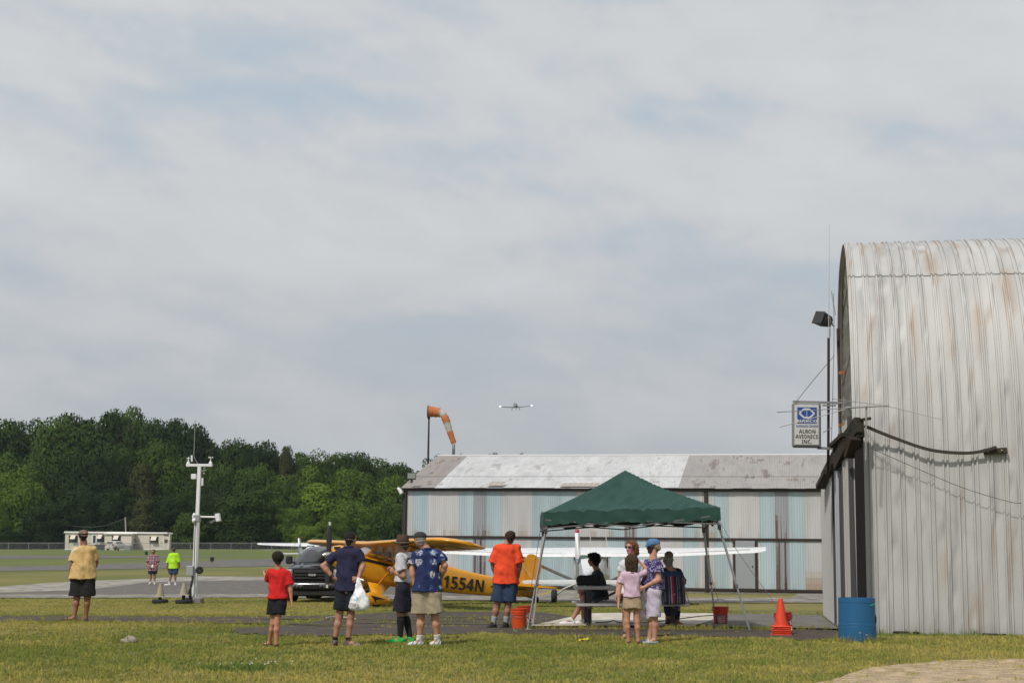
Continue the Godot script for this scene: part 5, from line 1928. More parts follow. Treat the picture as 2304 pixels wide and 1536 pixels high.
	st = S()
	extrude(st, PackedVector2Array([Vector2(4.8, .78), Vector2(5.06, .85), Vector2(5.1, 1.3), Vector2(4.9, 1.34)]), Transform3D(Basis(Vector3(0, 0, 1), UP, Vector3(1, 0, 0)).rotated(UP, .18), Vector3(-.9, 0, .1)), .05)
	part("rudder", st, mat(Color(.25, .27, .28), .5), o)
	st = S()
	lathe(st, [Vector2(.055, 0), Vector2(.055, .08), Vector2(.03, .1), Vector2(.004, .105)], 10, Transform3D(Basis(), Vector3(0, 2.09, 4.72)), false)
	part("beacon", st, mat(Color(.35, .012, .015), .3), fin)
	st = S()
	tube(st, [Vector3(.02, 1.75, .4), Vector3(.0, 2.15, .55)], .012, 5)
	part("antenna", st, w, o)
	st = S()
	tube(st, [Vector3(.5, 1.75, .2), Vector3(.48, 2.12, .35)], .012, 5)
	part("antenna", st, w, o)
	st = S()
	tube(st, [Vector3(0, 1.7, 4.4), Vector3(-1.1, 1.8, .5)], .006, 4)
	part("aerial_wire", st, mat(Color(.3, .3, .3), .5), o)
	for s in [-1.0, 1.0]:
		st = S()
		rings = []
		for e in [[.05, .05, .03], [.35, .09, .02], [.75, .085, .012], [.88, .05, .008]]:
			var ring := PackedVector3Array()
			for k in 8:
				var a := TAU * k / 8
				ring.append(Vector3(0, 1.0, -2.4) + Basis(Vector3(0, 0, 1), deg_to_rad(-40)) * Vector3(cos(a) * e[1], e[0] * s, sin(a) * e[2]))
			rings.append(ring)
		loft(st, rings)
		part("propeller_blade", st, mat(Color(.02, .02, .02), .4), o)
	st = S()
	lathe(st, [Vector2(.14, 0), Vector2(.12, .1), Vector2(.01, .25)], 12, Transform3D(Basis(Vector3.RIGHT, -PI / 2), Vector3(0, 1.0, -2.25)), false)
	part("spinner", st, w, o)
	st = S()
	tube(st, [Vector3(0, .7, -1.8), Vector3(0, .2, -1.95)], .03, 6)
	wheel(st, Vector3(0, .18, -1.95), Vector3(1, 0, 0), .18, .12)
	part("nose_wheel", st, mat(Color(.02, .02, .022), .85), o)
	return o
func make_flying_plane() -> void:
	var o := thing("landing_airplane", "small low-wing airplane flying towards us with its wingtip lights on", "airplane", Vector3(1.13, 46.78, -450), deg_to_rad(8))
	o.rotation.z = deg_to_rad(2.5)
	var body := mat(Color(.3, .31, .33), .4)
	var dark := mat(Color(.05, .05, .06), .4)
	var st := S()
	var rings := []
	for e in [[1.9, -.35, .25, .3], [1.4, -.5, .4, .52], [.2, -.55, .5, .6], [-1.5, -.4, .4, .4], [-4.0, -.1, .2, .12]]:
		rings.append(section(2, e[0], e[1], e[2], e[3], 2.5, 12))
	loft(st, rings)
	part("fuselage", st, body, o)
	st = S()
	rings = []
	for e in [[.9, .3, .5, .4], [.4, .3, .85, .5], [-.4, .3, .95, .5], [-1.3, .3, .55, .3]]:
		rings.append(section(2, e[0], e[1], e[2], e[3], 2.3, 12))
	loft(st, rings)
	part("canopy", st, mat(Color(.08, .09, .12), .1), o)
	st = S()
	ball(st, Vector3(0, -.05, 1.9), Vector3(.28, .28, .1), 10)
	part("cowl_opening", st, dark, o)
	for s in [-1.0, 1.0]:
		st = S()
		rings = []
		for e in [[.3, -.5, 1.7, .3], [2.9, -.3, 1.5, .22], [4.9, -.05, 1.3, .14]]:
			rings.append(PackedVector3Array([Vector3(e[0] * s, e[1], .9), Vector3(e[0] * s, e[1] + e[3] * .6, .5), Vector3(e[0] * s, e[1], .9 - e[2]), Vector3(e[0] * s, e[1] - e[3] * .4, .4)]))
		loft(st, rings)
		part("wing", st, mat(Color(.16, .165, .17), .5), o)
		st = S()
		ball(st, Vector3(5.0 * s, -.02, .9), Vector3(.15, .15, .15), 8)
		var lamp := mat(Color(.9, .9, .85), .5).duplicate()
		lamp.emission_enabled = true
		lamp.emission = Color(1, 1, .95)
		lamp.emission_energy_multiplier = 8.0
		part("landing_light", st, lamp, o)
		st = S()
		box(st, Vector3(1.0 * s, .2, -4.2), Vector3(1.7, .08, .7))
		part("tailplane", st, body, o)
		st = S()
		wheel(st, Vector3(1.25 * s, -1.15, .2), Vector3(1, 0, 0), .22, .16)
		tube(st, [Vector3(1.25 * s, -1.1, .2), Vector3(1.1 * s, -.5, .2)], .05, 5)
		part("wheel", st, dark, o)
	st = S()
	wheel(st, Vector3(0, -1.15, 1.4), Vector3(1, 0, 0), .2, .14)
	tube(st, [Vector3(0, -1.1, 1.4), Vector3(0, -.4, 1.3)], .05, 5)
	part("nose_wheel", st, dark, o)
	st = S()
	extrude(st, PackedVector2Array([Vector2(-3.3, .2), Vector2(-4.3, 1.7), Vector2(-4.7, 1.7), Vector2(-4.6, .1)]), Transform3D(Basis(Vector3(0, 0, 1), UP, Vector3(1, 0, 0)), Vector3(-.04, 0, 0)), .08)
	part("fin", st, body, o)
func make_truck() -> void:
	# front towards +z
	var o := thing("pickup_truck", "dark pickup truck facing us with a chrome bumper behind the red-shirted boy", "truck", Vector3(-6.214, -0.15, -45), deg_to_rad(-5))
	var p := paint(Color(.022, .023, .028), .25)
	var black := mat(Color(.012, .012, .013), .5)
	var chrome := mat(Color(.62, .62, .6), .12, 1.0)
	var st := S()
	var ring8 := func(z: float, w: float, lo: float, hi: float, crown: float) -> PackedVector3Array:
		return PackedVector3Array([Vector3(-w, lo, z), Vector3(w, lo, z), Vector3(w + .01, lerpf(lo, hi, .6), z), Vector3(w - .05, hi - .05, z), Vector3(w - .16, hi, z), Vector3(0, hi + crown, z), Vector3(-w + .16, hi, z), Vector3(-w + .05, hi - .05, z), Vector3(-w - .01, lerpf(lo, hi, .6), z)])
	var rings := []
	for e in [[.02, .9, .62, .99, .01], [-.05, .95, .58, 1.06, .02], [-.3, .98, .55, 1.1, .045], [-1.3, .99, .5, 1.17, .05], [-3.5, .99, .48, 1.18, .01], [-5.5, .98, .55, 1.2, .0]]:
		rings.append(ring8.call(e[0], e[1], e[2], e[3], e[4]))
	loft(st, rings)
	part("body", st, p, o)
	st = S()
	for s in [-1, 1]:
		beam(st, Vector3(s * .42, 1.095, -.15), Vector3(s * .6, 1.205, -1.2), .1, .035)
	part("hood_ridge", st, p, o)
	st = S()
	rings = []
	for e in [[1.1, -1.15, -3.45, .93], [1.26, -1.38, -3.42, .91], [1.48, -1.76, -3.36, .83], [1.63, -2.05, -3.25, .75], [1.7, -2.3, -3.05, .67], [1.73, -2.5, -2.9, .5]]:
		var ring := PackedVector3Array()
		for c in [[-1.0, .0], [-.75, -.09], [0.0, -.13], [.75, -.09], [1.0, .0]]:
			ring.append(Vector3(c[0] * e[3], e[0], e[1] - c[1]))
		for c in [[1.0, 0.0], [0.0, .05], [-1.0, 0.0]]:
			ring.append(Vector3(c[0] * e[3], e[0], e[2] - c[1]))
		rings.append(ring)
	loft(st, rings, true, true, -1)
	part("cab", st, p, o)
	st = S()
	var rows := []
	for j in 5:
		var t := j / 4.0
		var y := lerpf(1.17, 1.62, t)
		var w := lerpf(.85, .7, t)
		var z := lerpf(-1.27, -2.035, t)
		var row := []
		for k in 9:
			var u := (k / 4.0 - 1.0)
			row.append(Vector3(u * w, y, z + .015 + .135 * (1 - u * u)))
		rows.append(row)
	sheet(st, rows)
	var glass := mat(Color(.14, .165, .15), .12).duplicate()
	glass.metallic_specular = .25
	var ws := part("windshield", st, glass, o)
	st = S()
	box(st, Vector3(.2, 1.54, -1.76), Vector3(.3, .04, .02), Basis(Vector3.RIGHT, -.9))
	box(st, Vector3(.5, 1.54, -1.78), Vector3(.16, .035, .02), Basis(Vector3.RIGHT, -.9))
	part("sticker", st, mat(Color(.4, .5, .45), .5), ws)
	st = S()
	beam(st, Vector3(-.75, 1.215, -1.2), Vector3(-.02, 1.235, -1.06), .02, .02)
	beam(st, Vector3(.05, 1.215, -1.06), Vector3(.75, 1.235, -1.2), .02, .02)
	part("wiper", st, black, ws)
	for s in [-1.0, 1.0]:
		st = S()
		quad(st, Vector3(s * .932, 1.2, -1.5), Vector3(s * .932, 1.2, -3.2), Vector3(s * .8, 1.6, -3.1), Vector3(s * .81, 1.58, -2.05))
		part("side_window", st, mat(Color(.03, .035, .035), .08), o)
		st = S()
		box(st, Vector3(s * 1.13, 1.3, -1.45), Vector3(.22, .27, .1), Basis(), .04)
		beam(st, Vector3(s * .92, 1.2, -1.5), Vector3(s * 1.08, 1.22, -1.45), .05, .05)
		part("side_mirror", st, black, o)
		st = S()
		box(st, Vector3(s * .785, .845, .025), Vector3(.27, .35, .06), Basis(UP, s * .18), .03)
		var hl := part("headlight", st, mat(Color(.4, .41, .42), .15, .3), o)
		st = S()
		ball(st, Vector3(s * .77, .93, .06), Vector3(.085, .085, .03), 12)
		part("reflector", st, mat(Color(.75, .76, .76), .1, .8), hl)
		st = S()
		box(st, Vector3(s * .79, .74, .05), Vector3(.22, .1, .03), Basis(UP, s * .18), .01)
		part("turn_signal", st, mat(Color(.5, .18, .03), .3), hl)
		for z in [-.75, -4.4]:
			st = S()
			wheel(st, Vector3(s * .83, .385, z), Vector3(1, 0, 0), .385, .27)
			var t := part("wheel", st, mat(Color(.018, .018, .019), .85), o)
			st = S()
			lathe(st, [Vector2(.02, 0), Vector2(.2, 0), Vector2(.22, .03), Vector2(.02, .03)], 16, Transform3D(Basis(Vector3(0, 0, 1), -PI / 2 * s), Vector3(s * .955, .385, z)))
			part("rim", st, mat(Color(.35, .35, .36), .3, .7), t)
	st = S()
	box(st, Vector3(0, .84, .035), Vector3(1.3, .4, .06), Basis(), .05)
	var gr := part("grille", st, mat(Color(.02, .02, .021), .35), o)
	st = S()
	box(st, Vector3(0, .84, .07), Vector3(1.16, .3, .02), Basis(), .01)
	part("grille_opening", st, mat(Color(.006, .006, .006), .8), gr)
	for k in 3:
		st = S()
		box(st, Vector3(0, .745 + k * .095, .09), Vector3(1.15, .04, .05), Basis(), .012)
		part("grille_bar", st, mat(Color(.028, .029, .031), .3), gr)
	st = S()
	lathe(st, [Vector2(.01, .02), Vector2(1.0, .02), Vector2(1.1, .0), Vector2(1.1, -.01)], 24, Transform3D(Basis(Vector3(.115, 0, 0), Vector3(0, 0, 1), Vector3(0, -.05, 0)), Vector3(0, .85, .125)))
	var badge := part("badge", st, chrome, gr)
	st = S()
	lathe(st, [Vector2(.01, .004), Vector2(.9, .004), Vector2(.9, -.02)], 24, Transform3D(Basis(Vector3(.115, 0, 0), Vector3(0, 0, 1), Vector3(0, -.05, 0)), Vector3(0, .85, .146)))
	part("badge_field", st, mat(Color(.02, .025, .05), .3), badge)
	letters("badge_lettering", "Ford", .055, mat(Color(.7, .7, .7), .3), badge, Transform3D(Basis(), Vector3(0, .85, .153)), "Droid Serif", 1.25, true)
	st = S()
	rings = []
	for k in 13:
		var u := (k / 6.0 - 1.0)
		var z := .17 - .16 * pow(absf(u), 3)
		rings.append(PackedVector3Array([Vector3(u * 1.0, .4, z - .03), Vector3(u * 1.0, .43, z + .02), Vector3(u * 1.0, .53, z + .045), Vector3(u * 1.0, .6, z + .02), Vector3(u * 1.0, .615, z - .06), Vector3(u * 1.0, .4, z - .1)]))
	loft(st, rings)
	part("bumper", st, chrome, o)
	st = S()
	rings = []
	for k in 13:
		var u := (k / 6.0 - 1.0) * .74
		var z := .2 - .16 * pow(absf(u), 3)
		rings.append(PackedVector3Array([Vector3(u, .395, z - .03), Vector3(u, .395, z + .012), Vector3(u, .565, z + .02), Vector3(u, .57, z - .03)]))
	loft(st, rings, true, true, -1)
	part("bumper_pad", st, black, o)
	st = S()
	box(st, Vector3(0, .48, .225), Vector3(.5, .12, .02), Basis(), .01)
	part("plate_recess", st, mat(Color(.004, .004, .004), .9), o)
	st = S()
	box(st, Vector3(0, .3, .05), Vector3(1.7, .22, .2), Basis(), .05)
	box(st, Vector3(0, .4, -2.6), Vector3(1.5, .3, 5.2), Basis(), .05)
	box(st, Vector3(-.1, .2, -.6), Vector3(.45, .2, .4), Basis(), .05)
	part("chassis", st, black, o)
	st = S()
	tube(st, [Vector3(-.88, 1.17, -1.1), Vector3(-.89, 1.9, -1.2)], .005, 4)
	part("aerial", st, black, o)
# ---------------------------------------------------------------- canopy, table and the small things
func make_canopy() -> void:
	var org: Vector3 = Vector3(2.253, -0.014, -27.4)
	var o := thing("canopy_tent", "dark green pop-up canopy on slanting silver legs over the picnic table", "canopy", org)
	var fl: Vector3 = Vector3(0.586, 2.142, -26.2) - org
	var fr: Vector3 = Vector3(3.75, 2.219, -25.8) - org
	var br: Vector3 = Vector3(3.911, 2.204, -28.9) - org
	var bl: Vector3 = Vector3(0.58, 2.131, -29.2) - org
	var top: Vector3 = Vector3(2.194, 2.925, -27.5) - org
	var n := 44
	var st := S()
	var rows := []
	for j in n + 1:
		var v := 2.0 * j / n - 1
		var row := []
		for i in n + 1:
			var u := 2.0 * i / n - 1
			var edge := fl.lerp(fr, (u + 1) / 2).lerp(bl.lerp(br, (u + 1) / 2), (v + 1) / 2)
			var r := maxf(absf(u), absf(v))
			var c := minf(absf(u), absf(v)) / maxf(r, .001)   # 1 on the ridges
			var p := edge
			p.y = lerpf(edge.y, top.y, pow(1 - r, 1.06))
			p += Vector3(top.x - (fl.x + fr.x + bl.x + br.x) / 4, 0, 0) * (1 - r)
			p.y -= .1 * (1 - pow(c, 2)) * sin(r * PI)
			p.y += .055 * (1 - r * .5) * exp(-r * r * 14)
			p.y += (.04 * fine.get_noise_2d((u + v * .6) * 160, (v - u * .4) * 50) + .05 * fine.get_noise_2d((u - v) * 330, (u + v) * 70)) * (1 - pow(c, 6)) * smoothstep(0.0, .2, r)
			p.y += .04 * r * (1 - pow(c, 4)) * fine.get_noise_2d(atan2(u, v) * 330, r * 40)
			row.append(p)
		rows.append(row)
	sheet(st, rows)
	var green := mat(Color(.008, .062, .046), .55, 0.0, "cloth", 1.5)
	var rf := part("roof_fabric", st, green, o)
	for side in 4:
		st = S()
		var line := []
		for i in n + 1:
			line.append([rows[0][i], rows[i][n], rows[n][n - i], rows[n - i][0]][side])
		var vr := []
		for j in 5:
			var row := []
			for i in n + 1:
				var p: Vector3 = line[i]
				var outw := Vector3(p.x - top.x, 0, p.z - top.z).normalized()
				row.append(p + Vector3(0, -.058 * j - .006 * sin(i * .9), 0) + outw * (.012 + .018 * fine.get_noise_2d(i * 14 + side * 90, j * 12)))
			vr.append(row)
		sheet(st, vr)
		part("valance", st, green, rf)
	var silver := mat(Color(.5, .52, .55), .35, .4)
	var grey := mat(Color(.12, .12, .12), .6)
	var corners := [fl, fr, br, bl]
	var feet := [Vector3(0.288, -0.009, -26.851) - org, Vector3(4.326, -0.003, -26.314) - org, Vector3(4.057, -0.03, -28.681) - org, Vector3(0.421, -0.037, -29.162) - org]
	for i in 4:
		var a: Vector3 = corners[i].lerp(Vector3(top.x, corners[i].y, top.z), .055) + Vector3(0, -.05, 0)
		var b: Vector3 = feet[i]
		var m := a.lerp(b, .62)
		st = S()
		beam(st, a, m, .034, .034)
		beam(st, m, b, .026, .026)
		var leg := part("leg", st, silver, o)
		st = S()
		box(st, m, Vector3(.05, .05, .05))
		part("slider", st, grey, leg)
		st = S()
		box(st, a.lerp(b, .14), Vector3(.06, .09, .06))
		part("corner_bracket", st, grey, leg)
		st = S()
		box(st, b + UP * .01, Vector3(.1, .015, .1))
		part("foot_plate", st, silver, leg)
	st = S()
	for i in 4:
		var a: Vector3 = corners[i] + Vector3(0, -.2, 0)
		var b: Vector3 = corners[(i + 1) % 4] + Vector3(0, -.2, 0)
		for k in 2:
			var s := a.lerp(b, k * .5)
			var e := a.lerp(b, k * .5 + .5)
			beam(st, s + Vector3(0, -.1 * (1 - k), 0), e + Vector3(0, -.1 * k, 0), .014, .024)
			beam(st, s + Vector3(0, -.1 * k, 0) + UP * .06 * (1 - k), e + Vector3(0, -.1 * (1 - k), 0) + UP * .06 * k, .014, .024)
		beam(st, a.lerp(b, 0) + UP * .1, top + Vector3(0, -.12, 0), .014, .02)
	part("truss", st, grey, o)
	for w in [[Vector3(3.744, 1.972, -25.8), Vector3(3.926, 1.435, -25), Vector3(4.463, 0.493, -24.2), "guy line from the canopy's front right corner to the stacked cones' bucket"], [Vector3(3.894, 2.033, -28.8), Vector3(3.911, 1.001, -28.3), Vector3(3.991, 0.499, -27.9), "dark rope from the canopy's back right corner to a bucket's handle"], [Vector3(0.536, 1.916, -26.2), Vector3(0.391, 1.031, -26.4), Vector3(0.278, 0.366, -26.6), "guy line from the canopy's left corner down to the left buckets"]]:
		st = S()
		tube(st, curve_pts([w[0], w[1], w[2]], 6), .005, 5)
		tag(part("rope", st, mat(Color(.1, .1, .1), .9)), w[3], "rope")
func make_table() -> void:
	var o := thing("picnic_table", "grey picnic table with black posts under the green canopy", "picnic table", Vector3(2.268, -0.02, -28), deg_to_rad(1))
	var top := mat(Color(.52, .5, .48), .7, 0.0, "soft", 1.5)
	var black := mat(Color(.014, .015, .017), .55)
	var st: SurfaceTool
	for k in 4:
		st = S()
		box(st, Vector3(0, .755, -.28 + k * .187), Vector3(2.12, .055, .18), Basis(), .008)
		part("plank", st, top, o)
	for z in [.7, -.7]:
		for k in 2:
			st = S()
			box(st, Vector3(0, .455, z - .07 + k * .14), Vector3(2.12, .05, .13), Basis(), .008)
			part("bench_plank", st, top, o)
	for x in [-.8, .8]:
		for z in [.42, -.42]:
			st = S()
			beam(st, Vector3(x, .0, z), Vector3(x, .72, z * .8), .085, .085)
			part("leg", st, black, o)
		st = S()
		box(st, Vector3(x, .41, 0), Vector3(.06, .06, 1.7))
		box(st, Vector3(x, .7, 0), Vector3(.06, .06, .72))
		box(st, Vector3(x, .05, 0), Vector3(.06, .06, 1.2))
		beam(st, Vector3(x, .4, 0), Vector3(x * .25, .7, 0), .05, .04)
		part("cross_frame", st, black, o)
	st = S()
	var b := [[Vector3(-.17, .05, 0), Vector3(.17, .05, 0), .07, .07, [[Vector3.ZERO, -UP]]], [Vector3(-.18, .13, .0), Vector3(.17, .13, 0), .06, .06], [Vector3(-.15, .17, .02), Vector3(.2, .16, .02), .03, .04]]
	var bag := put("shoulder_bag", solid([field(b, .04, .016, Color(.008, .008, .009), .01, 4.0)]), vmat(.8))
	bag.position = Vector3(1.495, 0.775, -28.05)
	tag(bag, "soft black shoulder bag lying on the picnic table beside the seated woman", "bag")
func make_bucket(called: String, label: String, at: Vector3, tilt := 0.0, handle_up := false, c := Color(.72, .075, .012)) -> Node3D:
	var o := thing("bucket", label, "bucket", at, 0.0, "orange buckets by the canopy")
	o.rotation.z = tilt
	var m := mat(c, .45, 0.0, "cloth", 2.5)
	var st := S()
	lathe(st, [Vector2(.005, .005), Vector2(.128, .0), Vector2(.132, .01), Vector2(.146, .265), Vector2(.157, .268), Vector2(.157, .285), Vector2(.149, .29), Vector2(.15, .305), Vector2(.161, .308), Vector2(.161, .33), Vector2(.151, .335), Vector2(.154, .36), Vector2(.162, .362), Vector2(.162, .378), Vector2(.148, .378), Vector2(.128, .02), Vector2(.005, .015)], 28)
	part("body", st, m, o)
	st = S()
	var pts := []
	for k in 13:
		var a := PI * k / 12
		pts.append(Vector3(cos(a) * .165, .32 + (sin(a) * .2 if handle_up else sin(a) * -.1), (0.0 if handle_up else sin(a) * .16)))
	tube(st, pts, .004, 5)
	part("handle", st, mat(Color(.2, .2, .2), .5, .5), o)
	return o
func bucket_print(o: Node3D, lines: Array, c: Color, turn := 0.0) -> void:
	var m := mat(c, .6)
	for l in lines:
		letters("lettering", l[0], l[1], m, o, Transform3D(Basis(UP, turn) , Vector3(sin(turn), 0, cos(turn)) * .145 + Vector3(0, l[2], 0)), "Droid Sans", l[3])
func make_small_things() -> void:
	make_bucket("bucket", "bright orange bucket nearest the camera at the canopy's front left leg", Vector3(0.134, -0.013, -27.314))
	var b1 := make_bucket("bucket", "orange bucket with white lettering half hidden behind the front left one", Vector3(0.262, -0.041, -29.408), 0.0, false, Color(.6, .06, .015))
	bucket_print(b1, [["LET'S", .07, .2, .8], ["DO", .1, .09, 1.0]], Color(.7, .65, .6), .55)
	var b2 := make_bucket("bucket", "orange-red bucket with a grey printed label roped up at the canopy's back right leg", Vector3(4.136, -0.03, -28.681), 0.0, true, Color(.78, .06, .018))
	var st := S()
	var rows := []
	for j in 3:
		var row := []
		for k in 9:
			var a := deg_to_rad(-48 + 12.0 * k)
			row.append(Vector3(sin(a) * (.139 + j * .0055), .04 + j * .095, cos(a) * (.139 + j * .0055)))
		rows.append(row)
	sheet(st, rows)
	part("label_panel", st, mat(Color(.16, .1, .13), .6), b2)
	st = S()
	box(st, Vector3(-.005, .135, .147), Vector3(.15, .14, .006), Basis(Vector3(0, 0, 1), .05), .002)
	part("label_plate", st, mat(Color(.55, .4, .4), .6), b2)
	bucket_print(b2, [["HOMER'S", .04, .18, .75], ["ALL PURPOSE", .03, .135, .6], ["BUCKET", .04, .09, .8]], Color(.5, .03, .03))
	for ch in b2.get_children():
		if ch.name.begins_with("lettering"):
			ch.position.z += .006
	var b3 := make_bucket("bucket", "orange bucket with white lettering standing behind the stack of cones", Vector3(4.733, 0.009, -25.143), deg_to_rad(4), false, Color(.55, .05, .02))
	bucket_print(b3, [["LET'S", .06, .2, .8], ["DO", .09, .1, 1.0]], Color(.75, .65, .6), .25)
	var base: Vector3 = Vector3(4.619, 0.01, -24.865)
	var places := ["lowest cone of the stack of five orange traffic cones", "second lowest cone of the stack of five orange traffic cones", "middle cone of the stack of five orange traffic cones", "second highest cone of the stack of five orange traffic cones", "topmost cone of the stack of five orange traffic cones"]
	for k in 5:
		var c := thing("traffic_cone", places[k], "traffic cone", base + Vector3(.006 * sin(k * 2.0), .034 * k, .004 * cos(k * 3.0)), rng.randf_range(-.08, .08), "stacked orange traffic cones")
		var m := mat(Color(.86, .066, .016), .5, 0.0, "cloth", 2.0)
		st = S()
		box(st, Vector3(0, .014, 0), Vector3(.31, .026, .31), Basis(), .012)
		part("base", st, m, c)
		st = S()
		lathe(st, [Vector2(.125, .02), Vector2(.118, .035), Vector2(.04, .47), Vector2(.036, .485), Vector2(.025, .488), Vector2(.023, .48)], 24)
		part("cone", st, m, c)
	# barrel
	var bb := thing("barrel", "open blue plastic barrel on the grass at the arched hangar's corner", "barrel", Vector3(5.546, 0.004, -23.267))
	var bm := mat(Color(.015, .13, .3), .45, 0.0, "cloth", 2.0)
	st = S()
	lathe(st, [Vector2(.01, .0), Vector2(.288, .0), Vector2(.3, .02), Vector2(.3, .25), Vector2(.296, .255), Vector2(.3, .262), Vector2(.298, .3), Vector2(.293, .306), Vector2(.296, .312), Vector2(.289, .62), Vector2(.293, .625), Vector2(.291, .69), Vector2(.282, .692), Vector2(.28, .3), Vector2(.01, .1)], 40, Transform3D(Basis(Vector3(0, 0, 1), -.014), Vector3.ZERO))
	part("body", st, bm, bb)
	st = S()
	ball(st, Vector3(.27, .36, .115), Vector3(.02, .08, .04), 10)
	part("cut_hole", st, mat(Color(.01, .012, .02), .8), bb)
	st = S()
	tube(st, curve_pts([Vector3(.16, .58, .25), Vector3(.2, .585, .235), Vector3(.24, .6, .2), Vector3(.27, .6, .13)], 5), .008, 6)
	part("cord", st, mat(Color(.05, .3, .22), .8), bb)
	for f in [[1937, 1447, .17], [1951, 1448, .14]]:
		var at: Vector3 = Vector3(5.444, 0.002, -22.644) if f[0] == 1937 else Vector3(5.548, 0.002, -22.644)
		var fo := thing("dandelion", "yellow dandelion before the blue barrel, %s" % ("the taller left one" if f[0] == 1937 else "the shorter right one"), "flower", at, 0.0, "dandelions before the barrel")
		st = S()
		tube(st, [Vector3.ZERO, Vector3(.005, f[2] * .6, 0), Vector3(-.004, f[2], 0)], .003, 5)
		part("stem", st, mat(Color(.1, .16, .04), .8), fo)
		st = S()
		for k in 14:
			var a := k * 2.4
			beam(st, Vector3(-.004, f[2], 0), Vector3(-.004 + cos(a) * .017, f[2] + .006, sin(a) * .017), .006, .004)
		part("flower_head", st, mat(Color(.75, .5, .01), .7), fo)
	# things lying in the grass
	st = S()
	var rk := [[Vector3(-.09, .03, 0), Vector3(.08, .035, .02), .05, .06, [[Vector3.ZERO, -UP]]], [Vector3(-.05, .06, 0), Vector3(.04, .07, 0), .03, .035]]
	var rock := put("stone", solid([field(rk, .03, .014, Color(.42, .38, .3), .02, 3.0)]), vmat(.95, 0.0, "grain", 5.0))
	rock.position = Vector3(-6.014, 0.014, -22.777)
	tag(rock, "pale lump of stone lying in the grass at the left", "stone")
	var yl := thing("flat_yellow_litter", "crumpled flat yellow thing lying on the grass before the seated woman", "litter", Vector3(1.141, 0.004, -23.267))
	st = S()
	rows = []
	for j in 7:
		var row := []
		for i in 9:
			var u := i / 8.0 - .5
			var v := j / 6.0 - .5
			row.append(Vector3(u * .19 + v * .03, .035 + .03 * u + .02 * fine.get_noise_2d(u * 260, v * 260) + .012 * sin(u * 19), v * .15))
		rows.append(row)
	sheet(st, rows)
	part("sheet", st, mat(Color(.6, .47, .02), .6), yl)
	st = S()
	tube(st, curve_pts([Vector3(-.1, .03, .05), Vector3(-.06, .06, 0), Vector3(.0, .062, .02)], 4), .006, 5)
	part("cord", st, mat(Color(.02, .02, .02), .8), yl)
	st = S()
	var hose := []
	for q in [Vector3(-3.967, -0.005, -30.906), Vector3(-3.904, -0.027, -31.785), Vector3(-3.651, -0.026, -31.543), Vector3(-3.288, -0.01, -30.426)]:
		hose.append(q + UP * .035)
	tube(st, curve_pts(hose, 5), .014, 6)
	tag(part("pipe_length", st, mat(Color(.5, .47, .42), .7)), "pale length of pipe lying on the broken asphalt behind the navy-shirted man", "pipe")
	st = S()
	hose = []
	for q in [Vector3(1.668, -0.034, -28.919), Vector3(1.906, -0.037, -29.162), Vector3(2.128, -0.051, -30.144), Vector3(2.156, -0.034, -28.919), Vector3(2.545, -0.032, -28.8), Vector3(3.22, -0.051, -30.144), Vector3(4.222, -0.071, -32.508), Vector3(4.665, -0.075, -33.027)]:
		hose.append(q + UP * .062)
	tube(st, curve_pts(hose, 6), .011, 6)
	tag(part("cable", st, mat(Color(.05, .045, .04), .8)), "dark cable snaking over the concrete pad under the table", "cable")
	var br := thing("push_broom", "push broom standing with its black head on the grass right of the table", "broom", Vector3(5.278, -0.14, -42.491))
	st = S()
	box(st, Vector3(.03, .03, 0), Vector3(.4, .05, .08))
	part("head", st, mat(Color(.02, .022, .02), .9), br)
	st = S()
	tube(st, [Vector3(-.06, .05, 0), Vector3(-.28, .7, .3)], .014, 6)
	part("handle", st, mat(Color(.12, .13, .13), .6), br)
func plastic_bag(label: String, at: Vector3, w: float, h: float, grip: Vector3, marks: bool) -> void:
	var o := thing("plastic_bag", label, "bag", at, 0.0, "white carrier bags")
	var b := [
		[Vector3(-w * .25, w * .36, 0), Vector3(w * .25, w * .34, 0), w * .36, w * .34],
		[Vector3(-w * .26, h * .42, 0), Vector3(w * .28, h * .4, .0), w * .28, w * .28],
		[Vector3(-w * .1, h * .5, 0), Vector3(w * .1, h * .6, 0), w * .3, w * .26],
		[Vector3(-w * .2, h * .6, 0), grip, w * .13, .018],
		[Vector3(w * .22, h * .6, 0), grip + Vector3(.02, 0, 0), w * .13, .018]]
	var col := func(p: Vector3, _n: Vector3) -> Color:
		if marks and p.z > 0:
			var u := p.x / w
			var v := p.y / h
			if v > .4 and v < .66 and u < -.02 and fine.get_noise_2d(u * 600, v * 500) > .05:
				return Color(.3, .5, .56)
			if v > .17 and v < .32 and u < .02 and fine.get_noise_2d(u * 700, v * 600) > .1:
				return Color(.32, .24, .26)
		return Color(.74, .75, .76)
	var m: StandardMaterial3D = vmat(.4).duplicate()
	m.backlight_enabled = true
	m.backlight = Color(.25, .25, .25)
	put("bag_body", solid([field(b, .05, .011, col, .014, 3.5)]), m, o)
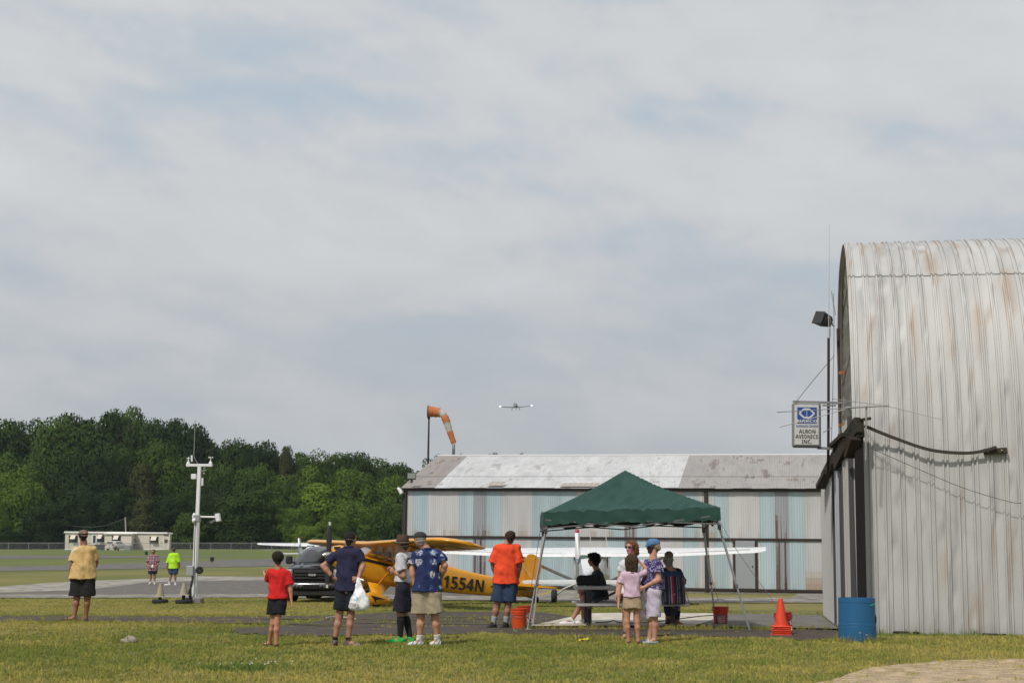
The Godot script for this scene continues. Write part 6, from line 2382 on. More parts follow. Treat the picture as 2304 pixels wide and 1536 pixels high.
func make_weather_mast() -> void:
	var o := thing("weather_mast", "white weather-station mast with crossbar, instruments and whip antenna beside the tire markers", "mast", Vector3(-9.675, -0.146, -44))
	var off: Vector3 = -Vector3(-9.675, -0.146, -44)
	var w := mat(Color(.72, .73, .75), .5)
	var grey := mat(Color(.3, .31, .32), .5, .3)
	var black := mat(Color(.02, .02, .02), .8)
	var st := S()
	beam(st, off + Vector3(-9.691, -0.077, -44), off + Vector3(-9.675, 2.368, -44), .145, .145, Vector3.BACK)
	part("lower_pole", st, w, o)
	st = S()
	beam(st, off + Vector3(-9.677, 2.233, -44), off + Vector3(-9.654, 4.057, -44), .105, .105, Vector3.BACK)
	part("upper_pole", st, w, o)
	st = S()
	box(st, off + Vector3(-9.679, 2.422, -44), Vector3(.2, .22, .2))
	part("collar", st, grey, o)
	st = S()
	beam(st, off + Vector3(-10.065, 4.05, -44), off + Vector3(-9.262, 4.05, -44), .12, .08)
	part("crossbar", st, w, o)
	st = S()
	lathe(st, [Vector2(.06, 0), Vector2(.04, .06), Vector2(.02, .07), Vector2(.015, .2)], 8, Transform3D(Basis(), off + Vector3(-10.005, 4.098, -44)))
	beam(st, off + Vector3(-10.065, 4.262, -44), off + Vector3(-9.956, 4.269, -44), .02, .02)
	part("wind_vane", st, w, o)
	st = S()
	beam(st, off + Vector3(-9.897, 4.166, -44), off + Vector3(-9.911, 4.358, -44), .05, .03, Vector3.BACK)
	part("vane_fin", st, w, o)
	st = S()
	lathe(st, [Vector2(.06, 0), Vector2(.04, .06), Vector2(.02, .07), Vector2(.015, .2)], 8, Transform3D(Basis(), off + Vector3(-9.319, 4.098, -44)))
	for a in 3:
		ball(st, off + Vector3(-9.325, 4.29, -44) + Vector3(cos(a * 2.1) * .06, 0, sin(a * 2.1) * .06), Vector3(.025, .025, .025), 6)
	part("wind_cups", st, w, o)
	st = S()
	tube(st, curve_pts([off + Vector3(-9.688, 4.07, -44), off + Vector3(-9.834, 4.317, -44), off + Vector3(-9.837, 4.619, -44), off + Vector3(-9.836, 5.446, -44)], 4), .012, 5)
	part("whip_antenna", st, mat(Color(.25, .25, .25), .5), o)
	st = S()
	box(st, off + Vector3(-9.832, 3.704, -44.05), Vector3(.15, .16, .14))
	box(st, off + Vector3(-9.586, 3.54, -44.05), Vector3(.1, .24, .1))
	part("instrument_box", st, w, o)
	st = S()
	beam(st, off + Vector3(-9.6, 3.865, -44), off + Vector3(-9.45, 3.906, -44), .09, .03)
	ball(st, off + Vector3(-9.507, 3.961, -44), Vector3(.04, .05, .04), 8)
	ball(st, off + Vector3(-9.515, 3.797, -44), Vector3(.04, .04, .04), 8)
	part("sensor", st, grey, o)
	st = S()
	tube(st, [off + Vector3(-9.664, 2.47, -44), off + Vector3(-9.05, 2.458, -43.8)], .028, 7)
	part("arm", st, w, o)
	st = S()
	box(st, off + Vector3(-8.995, 2.445, -43.8), Vector3(.13, .24, .2), Basis(Vector3(0, 0, 1), .2))
	part("sensor_head", st, w, o)
	st = S()
	beam(st, off + Vector3(-9.234, 2.283, -43.8), off + Vector3(-9.074, 2.364, -43.8), .08, .07)
	part("sensor_tube", st, mat(Color(.12, .12, .12), .6), o)
	st = S()
	ball(st, off + Vector3(-9.773, 2.463, -44), Vector3(.06, .14, .08), 8)
	ball(st, off + Vector3(-9.748, 2.352, -43.9), Vector3(.07, .08, .08), 8)
	part("sensor_cluster", st, w, o)
	st = S()
	box(st, off + Vector3(-9.813, 0.834, -43.9), Vector3(.22, .31, .15), Basis(), .02)
	part("cabinet", st, mat(Color(.33, .35, .37), .5, .2), o)
	st = S()
	wheel(st, off + Vector3(-9.504, 0.856, -43.75), Vector3(.4, 0, 1), .115, .16)
	part("hose_reel", st, black, o)
	st = S()
	for k in 4:
		tube(st, curve_pts([off + Vector3(-9.761, 0.673, -43.9) + Vector3(.02 * k, 0, .02 * k), off + Vector3(-9.744, 0.422, -43.8) + Vector3(.03 * sin(k * 2.0), 0, 0), off + Vector3(-9.789, 0.156, -43.8) + Vector3(.03 * k - .04, 0, 0), off + Vector3(-9.728, -0.07, -43.8)], 4), .014, 5)
	tube(st, curve_pts([off + Vector3(-9.696, 2.365, -43.85), off + Vector3(-9.693, 1.624, -43.85), off + Vector3(-9.689, 0.888, -43.85)], 4), .012, 5)
	part("cables", st, black, o)
	st = S()
	box(st, off + Vector3(-9.675, -0.146, -44) + UP * .08, Vector3(.5, .2, .4), Basis(), .04)
	part("concrete_foot", st, mat(Color(.3, .28, .26), .9, 0.0, "grain", 2.0), o)
	for i in 2:
		var at: Vector3 = Vector3(-10.706, -0.146, -43.9) if i == 0 else Vector3(-9.922, -0.144, -43.6)
		var c := thing("tire_marker", "cream cone standing on an old tire, %s" % ("the left of the two, alone on the grass" if i == 0 else "the one against the weather mast's foot"), "marker", at, 0.0, "cones on old tires")
		st = S()
		lathe(st, [Vector2(.14, .02), Vector2(.2, .0), Vector2(.24, .015), Vector2(.245, .065), Vector2(.24, .115), Vector2(.2, .13), Vector2(.14, .11), Vector2(.14, .02)], 24, Transform3D(), false)
		part("tire", st, mat(Color(.018, .018, .02), .9), c)
		st = S()
		tube(st, [Vector3(0, 0, 0), Vector3(0, .28, 0)], .05, 8)
		part("stem", st, black, c)
		st = S()
		lathe(st, [Vector2(.19, .2 + i * .06), Vector2(.13, .225 + i * .06), Vector2(.035, .6 + i * .03), Vector2(.005, .605 + i * .03)], 18)
		part("cone", st, mat(Color(.48, .42, .3), .7, 0.0, "grain", 3.0), c)
	for i in 2:
		var at: Vector3 = Vector3(-24.627, 0.28, -118) if i == 0 else Vector3(-40.735, 0.699, -160)
		var l := thing("runway_light", "small dark runway light on a stub, %s" % ("right of the weather mast" if i == 0 else "left of the plaid-shirted man"), "light", at, 0.0, "runway edge lights")
		st = S()
		tube(st, [Vector3.ZERO, Vector3(0, .3, 0)], .05, 6)
		part("stub", st, mat(Color(.4, .25, .1), .7), l)
		st = S()
		lathe(st, [Vector2(.02, .28), Vector2(.17, .3), Vector2(.17, .6), Vector2(.05, .66)], 10)
		part("lamp", st, mat(Color(.015, .015, .02), .5), l)
func make_windsock() -> void:
	var o := thing("windsock", "faded orange and white windsock drooping from a dark pole behind the long hangar", "windsock", Vector3(-5.275, 0.012, -90))
	var off: Vector3 = -Vector3(-5.275, 0.012, -90)
	var dark := mat(Color(.025, .024, .024), .7)
	var st := S()
	tube(st, [off + Vector3(-5.302, 0.012, -90), off + Vector3(-5.298, 7.652, -90), off + Vector3(-5.274, 9.766, -90)], [.09, .065, .05], 8)
	part("pole", st, dark, o)
	st = S()
	box(st, off + Vector3(-5.281, 9.85, -90), Vector3(.16, .32, .16))
	part("swivel", st, dark, o)
	var path := curve_pts([off + Vector3(-5.334, 10.19, -90), off + Vector3(-4.91, 10.134, -90), off + Vector3(-4.453, 10.039, -89.9), off + Vector3(-4.192, 9.634, -89.8), off + Vector3(-3.992, 9.042, -89.8), off + Vector3(-3.677, 8.143, -89.8)], 6)
	var cuts := [0, 10, 15, 20, 25, 30]
	for k in 5:
		st = S()
		var pts := path.slice(cuts[k], cuts[k + 1] + 1)
		var r := []
		for i in pts.size():
			var t: float = (cuts[k] + i) / 30.0
			r.append(lerpf(.36, .17, t) * (1 + .05 * sin(t * 60)) * (.86 if absf(t - .45) < .1 else 1.0))
		tube(st, pts, r, 14, false)
		var m: StandardMaterial3D = mat(Color(.62, .2, .07) if k % 2 == 0 else Color(.6, .57, .54), .8, 0.0, "cloth", 1.0).duplicate()
		m.backlight_enabled = true
		m.backlight = Color(.4, .3, .25)
		part("fabric_band", st, m, o)
	st = S()
	var ring := []
	for i in 17:
		var a := TAU * i / 16
		ring.append(path[0] + Vector3(-.02 + .02 * cos(a), cos(a) * .365, sin(a) * .365))
	tube(st, ring, .025, 6, false)
	part("hoop", st, dark, o)
	st = S()
	tube(st, [Vector3(-3.718, 0.029, -92), Vector3(-3.781, 8.249, -92)], .1, 8)
	tag(part("grey_post", st, mat(Color(.3, .3, .31), .7)), "plain grey post rising behind the roof below the windsock's tail", "post")
# ---------------------------------------------------------------- who stands where
func cells(p: Vector3, size: float, seed_: int) -> Vector2:   # distance to the nearest scattered point, and its random value
	var q := p / size
	var best := 9.0
	var val := 0.0
	for dx in [0, 1]:
		for dy in [0, 1]:
			for dz in [0, 1]:
				var c := Vector3(floorf(q.x - .5) + dx, floorf(q.y - .5) + dy, floorf(q.z - .5) + dz)
				var h := hash(Vector4(c.x, c.y, c.z, seed_))
				var o := c + Vector3(.3 + .4 * ((h & 255) / 255.0), .3 + .4 * (((h >> 8) & 255) / 255.0), .3 + .4 * (((h >> 16) & 255) / 255.0))
				var d := q.distance_to(o)
				if d < best:
					best = d
					val = ((h >> 24) & 127) / 127.0
	return Vector2(best * size, val)
func make_people() -> void:
	var piped := func(p: Vector3, _n: Vector3) -> Color:
		return Color(.72, .72, .72) if absf(p.y - 1.56 + absf(p.x - .03) * .6) < .02 and absf(p.x) > .17 and p.z > -.1 else Color(.62, .43, .18)
	person({"label": "big person in a tan shirt and black shorts, alone by the left asphalt path", "at": Vector3(-8.548, 0.056, -28.856), "h": 1.827, "face": -25, "girth": 1.3, "belly": .05, "skin": Color(.3, .13, .075),
		"j": {"ankleL": Vector3(-0.174, 0.081, 0.05), "toeL": Vector3(-0.377, 0.022, 0.1), "ankleR": Vector3(0.041, 0.07, 0), "toeR": Vector3(-0.104, 0.005, -0.08), "kneeL": Vector3(-0.154, 0.471, 0), "kneeR": Vector3(0.059, 0.471, 0), "hipL": Vector3(-0.144, 0.839, 0), "hipR": Vector3(0.052, 0.839, 0), "shL": Vector3(-0.208, 1.42, 0.05), "shR": Vector3(0.11, 1.429, -0.05), "elL": Vector3(-0.245, 1.121, 0.06), "wrL": Vector3(-0.298, 0.918, 0), "elR": Vector3(0.155, 1.163, -0.15), "wrR": Vector3(0.04, 0.949, -0.3), "head": Vector3(-0.082, 1.676, 0), "look": Vector3(-.35, 0, -1)},
		"top": {"c": piped, "hem": 0.830, "sleeve": .8, "loose": .03, "flare": .03}, "legs": {"c": Color(.008, .008, .009), "hem": .93, "loose": .018, "flare": .05},
		"shoes": {"kind": "sandal", "c": Color(.04, .03, .03)}, "hair": {"c": Color(.02, .013, .01)}, "cap": {"c": Color(.17, .12, .12), "back": Color(.55, .55, .56), "turn": 172, "mark": Color(.5, .22, .04)}})
	var plaid := func(p: Vector3, _n: Vector3) -> Color:
		var a := fmod(p.x + 9.0, .12)
		var b := fmod(p.y + 9.0, .12)
		var c := Color(.3, .12, .14)
		if a < .045:
			c = c * .5 if b < .045 else Color(.45, .33, .34)
		elif b < .04:
			c = Color(.13, .1, .16)
		return c
	person({"label": "person in a plaid shirt and navy shorts looking at a phone on the far apron", "at": Vector3(-17.245, -0.172, -69.096), "h": 1.664, "face": 180, "girth": 1.2, "belly": .05, "cell": .022, "skin": Color(.33, .16, .1),
		"j": {"look": Vector3(-.1, -.45, 1), "elR": Vector3(-0.3, 0.968, 0.05), "wrR": Vector3(-0.067, 0.844, 0.28), "elL": Vector3(0.254, 0.968, 0.05), "wrL": Vector3(0.146, 0.823, 0.28), "ankleL": Vector3(0.104, 0.073, 0), "ankleR": Vector3(-0.088, 0.073, 0)},
		"top": {"c": plaid, "hem": 0.652, "sleeve": .75, "loose": .03, "flare": .03}, "legs": {"c": Color(.012, .016, .04), "hem": .9, "loose": .03, "flare": .03}, "socks": {"c": Color(.6, .6, .6), "up": .2},
		"shoes": {"kind": "sneaker", "c": Color(.5, .5, .5), "sole": Color(.06, .06, .07)}, "hair": {"c": Color(.09, .065, .05)}, "glasses": true})
	var ph := S()
	box(ph, Vector3.ZERO, Vector3(.075, .15, .012), Basis(Vector3.RIGHT, -.6))
	var phone := part("phone", ph, mat(Color(.5, .5, .52), .4))
	phone.position = Vector3(-16.428, 0.748, -65.7)
	tag(phone, "pale phone in the plaid-shirted person's hands", "phone")
	person({"label": "person in a neon yellow-green shirt with hands in pockets, back turned on the apron", "at": Vector3(-15.954, -0.182, -67.781), "h": 1.777, "face": 12, "girth": 1.1, "cell": .022, "skin": Color(.3, .15, .1), "hide": "LR",
		"j": {"elL": Vector3(-0.303, 0.908, 0), "wrL": Vector3(-0.211, 0.576, -0.1), "elR": Vector3(0.281, 0.949, 0), "wrR": Vector3(0.165, 0.596, -0.1), "ankleL": Vector3(-0.171, 0.103, 0), "ankleR": Vector3(0.122, 0.103, 0), "toeL": Vector3(-0.372, 0.021, 0.02), "toeR": Vector3(0.123, 0.008, -0.1)},
		"top": {"c": Color(.42, .78, .02), "hem": 0.784, "sleeve": .75, "loose": .035, "flare": .03}, "legs": {"c": Color(.03, .055, .11), "hem": .92, "loose": .03, "flare": .03}, "socks": {"c": Color(.6, .6, .6), "up": .2},
		"shoes": {"kind": "sneaker", "c": Color(.65, .66, .68)}, "hair": {"c": Color(.12, .085, .06), "thick": .009}})
	person({"label": "boy in a bright red shirt and black shorts walking away in sandals", "at": Vector3(-3.595, 0.005, -21.987), "h": 1.459, "face": -18, "girth": .9, "skin": Color(.5, .23, .14), "curl": .6,
		"j": {"head": Vector3(0.009, 1.318, 0), "shL": Vector3(-0.102, 1.123, 0), "shR": Vector3(0.156, 1.123, 0), "elR": Vector3(0.208, 0.909, 0), "wrR": Vector3(0.238, 0.697, 0.03), "elL": Vector3(-0.16, 1, -0.16), "wrL": Vector3(-0.244, 1.077, -0.36), "hipL": Vector3(-0.032, 0.743, 0), "hipR": Vector3(0.083, 0.743, 0), "kneeL": Vector3(-0.039, 0.349, -0.02), "kneeR": Vector3(0.027, 0.353, 0.05), "ankleL": Vector3(-0.103, 0.065, -0.12), "ankleR": Vector3(0.029, 0.057, 0.06), "toeL": Vector3(-0.179, 0.02, -0.1), "toeR": Vector3(-0.016, -0.013, -0.1)},
		"top": {"c": Color(.62, .012, .014), "hem": 0.723, "sleeve": .9, "loose": .03, "flare": .03}, "legs": {"c": Color(.007, .007, .008), "hem": .66, "loose": .03, "flare": .045},
		"shoes": {"kind": "sandal", "c": Color(.02, .02, .02), "heel_strap": true}, "hair": {"c": Color(.022, .014, .011), "thick": .019, "rough": .008}})
	person({"label": "person in a navy polo shirt with hands on hips, a carrier bag on one wrist", "at": Vector3(-2.575, 0.004, -22.304), "h": 1.754, "face": 6, "skin": Color(.42, .21, .14), "curl": .35,
		"j": {"head": Vector3(0.069, 1.61, 0), "look": Vector3(.55, 0, -1), "shL": Vector3(-0.121, 1.433, 0), "shR": Vector3(0.189, 1.433, 0), "elL": Vector3(-0.349, 1.208, 0.02), "wrL": Vector3(-0.182, 1.025, 0.06), "handL": Vector3(1, -.35, -.3), "palmL": Vector3(0, 0, -1), "elR": Vector3(0.264, 1.215, 0.02), "wrR": Vector3(0.206, 1.026, 0.1), "handR": Vector3(-1, -.1, .1), "palmR": Vector3(0, -.2, -1), "hipL": Vector3(-0.049, 0.835, 0), "hipR": Vector3(0.102, 0.835, 0), "kneeL": Vector3(-0.09, 0.436, 0), "kneeR": Vector3(0.088, 0.436, 0), "ankleL": Vector3(-0.152, 0.074, 0), "ankleR": Vector3(0.054, 0.067, 0), "toeL": Vector3(-0.197, 0, -0.1), "toeR": Vector3(0.25, -0.004, 0.04)},
		"top": {"c": Color(.016, .019, .055), "hem": 0.828, "sleeve": .72, "loose": .022, "flare": .022, "collar": Color(.014, .017, .05)}, "legs": {"c": Color(.007, .008, .016), "hem": .75, "loose": .02, "flare": .03}, "socks": {"c": Color(.01, .01, .01), "up": .16},
		"shoes": {"kind": "shoe", "c": Color(.17, .12, .08), "sole": Color(.1, .08, .06), "trim": Color(.02, .018, .017)}, "hair": {"c": Color(.016, .012, .012), "thick": .011}, "strap": [Color(.6, .6, .6), -.012]})
	var wt := S()
	tube(wt, [Vector3(-.018, .012, 0), Vector3(.018, -.012, 0)], .036, 10)
	part("wrist_watch", wt, mat(Color(.02, .02, .02), .5), get_child(-1))
	get_child(-1).get_child(-1).position = Vector3(-0.21, 1.053, 0.06)
	plastic_bag("full white carrier bag with teal print hanging at the navy-shirted person's hip", Vector3(-2.336, 0.529, -22.1), .26, .42, Vector3(-2.37, 1.018, -22.15) - Vector3(-2.336, 0.529, -22.1), true)
	var logo := func(p: Vector3, n: Vector3) -> Color:
		var l := p - Vector3(0.097, 1.235, 0.05)
		var d := Vector2(l.x * 1.3, l.y).length()
		if d < .1 and n.x > .2 and p.x > .05 and p.z < .14:
			return Color(.012, .012, .012) if fine.get_noise_2d(p.x * 900, p.y * 900) < .12 and d > .02 else Color(.5, .2, .03)
		return Color(.62, .62, .65)
	person({"label": "person in a brown brimmed hat, white shirt, black knee socks and green clogs", "at": Vector3(-1.729, 0.005, -23.037), "h": 1.685, "face": -62, "skin": Color(.42, .21, .14), "curl": 1.0,
		"j": {"head": Vector3(-0.024, 1.53, 0), "look": Vector3(-1, 0, -.75), "shL": Vector3(-0.06, 1.361, 0.16), "shR": Vector3(0.052, 1.367, -0.16), "elL": Vector3(0.011, 1.041, 0.2), "wrL": Vector3(-0.125, 1.088, 0.1), "elR": Vector3(-0.064, 1.062, -0.22), "wrR": Vector3(-0.164, 1.106, -0.12), "handL": Vector3(-.8, .6, -.2), "handR": Vector3(-.7, .6, .2), "hipL": Vector3(-0.023, 0.83, 0.1), "hipR": Vector3(-0.003, 0.825, -0.1), "kneeL": Vector3(-0.048, 0.454, 0.08), "kneeR": Vector3(0.012, 0.448, -0.06), "ankleL": Vector3(-0.041, 0.076, 0.12), "ankleR": Vector3(0.112, 0.062, 0), "toeL": Vector3(-0.231, 0.013, 0.1), "toeR": Vector3(-0.056, -0.007, 0)},
		"top": {"c": logo, "hem": 0.947, "sleeve": .72, "loose": .022, "flare": .03}, "legs": {"c": Color(.013, .015, .03), "hem": .93, "loose": .03, "flare": .04}, "socks": {"c": Color(.008, .008, .009), "up": .88},
		"shoes": {"kind": "clog", "name": "clog", "c": Color(.02, .42, .06), "high": .05}, "hat": true, "hair": {"c": Color(.15, .1, .07)}, "strap": [Color(.55, .55, .55), -.03]})
	var hat := S()
	var rings := []
	for e in [[.1, .004], [.185, -.006], [.19, .004], [.14, .012], [.102, .012], [.1, .03], [.094, .1], [.08, .125], [.05, .118], [.005, .112]]:
		var ring := PackedVector3Array()
		for k in 28:
			var a := TAU * k / 28
			var up: float = .03 * pow(absf(cos(a)), 2.0) * smoothstep(.1, .18, e[0]) - .02 * smoothstep(.1, .18, e[0])
			ring.append(Vector3(cos(a) * e[0] * 1.0, e[1] + up, sin(a) * e[0] * 1.12))
		rings.append(ring)
	loft(hat, rings, true, true)
	var hn := part("hat", hat, mat(Color(.1, .055, .035), .85, 0.0, "grain", 4.0), get_child(-1))
	hn.position = Vector3(-0.025, 1.572, 0)
	hat = S()
	var hring := []
	for k in 17:
		hring.append(Vector3(cos(TAU * k / 16) * .102, .03, sin(TAU * k / 16) * .113))
	tube(hat, hring, .009, 5, false)
	part("hat_band", hat, mat(Color(.05, .028, .018), .8), hn)
	var floral := func(p: Vector3, _n: Vector3) -> Color:
		var c := cells(p + Vector3(.02, .04, 0), .17, 3)
		var petal := c.x + .022 * fine.get_noise_3d(p.x * 1300, p.y * 1300, p.z * 1300)
		if petal < .016:
			return Color(.5, .22, .1)
		if petal < .05 and fine.get_noise_3d(p.x * 1500, p.y * 1500, p.z * 1500 + 7) > -.12:
			return Color(.52, .56, .62) if c.y > .3 else Color(.36, .48, .62)
		if petal < .066 and fine.get_noise_3d(p.x * 1500, p.y * 1500, p.z * 1500) > .2:
			return Color(.12, .2, .4)
		return Color(.012, .026, .105)
	person({"label": "person in a blue floral shirt, dark cap, khaki cargo shorts and white sneakers", "at": Vector3(-1.314, 0.001, -22.343), "h": 1.757, "face": -20, "girth": 1.2, "skin": Color(.5, .25, .17), "hide": "R",
		"j": {"head": Vector3(-0.118, 1.613, 0), "look": Vector3(-.5, 0, -1), "shL": Vector3(-0.175, 1.408, 0.04), "shR": Vector3(0.151, 1.414, -0.04), "elL": Vector3(-0.233, 1.149, 0.06), "wrL": Vector3(-0.204, 0.932, 0.06), "elR": Vector3(0.272, 1.217, 0), "wrR": Vector3(0.192, 0.983, -0.12), "hipL": Vector3(-0.096, 0.768, 0), "hipR": Vector3(0.083, 0.768, 0), "kneeL": Vector3(-0.1, 0.43, 0), "kneeR": Vector3(0.127, 0.43, 0), "ankleL": Vector3(-0.109, 0.082, 0.02), "ankleR": Vector3(0.162, 0.093, -0.02), "toeL": Vector3(-0.261, 0.012, 0.08), "toeR": Vector3(0.068, 0.013, 0)},
		"top": {"c": floral, "hem": 0.822, "sleeve": .72, "loose": .03, "flare": .035, "collar": Color(.012, .026, .1)}, "legs": {"c": Color(.36, .3, .2), "hem": .84, "loose": .035, "flare": .035}, "socks": {"c": Color(.62, .62, .64), "up": .22},
		"shoes": {"kind": "sneaker", "c": Color(.6, .6, .58), "sole": Color(.5, .5, .48), "trim": Color(.05, .05, .08)}, "hair": {"c": Color(.36, .33, .29)}, "cap": {"c": Color(.035, .033, .038), "turn": 0}, "strap": [Color(.65, .65, .66), -.035]})
	person({"label": "person in an orange shirt and jean shorts standing beside the canopy's left leg", "at": Vector3(-0.203, -0.016, -27.601), "h": 1.898, "face": 14, "girth": 1.15, "belly": .03, "skin": Color(.32, .16, .11), "hide": "LR",
		"j": {"head": Vector3(0.178, 1.711, 0), "look": Vector3(.3, 0, -1), "shL": Vector3(-0.096, 1.517, 0), "shR": Vector3(0.289, 1.525, 0), "elL": Vector3(-0.164, 1.221, -0.02), "wrL": Vector3(-0.105, 0.941, -0.15), "elR": Vector3(0.348, 1.213, 0), "wrR": Vector3(0.314, 0.942, -0.08), "hipL": Vector3(-0.018, 0.827, 0), "hipR": Vector3(0.178, 0.827, 0), "kneeL": Vector3(-0.085, 0.425, 0), "kneeR": Vector3(0.127, 0.425, 0), "ankleL": Vector3(-0.153, 0.083, 0), "ankleR": Vector3(0.085, 0.083, 0), "toeL": Vector3(-0.244, 0.013, 0.08), "toeR": Vector3(0.018, 0.013, 0.09)},
		"top": {"c": Color(.85, .075, .02), "hem": 0.835, "sleeve": .95, "loose": .03, "flare": .035}, "legs": {"c": Color(.022, .045, .095), "hem": .82, "loose": .03, "flare": .03}, "socks": {"c": Color(.36, .38, .42), "up": .4},
		"shoes": {"kind": "shoe", "c": Color(.01, .01, .011)}, "hair": {"c": Color(.05, .027, .016), "thick": .016}})
	person({"label": "woman with dark curly hair seated sideways on the far bench, legs stretched out", "at": Vector3(1.641, -0.031, -28.75), "h": 1.66, "face": -86, "girth": 1.25, "skin": Color(.4, .19, .13), "curl": .4,
		"j": {"head": Vector3(-0.016, 1.279, 0), "look": Vector3(-1, -.05, .1), "hipL": Vector3(0.087, 0.609, 0.11), "hipR": Vector3(0.1, 0.602, -0.11), "shL": Vector3(0.069, 1.028, 0.18), "shR": Vector3(0.073, 1.022, -0.18), "elL": Vector3(-0.014, 0.768, 0.2), "wrL": Vector3(-0.196, 0.714, 0.15), "elR": Vector3(-0.026, 0.784, -0.2), "wrR": Vector3(-0.22, 0.699, -0.08), "kneeL": Vector3(-0.223, 0.531, 0.12), "kneeR": Vector3(-0.238, 0.603, -0.1), "ankleL": Vector3(-0.458, 0.12, 0.2), "ankleR": Vector3(-0.222, 0.095, -0.14), "toeL": Vector3(-0.677, 0.051, 0.2), "toeR": Vector3(-0.39, 0.042, -0.16)},
		"top": {"c": Color(.035, .036, .045), "hem": 0.536, "sleeve": .7, "loose": .05, "flare": .05}, "legs": {"c": Color(.1, .14, .2), "hem": .5, "loose": .015},
		"shoes": {"kind": "sneaker", "c": Color(.66, .66, .7)}, "hair": {"c": Color(.014, .011, .011), "thick": .05, "rough": .03, "freq": 9.0, "long": .07}, "glasses": true})
	var pink := func(p: Vector3, _n: Vector3) -> Color:
		return (Color(.03, .02, .02) if fmod(p.y + 5.0, .03) < .016 else Color(.5, .38, .3)) if p.z > .02 and absf(p.x) < .03 + (p.y - 1.1) * .3 and p.y > 1.08 else Color(.62, .45, .57)
	person({"label": "girl in a pale pink shirt and khaki skirt with long brown hair, back to us", "at": Vector3(1.895, 0.002, -22.746), "h": 1.448, "face": 4, "girth": .88, "skin": Color(.5, .25, .17), "curl": .7,
		"j": {"head": Vector3(0.002, 1.281, 0), "look": Vector3(.2, .05, -1), "shL": Vector3(-0.141, 1.08, 0), "shR": Vector3(0.154, 1.093, 0), "elL": Vector3(-0.207, 0.817, 0), "wrL": Vector3(-0.219, 0.632, 0.04), "elR": Vector3(0.265, 1.134, -0.06), "wrR": Vector3(0.153, 1.252, -0.12), "handR": Vector3(-.6, .7, -.2), "hipL": Vector3(-0.068, 0.713, 0), "hipR": Vector3(0.065, 0.713, 0), "kneeL": Vector3(-0.088, 0.343, 0.02), "kneeR": Vector3(0.072, 0.343, 0.02), "ankleL": Vector3(-0.062, 0.055, 0), "ankleR": Vector3(0.084, 0.055, 0), "toeL": Vector3(-0.081, -0.008, -0.12), "toeR": Vector3(0.127, -0.006, -0.1)},
		"top": {"c": pink, "hem": 0.727, "sleeve": .55, "loose": .022, "flare": .02}, "legs": {"name": "skirt", "c": Color(.36, .27, .17), "hem": .5, "loose": .02, "flare": .03, "skirt": true},
		"hair": {"c": Color(.075, .04, .025), "thick": .02, "long": .14, "rough": .008}, "shoes": {"kind": "sandal", "c": Color(.3, .16, .11)}})
	person({"label": "woman with a pink face mask and sunglasses standing behind the girl", "at": Vector3(1.972, 0.006, -23.926), "h": 1.634, "face": 205, "skin": Color(.5, .25, .17), "curl": .6,
		"j": {"head": Vector3(0.018, 1.488, 0), "look": Vector3(-.75, 0, .8), "shR": Vector3(-0.135, 1.239, 0.03), "shL": Vector3(0.18, 1.239, -0.03), "elR": Vector3(-0.188, 0.947, 0), "wrR": Vector3(-0.241, 0.725, 0.1), "elL": Vector3(0.226, 0.962, 0), "wrL": Vector3(0.208, 0.717, 0.08), "toeR": Vector3(-0.176, -0.015, 0.1)},
		"top": {"c": Color(.64, .64, .68), "hem": 0.737, "sleeve": .5, "loose": .02, "flare": .02}, "legs": {"c": Color(.016, .016, .035), "hem": .6, "loose": .02}, "socks": {"c": Color(.02, .02, .02), "up": .12},
		"shoes": {"kind": "sneaker", "c": Color(.04, .045, .05), "sole": Color(.02, .02, .02)}, "hair": {"c": Color(.2, .085, .035), "thick": .018, "long": .1, "rough": .012}, "mask": Color(.55, .22, .28), "glasses": true})
	var speckle := func(p: Vector3, _n: Vector3) -> Color:
		return Color(.38, .36, .5) if fine.get_noise_3d(p.x * 1500, p.y * 1500, p.z * 1500) > .2 else Color(.04, .02, .125)
	person({"label": "woman in a blue cap and purple speckled blouse standing in pale capri shorts", "at": Vector3(2.226, 0.003, -22.848), "h": 1.664, "face": -112, "girth": 1.22, "belly": .05, "skin": Color(.5, .26, .18), "curl": .5,
		"j": {"head": Vector3(0.022, 1.51, 0), "look": Vector3(-1, 0, .5), "hipL": Vector3(0.013, 0.783, 0.12), "hipR": Vector3(0.007, 0.776, -0.1), "shL": Vector3(0.078, 1.253, 0.17), "shR": Vector3(-0.046, 1.265, -0.14), "elL": Vector3(0.076, 0.992, 0.22), "wrL": Vector3(-0.13, 0.88, 0.17), "elR": Vector3(-0.065, 0.997, -0.2), "wrR": Vector3(-0.154, 0.876, -0.02), "kneeL": Vector3(0.007, 0.398, 0.13), "kneeR": Vector3(-0.036, 0.388, -0.08), "ankleL": Vector3(0.009, 0.07, 0.13), "ankleR": Vector3(-0.049, 0.072, -0.06), "toeL": Vector3(-0.148, 0.017, 0.16), "toeR": Vector3(-0.163, 0.024, -0.05)},
		"top": {"c": speckle, "hem": 0.841, "sleeve": .6, "loose": .035, "flare": .035}, "legs": {"c": Color(.56, .5, .62), "hem": .95, "loose": .02, "flare": .012},
		"shoes": {"kind": "sandal", "c": Color(.32, .45, .47), "strap": Color(.35, .55, .6)}, "hair": {"c": Color(.38, .31, .23), "thick": .018, "long": .03}, "cap": {"c": Color(.085, .18, .35), "turn": 0}, "mask": Color(.045, .018, .035), "glasses": true})
	plastic_bag("limp white carrier bag held low between the girl and the purple-bloused woman", Vector3(2.088, 0.344, -22.9), .2, .5, Vector3(2.072, 0.852, -22.8) - Vector3(2.088, 0.344, -22.9), false)
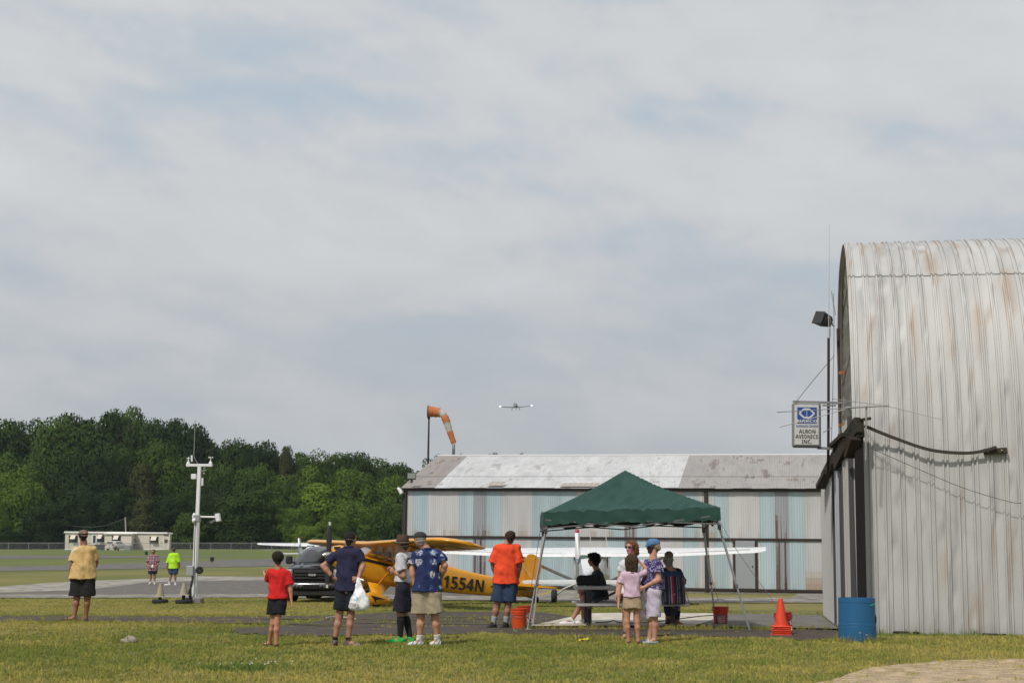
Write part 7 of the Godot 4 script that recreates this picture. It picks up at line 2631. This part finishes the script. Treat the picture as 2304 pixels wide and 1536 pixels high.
	person({"label": "bald person in a black shirt on the far bench, facing us", "at": Vector3(3.176, -0.031, -28.75), "h": 1.76, "face": 160, "girth": 1.25, "skin": Color(.36, .16, .1), "hide": "R",
		"j": {"head": Vector3(-0.051, 1.35, 0.1), "look": Vector3(-.3, -.2, 1), "hipL": Vector3(0.098, 0.588, 0), "hipR": Vector3(-0.084, 0.59, 0.05), "shL": Vector3(0.142, 1.078, 0), "shR": Vector3(-0.183, 1.078, 0.05), "elL": Vector3(0.22, 0.816, 0.05), "wrL": Vector3(0.154, 0.718, 0.3), "elR": Vector3(-0.236, 0.809, 0.1), "wrR": Vector3(-0.176, 0.728, 0.35), "kneeL": Vector3(0.085, 0.576, 0.42), "kneeR": Vector3(-0.07, 0.558, 0.4), "ankleL": Vector3(0.055, 0.107, 0.46), "ankleR": Vector3(-0.069, 0.095, 0.4), "toeL": Vector3(0.122, 0.046, 0.62), "toeR": Vector3(-0.087, 0.034, 0.55)},
		"top": {"c": Color(.01, .01, .011), "hem": 0.545, "sleeve": .85, "loose": .03, "flare": .03}, "legs": {"c": Color(.04, .07, .14), "hem": .9, "loose": .02}, "socks": {"c": Color(.016, .018, .03), "up": .45},
		"shoes": {"kind": "shoe", "c": Color(.3, .12, .035), "sole": Color(.05, .03, .02)}, "hair": {"c": Color(.11, .07, .05), "thick": .006, "rough": .002}})
	var stripes := func(p: Vector3, _n: Vector3) -> Color:
		if p.y > .98:
			return Color(.03, .06, .14) if p.y < 1.09 else Color(.2, .02, .04)
		var u := fmod(p.x * 1.0 + 5.2, .27)
		if u > .05 and u < .095:
			return Color(.42, .02, .045)
		if u > .04 and u < .105:
			return Color(.5, .48, .5)
		if u > .15 and u < .165 or u > .0 and u < .012:
			return Color(.2, .2, .22)
		if u > .195 and u < .205:
			return Color(.3, .22, .1)
		return Color(.022, .026, .06)
	person({"label": "person in a striped navy shirt and beige cap, back to us on the near bench", "at": Vector3(3.023, -0.013, -27.3), "h": 1.74, "face": -4, "girth": 1.35, "skin": Color(.4, .2, .13), "hide": "LR",
		"j": {"head": Vector3(-0.045, 1.229, -0.1), "look": Vector3(-.2, -.25, -1), "hipL": Vector3(-0.1, 0.59, 0), "hipR": Vector3(0.11, 0.59, 0), "shL": Vector3(-0.113, 1.021, -0.05), "shR": Vector3(0.165, 1.004, -0.05), "elL": Vector3(-0.17, 0.795, -0.1), "wrL": Vector3(-0.077, 0.73, -0.35), "elR": Vector3(0.204, 0.796, -0.05), "wrR": Vector3(0.198, 0.723, -0.3), "kneeL": Vector3(-0.038, 0.56, -0.42), "kneeR": Vector3(0.141, 0.56, -0.42), "ankleL": Vector3(-0.006, 0.148, -0.62), "ankleR": Vector3(0.063, 0.148, -0.62), "toeL": Vector3(0.013, 0.089, -0.8), "toeR": Vector3(0.091, 0.089, -0.8)},
		"top": {"c": stripes, "hem": 0.475, "sleeve": .9, "loose": .03, "flare": .03}, "legs": {"c": Color(.03, .05, .11), "hem": 1.7, "loose": .02}, "shoes": {"kind": "shoe", "c": Color(.05, .04, .03)},
		"hair": {"c": Color(.3, .28, .25)}, "cap": {"c": Color(.3, .28, .22), "turn": 0}})
# ---------------------------------------------------------------- sky and assembly
func make_sky() -> Sky:
	var w := 2048
	var h := 1024
	var img := Image.create_empty(w, h, false, Image.FORMAT_RGBF)
	var cl := FastNoiseLite.new()
	cl.seed = 21
	cl.frequency = .16
	cl.fractal_octaves = 5
	cl.fractal_gain = .48
	cl.domain_warp_enabled = true
	cl.domain_warp_amplitude = 2.5
	cl.domain_warp_frequency = .12
	for j in h / 2 + 1:
		var el := (.5 - (j + .5) / h) * PI
		var s := maxf(sin(el), .004)
		var haze := smoothstep(.03, .3, s)
		for i in w:
			var a := TAU * i / w
			var q := Vector3(sin(a) * cos(el), s, cos(a) * cos(el))
			var n := cl.get_noise_3d(q.x * 22, q.y * 62 + q.x * 9, q.z * 22) + .45 * cl.get_noise_3d(q.x * 70, q.y * 190 + q.x * 30, q.z * 70 + 50)
			var t := clampf(.92 + n * 1.35, 0, 1)
			var cloud := Color(.49, .515, .54).lerp(Color(.595, .615, .637), haze) * (1 + .12 * n)
			var blue := Color(.448, .48, .507).lerp(Color(.445, .535, .625), haze)
			img.set_pixel(i, j, blue.lerp(cloud, t))
	for j in range(h / 2 + 1, h):
		for i in w:
			img.set_pixel(i, j, Color(.2, .2, .17))
	var m := PanoramaSkyMaterial.new()
	m.panorama = ImageTexture.create_from_image(img)
	var sky := Sky.new()
	sky.sky_material = m
	return sky
func _ready() -> void:
	rng.seed = 11
	fine.frequency = .02
	fine.seed = 3
	fine.fractal_octaves = 3
	broad.frequency = .01
	broad.seed = 5
	broad.fractal_octaves = 3
	var cam := Camera3D.new()
	cam.name = "camera"
	cam.position = Vector3(0, 1.45, 0)
	cam.rotation.x = deg_to_rad(8.3556)
	cam.fov = 26.991
	cam.near = .1
	cam.far = 5000
	add_child(cam)
	var we := WorldEnvironment.new()
	we.name = "world_environment"
	var env := Environment.new()
	env.background_mode = Environment.BG_SKY
	env.sky = make_sky()
	env.sky_rotation = Vector3(0, deg_to_rad(0), 0)
	env.tonemap_mode = Environment.TONE_MAPPER_LINEAR
	env.tonemap_exposure = 1.0
	env.ambient_light_source = Environment.AMBIENT_SOURCE_SKY
	env.sdfgi_enabled = true
	env.ssao_enabled = true
	env.ssil_enabled = true
	env.fog_enabled = true
	env.fog_density = .0001
	env.fog_light_color = Color(.85, .9, .95)
	we.environment = env
	add_child(we)
	var sun := DirectionalLight3D.new()
	sun.name = "sun"
	sun.light_energy = .95
	sun.light_color = Color(1, .97, .93)
	sun.light_angular_distance = 3.5
	sun.shadow_enabled = true
	add_child(sun)
	sun.look_at_from_position(Vector3.ZERO, Vector3(.47, -1, -.7), Vector3.UP)
	make_ground()
	make_paving()
	make_arched_hangar()
	make_long_hangar()
	make_mobile_home()
	make_fence()
	make_trees()
	make_grass()
	make_white_plane()
	var far_plane := make_far_plane()
	make_yellow_plane()
	make_truck()
	make_flying_plane()
	make_weather_mast()
	make_windsock()
	make_hangar_fittings()
	make_canopy()
	make_table()
	make_small_things()
	make_people()
func make_far_plane() -> Node3D:
	var src := get_node("white_airplane")
	var o: Node3D = src.duplicate()
	o.name = numbered("white_airplane")
	add_child(o)
	o.position = Vector3(-18.679, 0.45, -135)
	o.rotation.y = deg_to_rad(-8)
	o.set_meta("label", "white high-wing airplane parked far off behind the dark pickup truck")
	var c := thing("parked_car", "dark car parked far off, seen through the yellow airplane's cabin windows", "car", ground((846 - 1152) / 3234.0 * 150, 150), deg_to_rad(75), "cars parked far off")
	car_shape(c, paint(Color(.03, .03, .035)), 1.1)
	return o
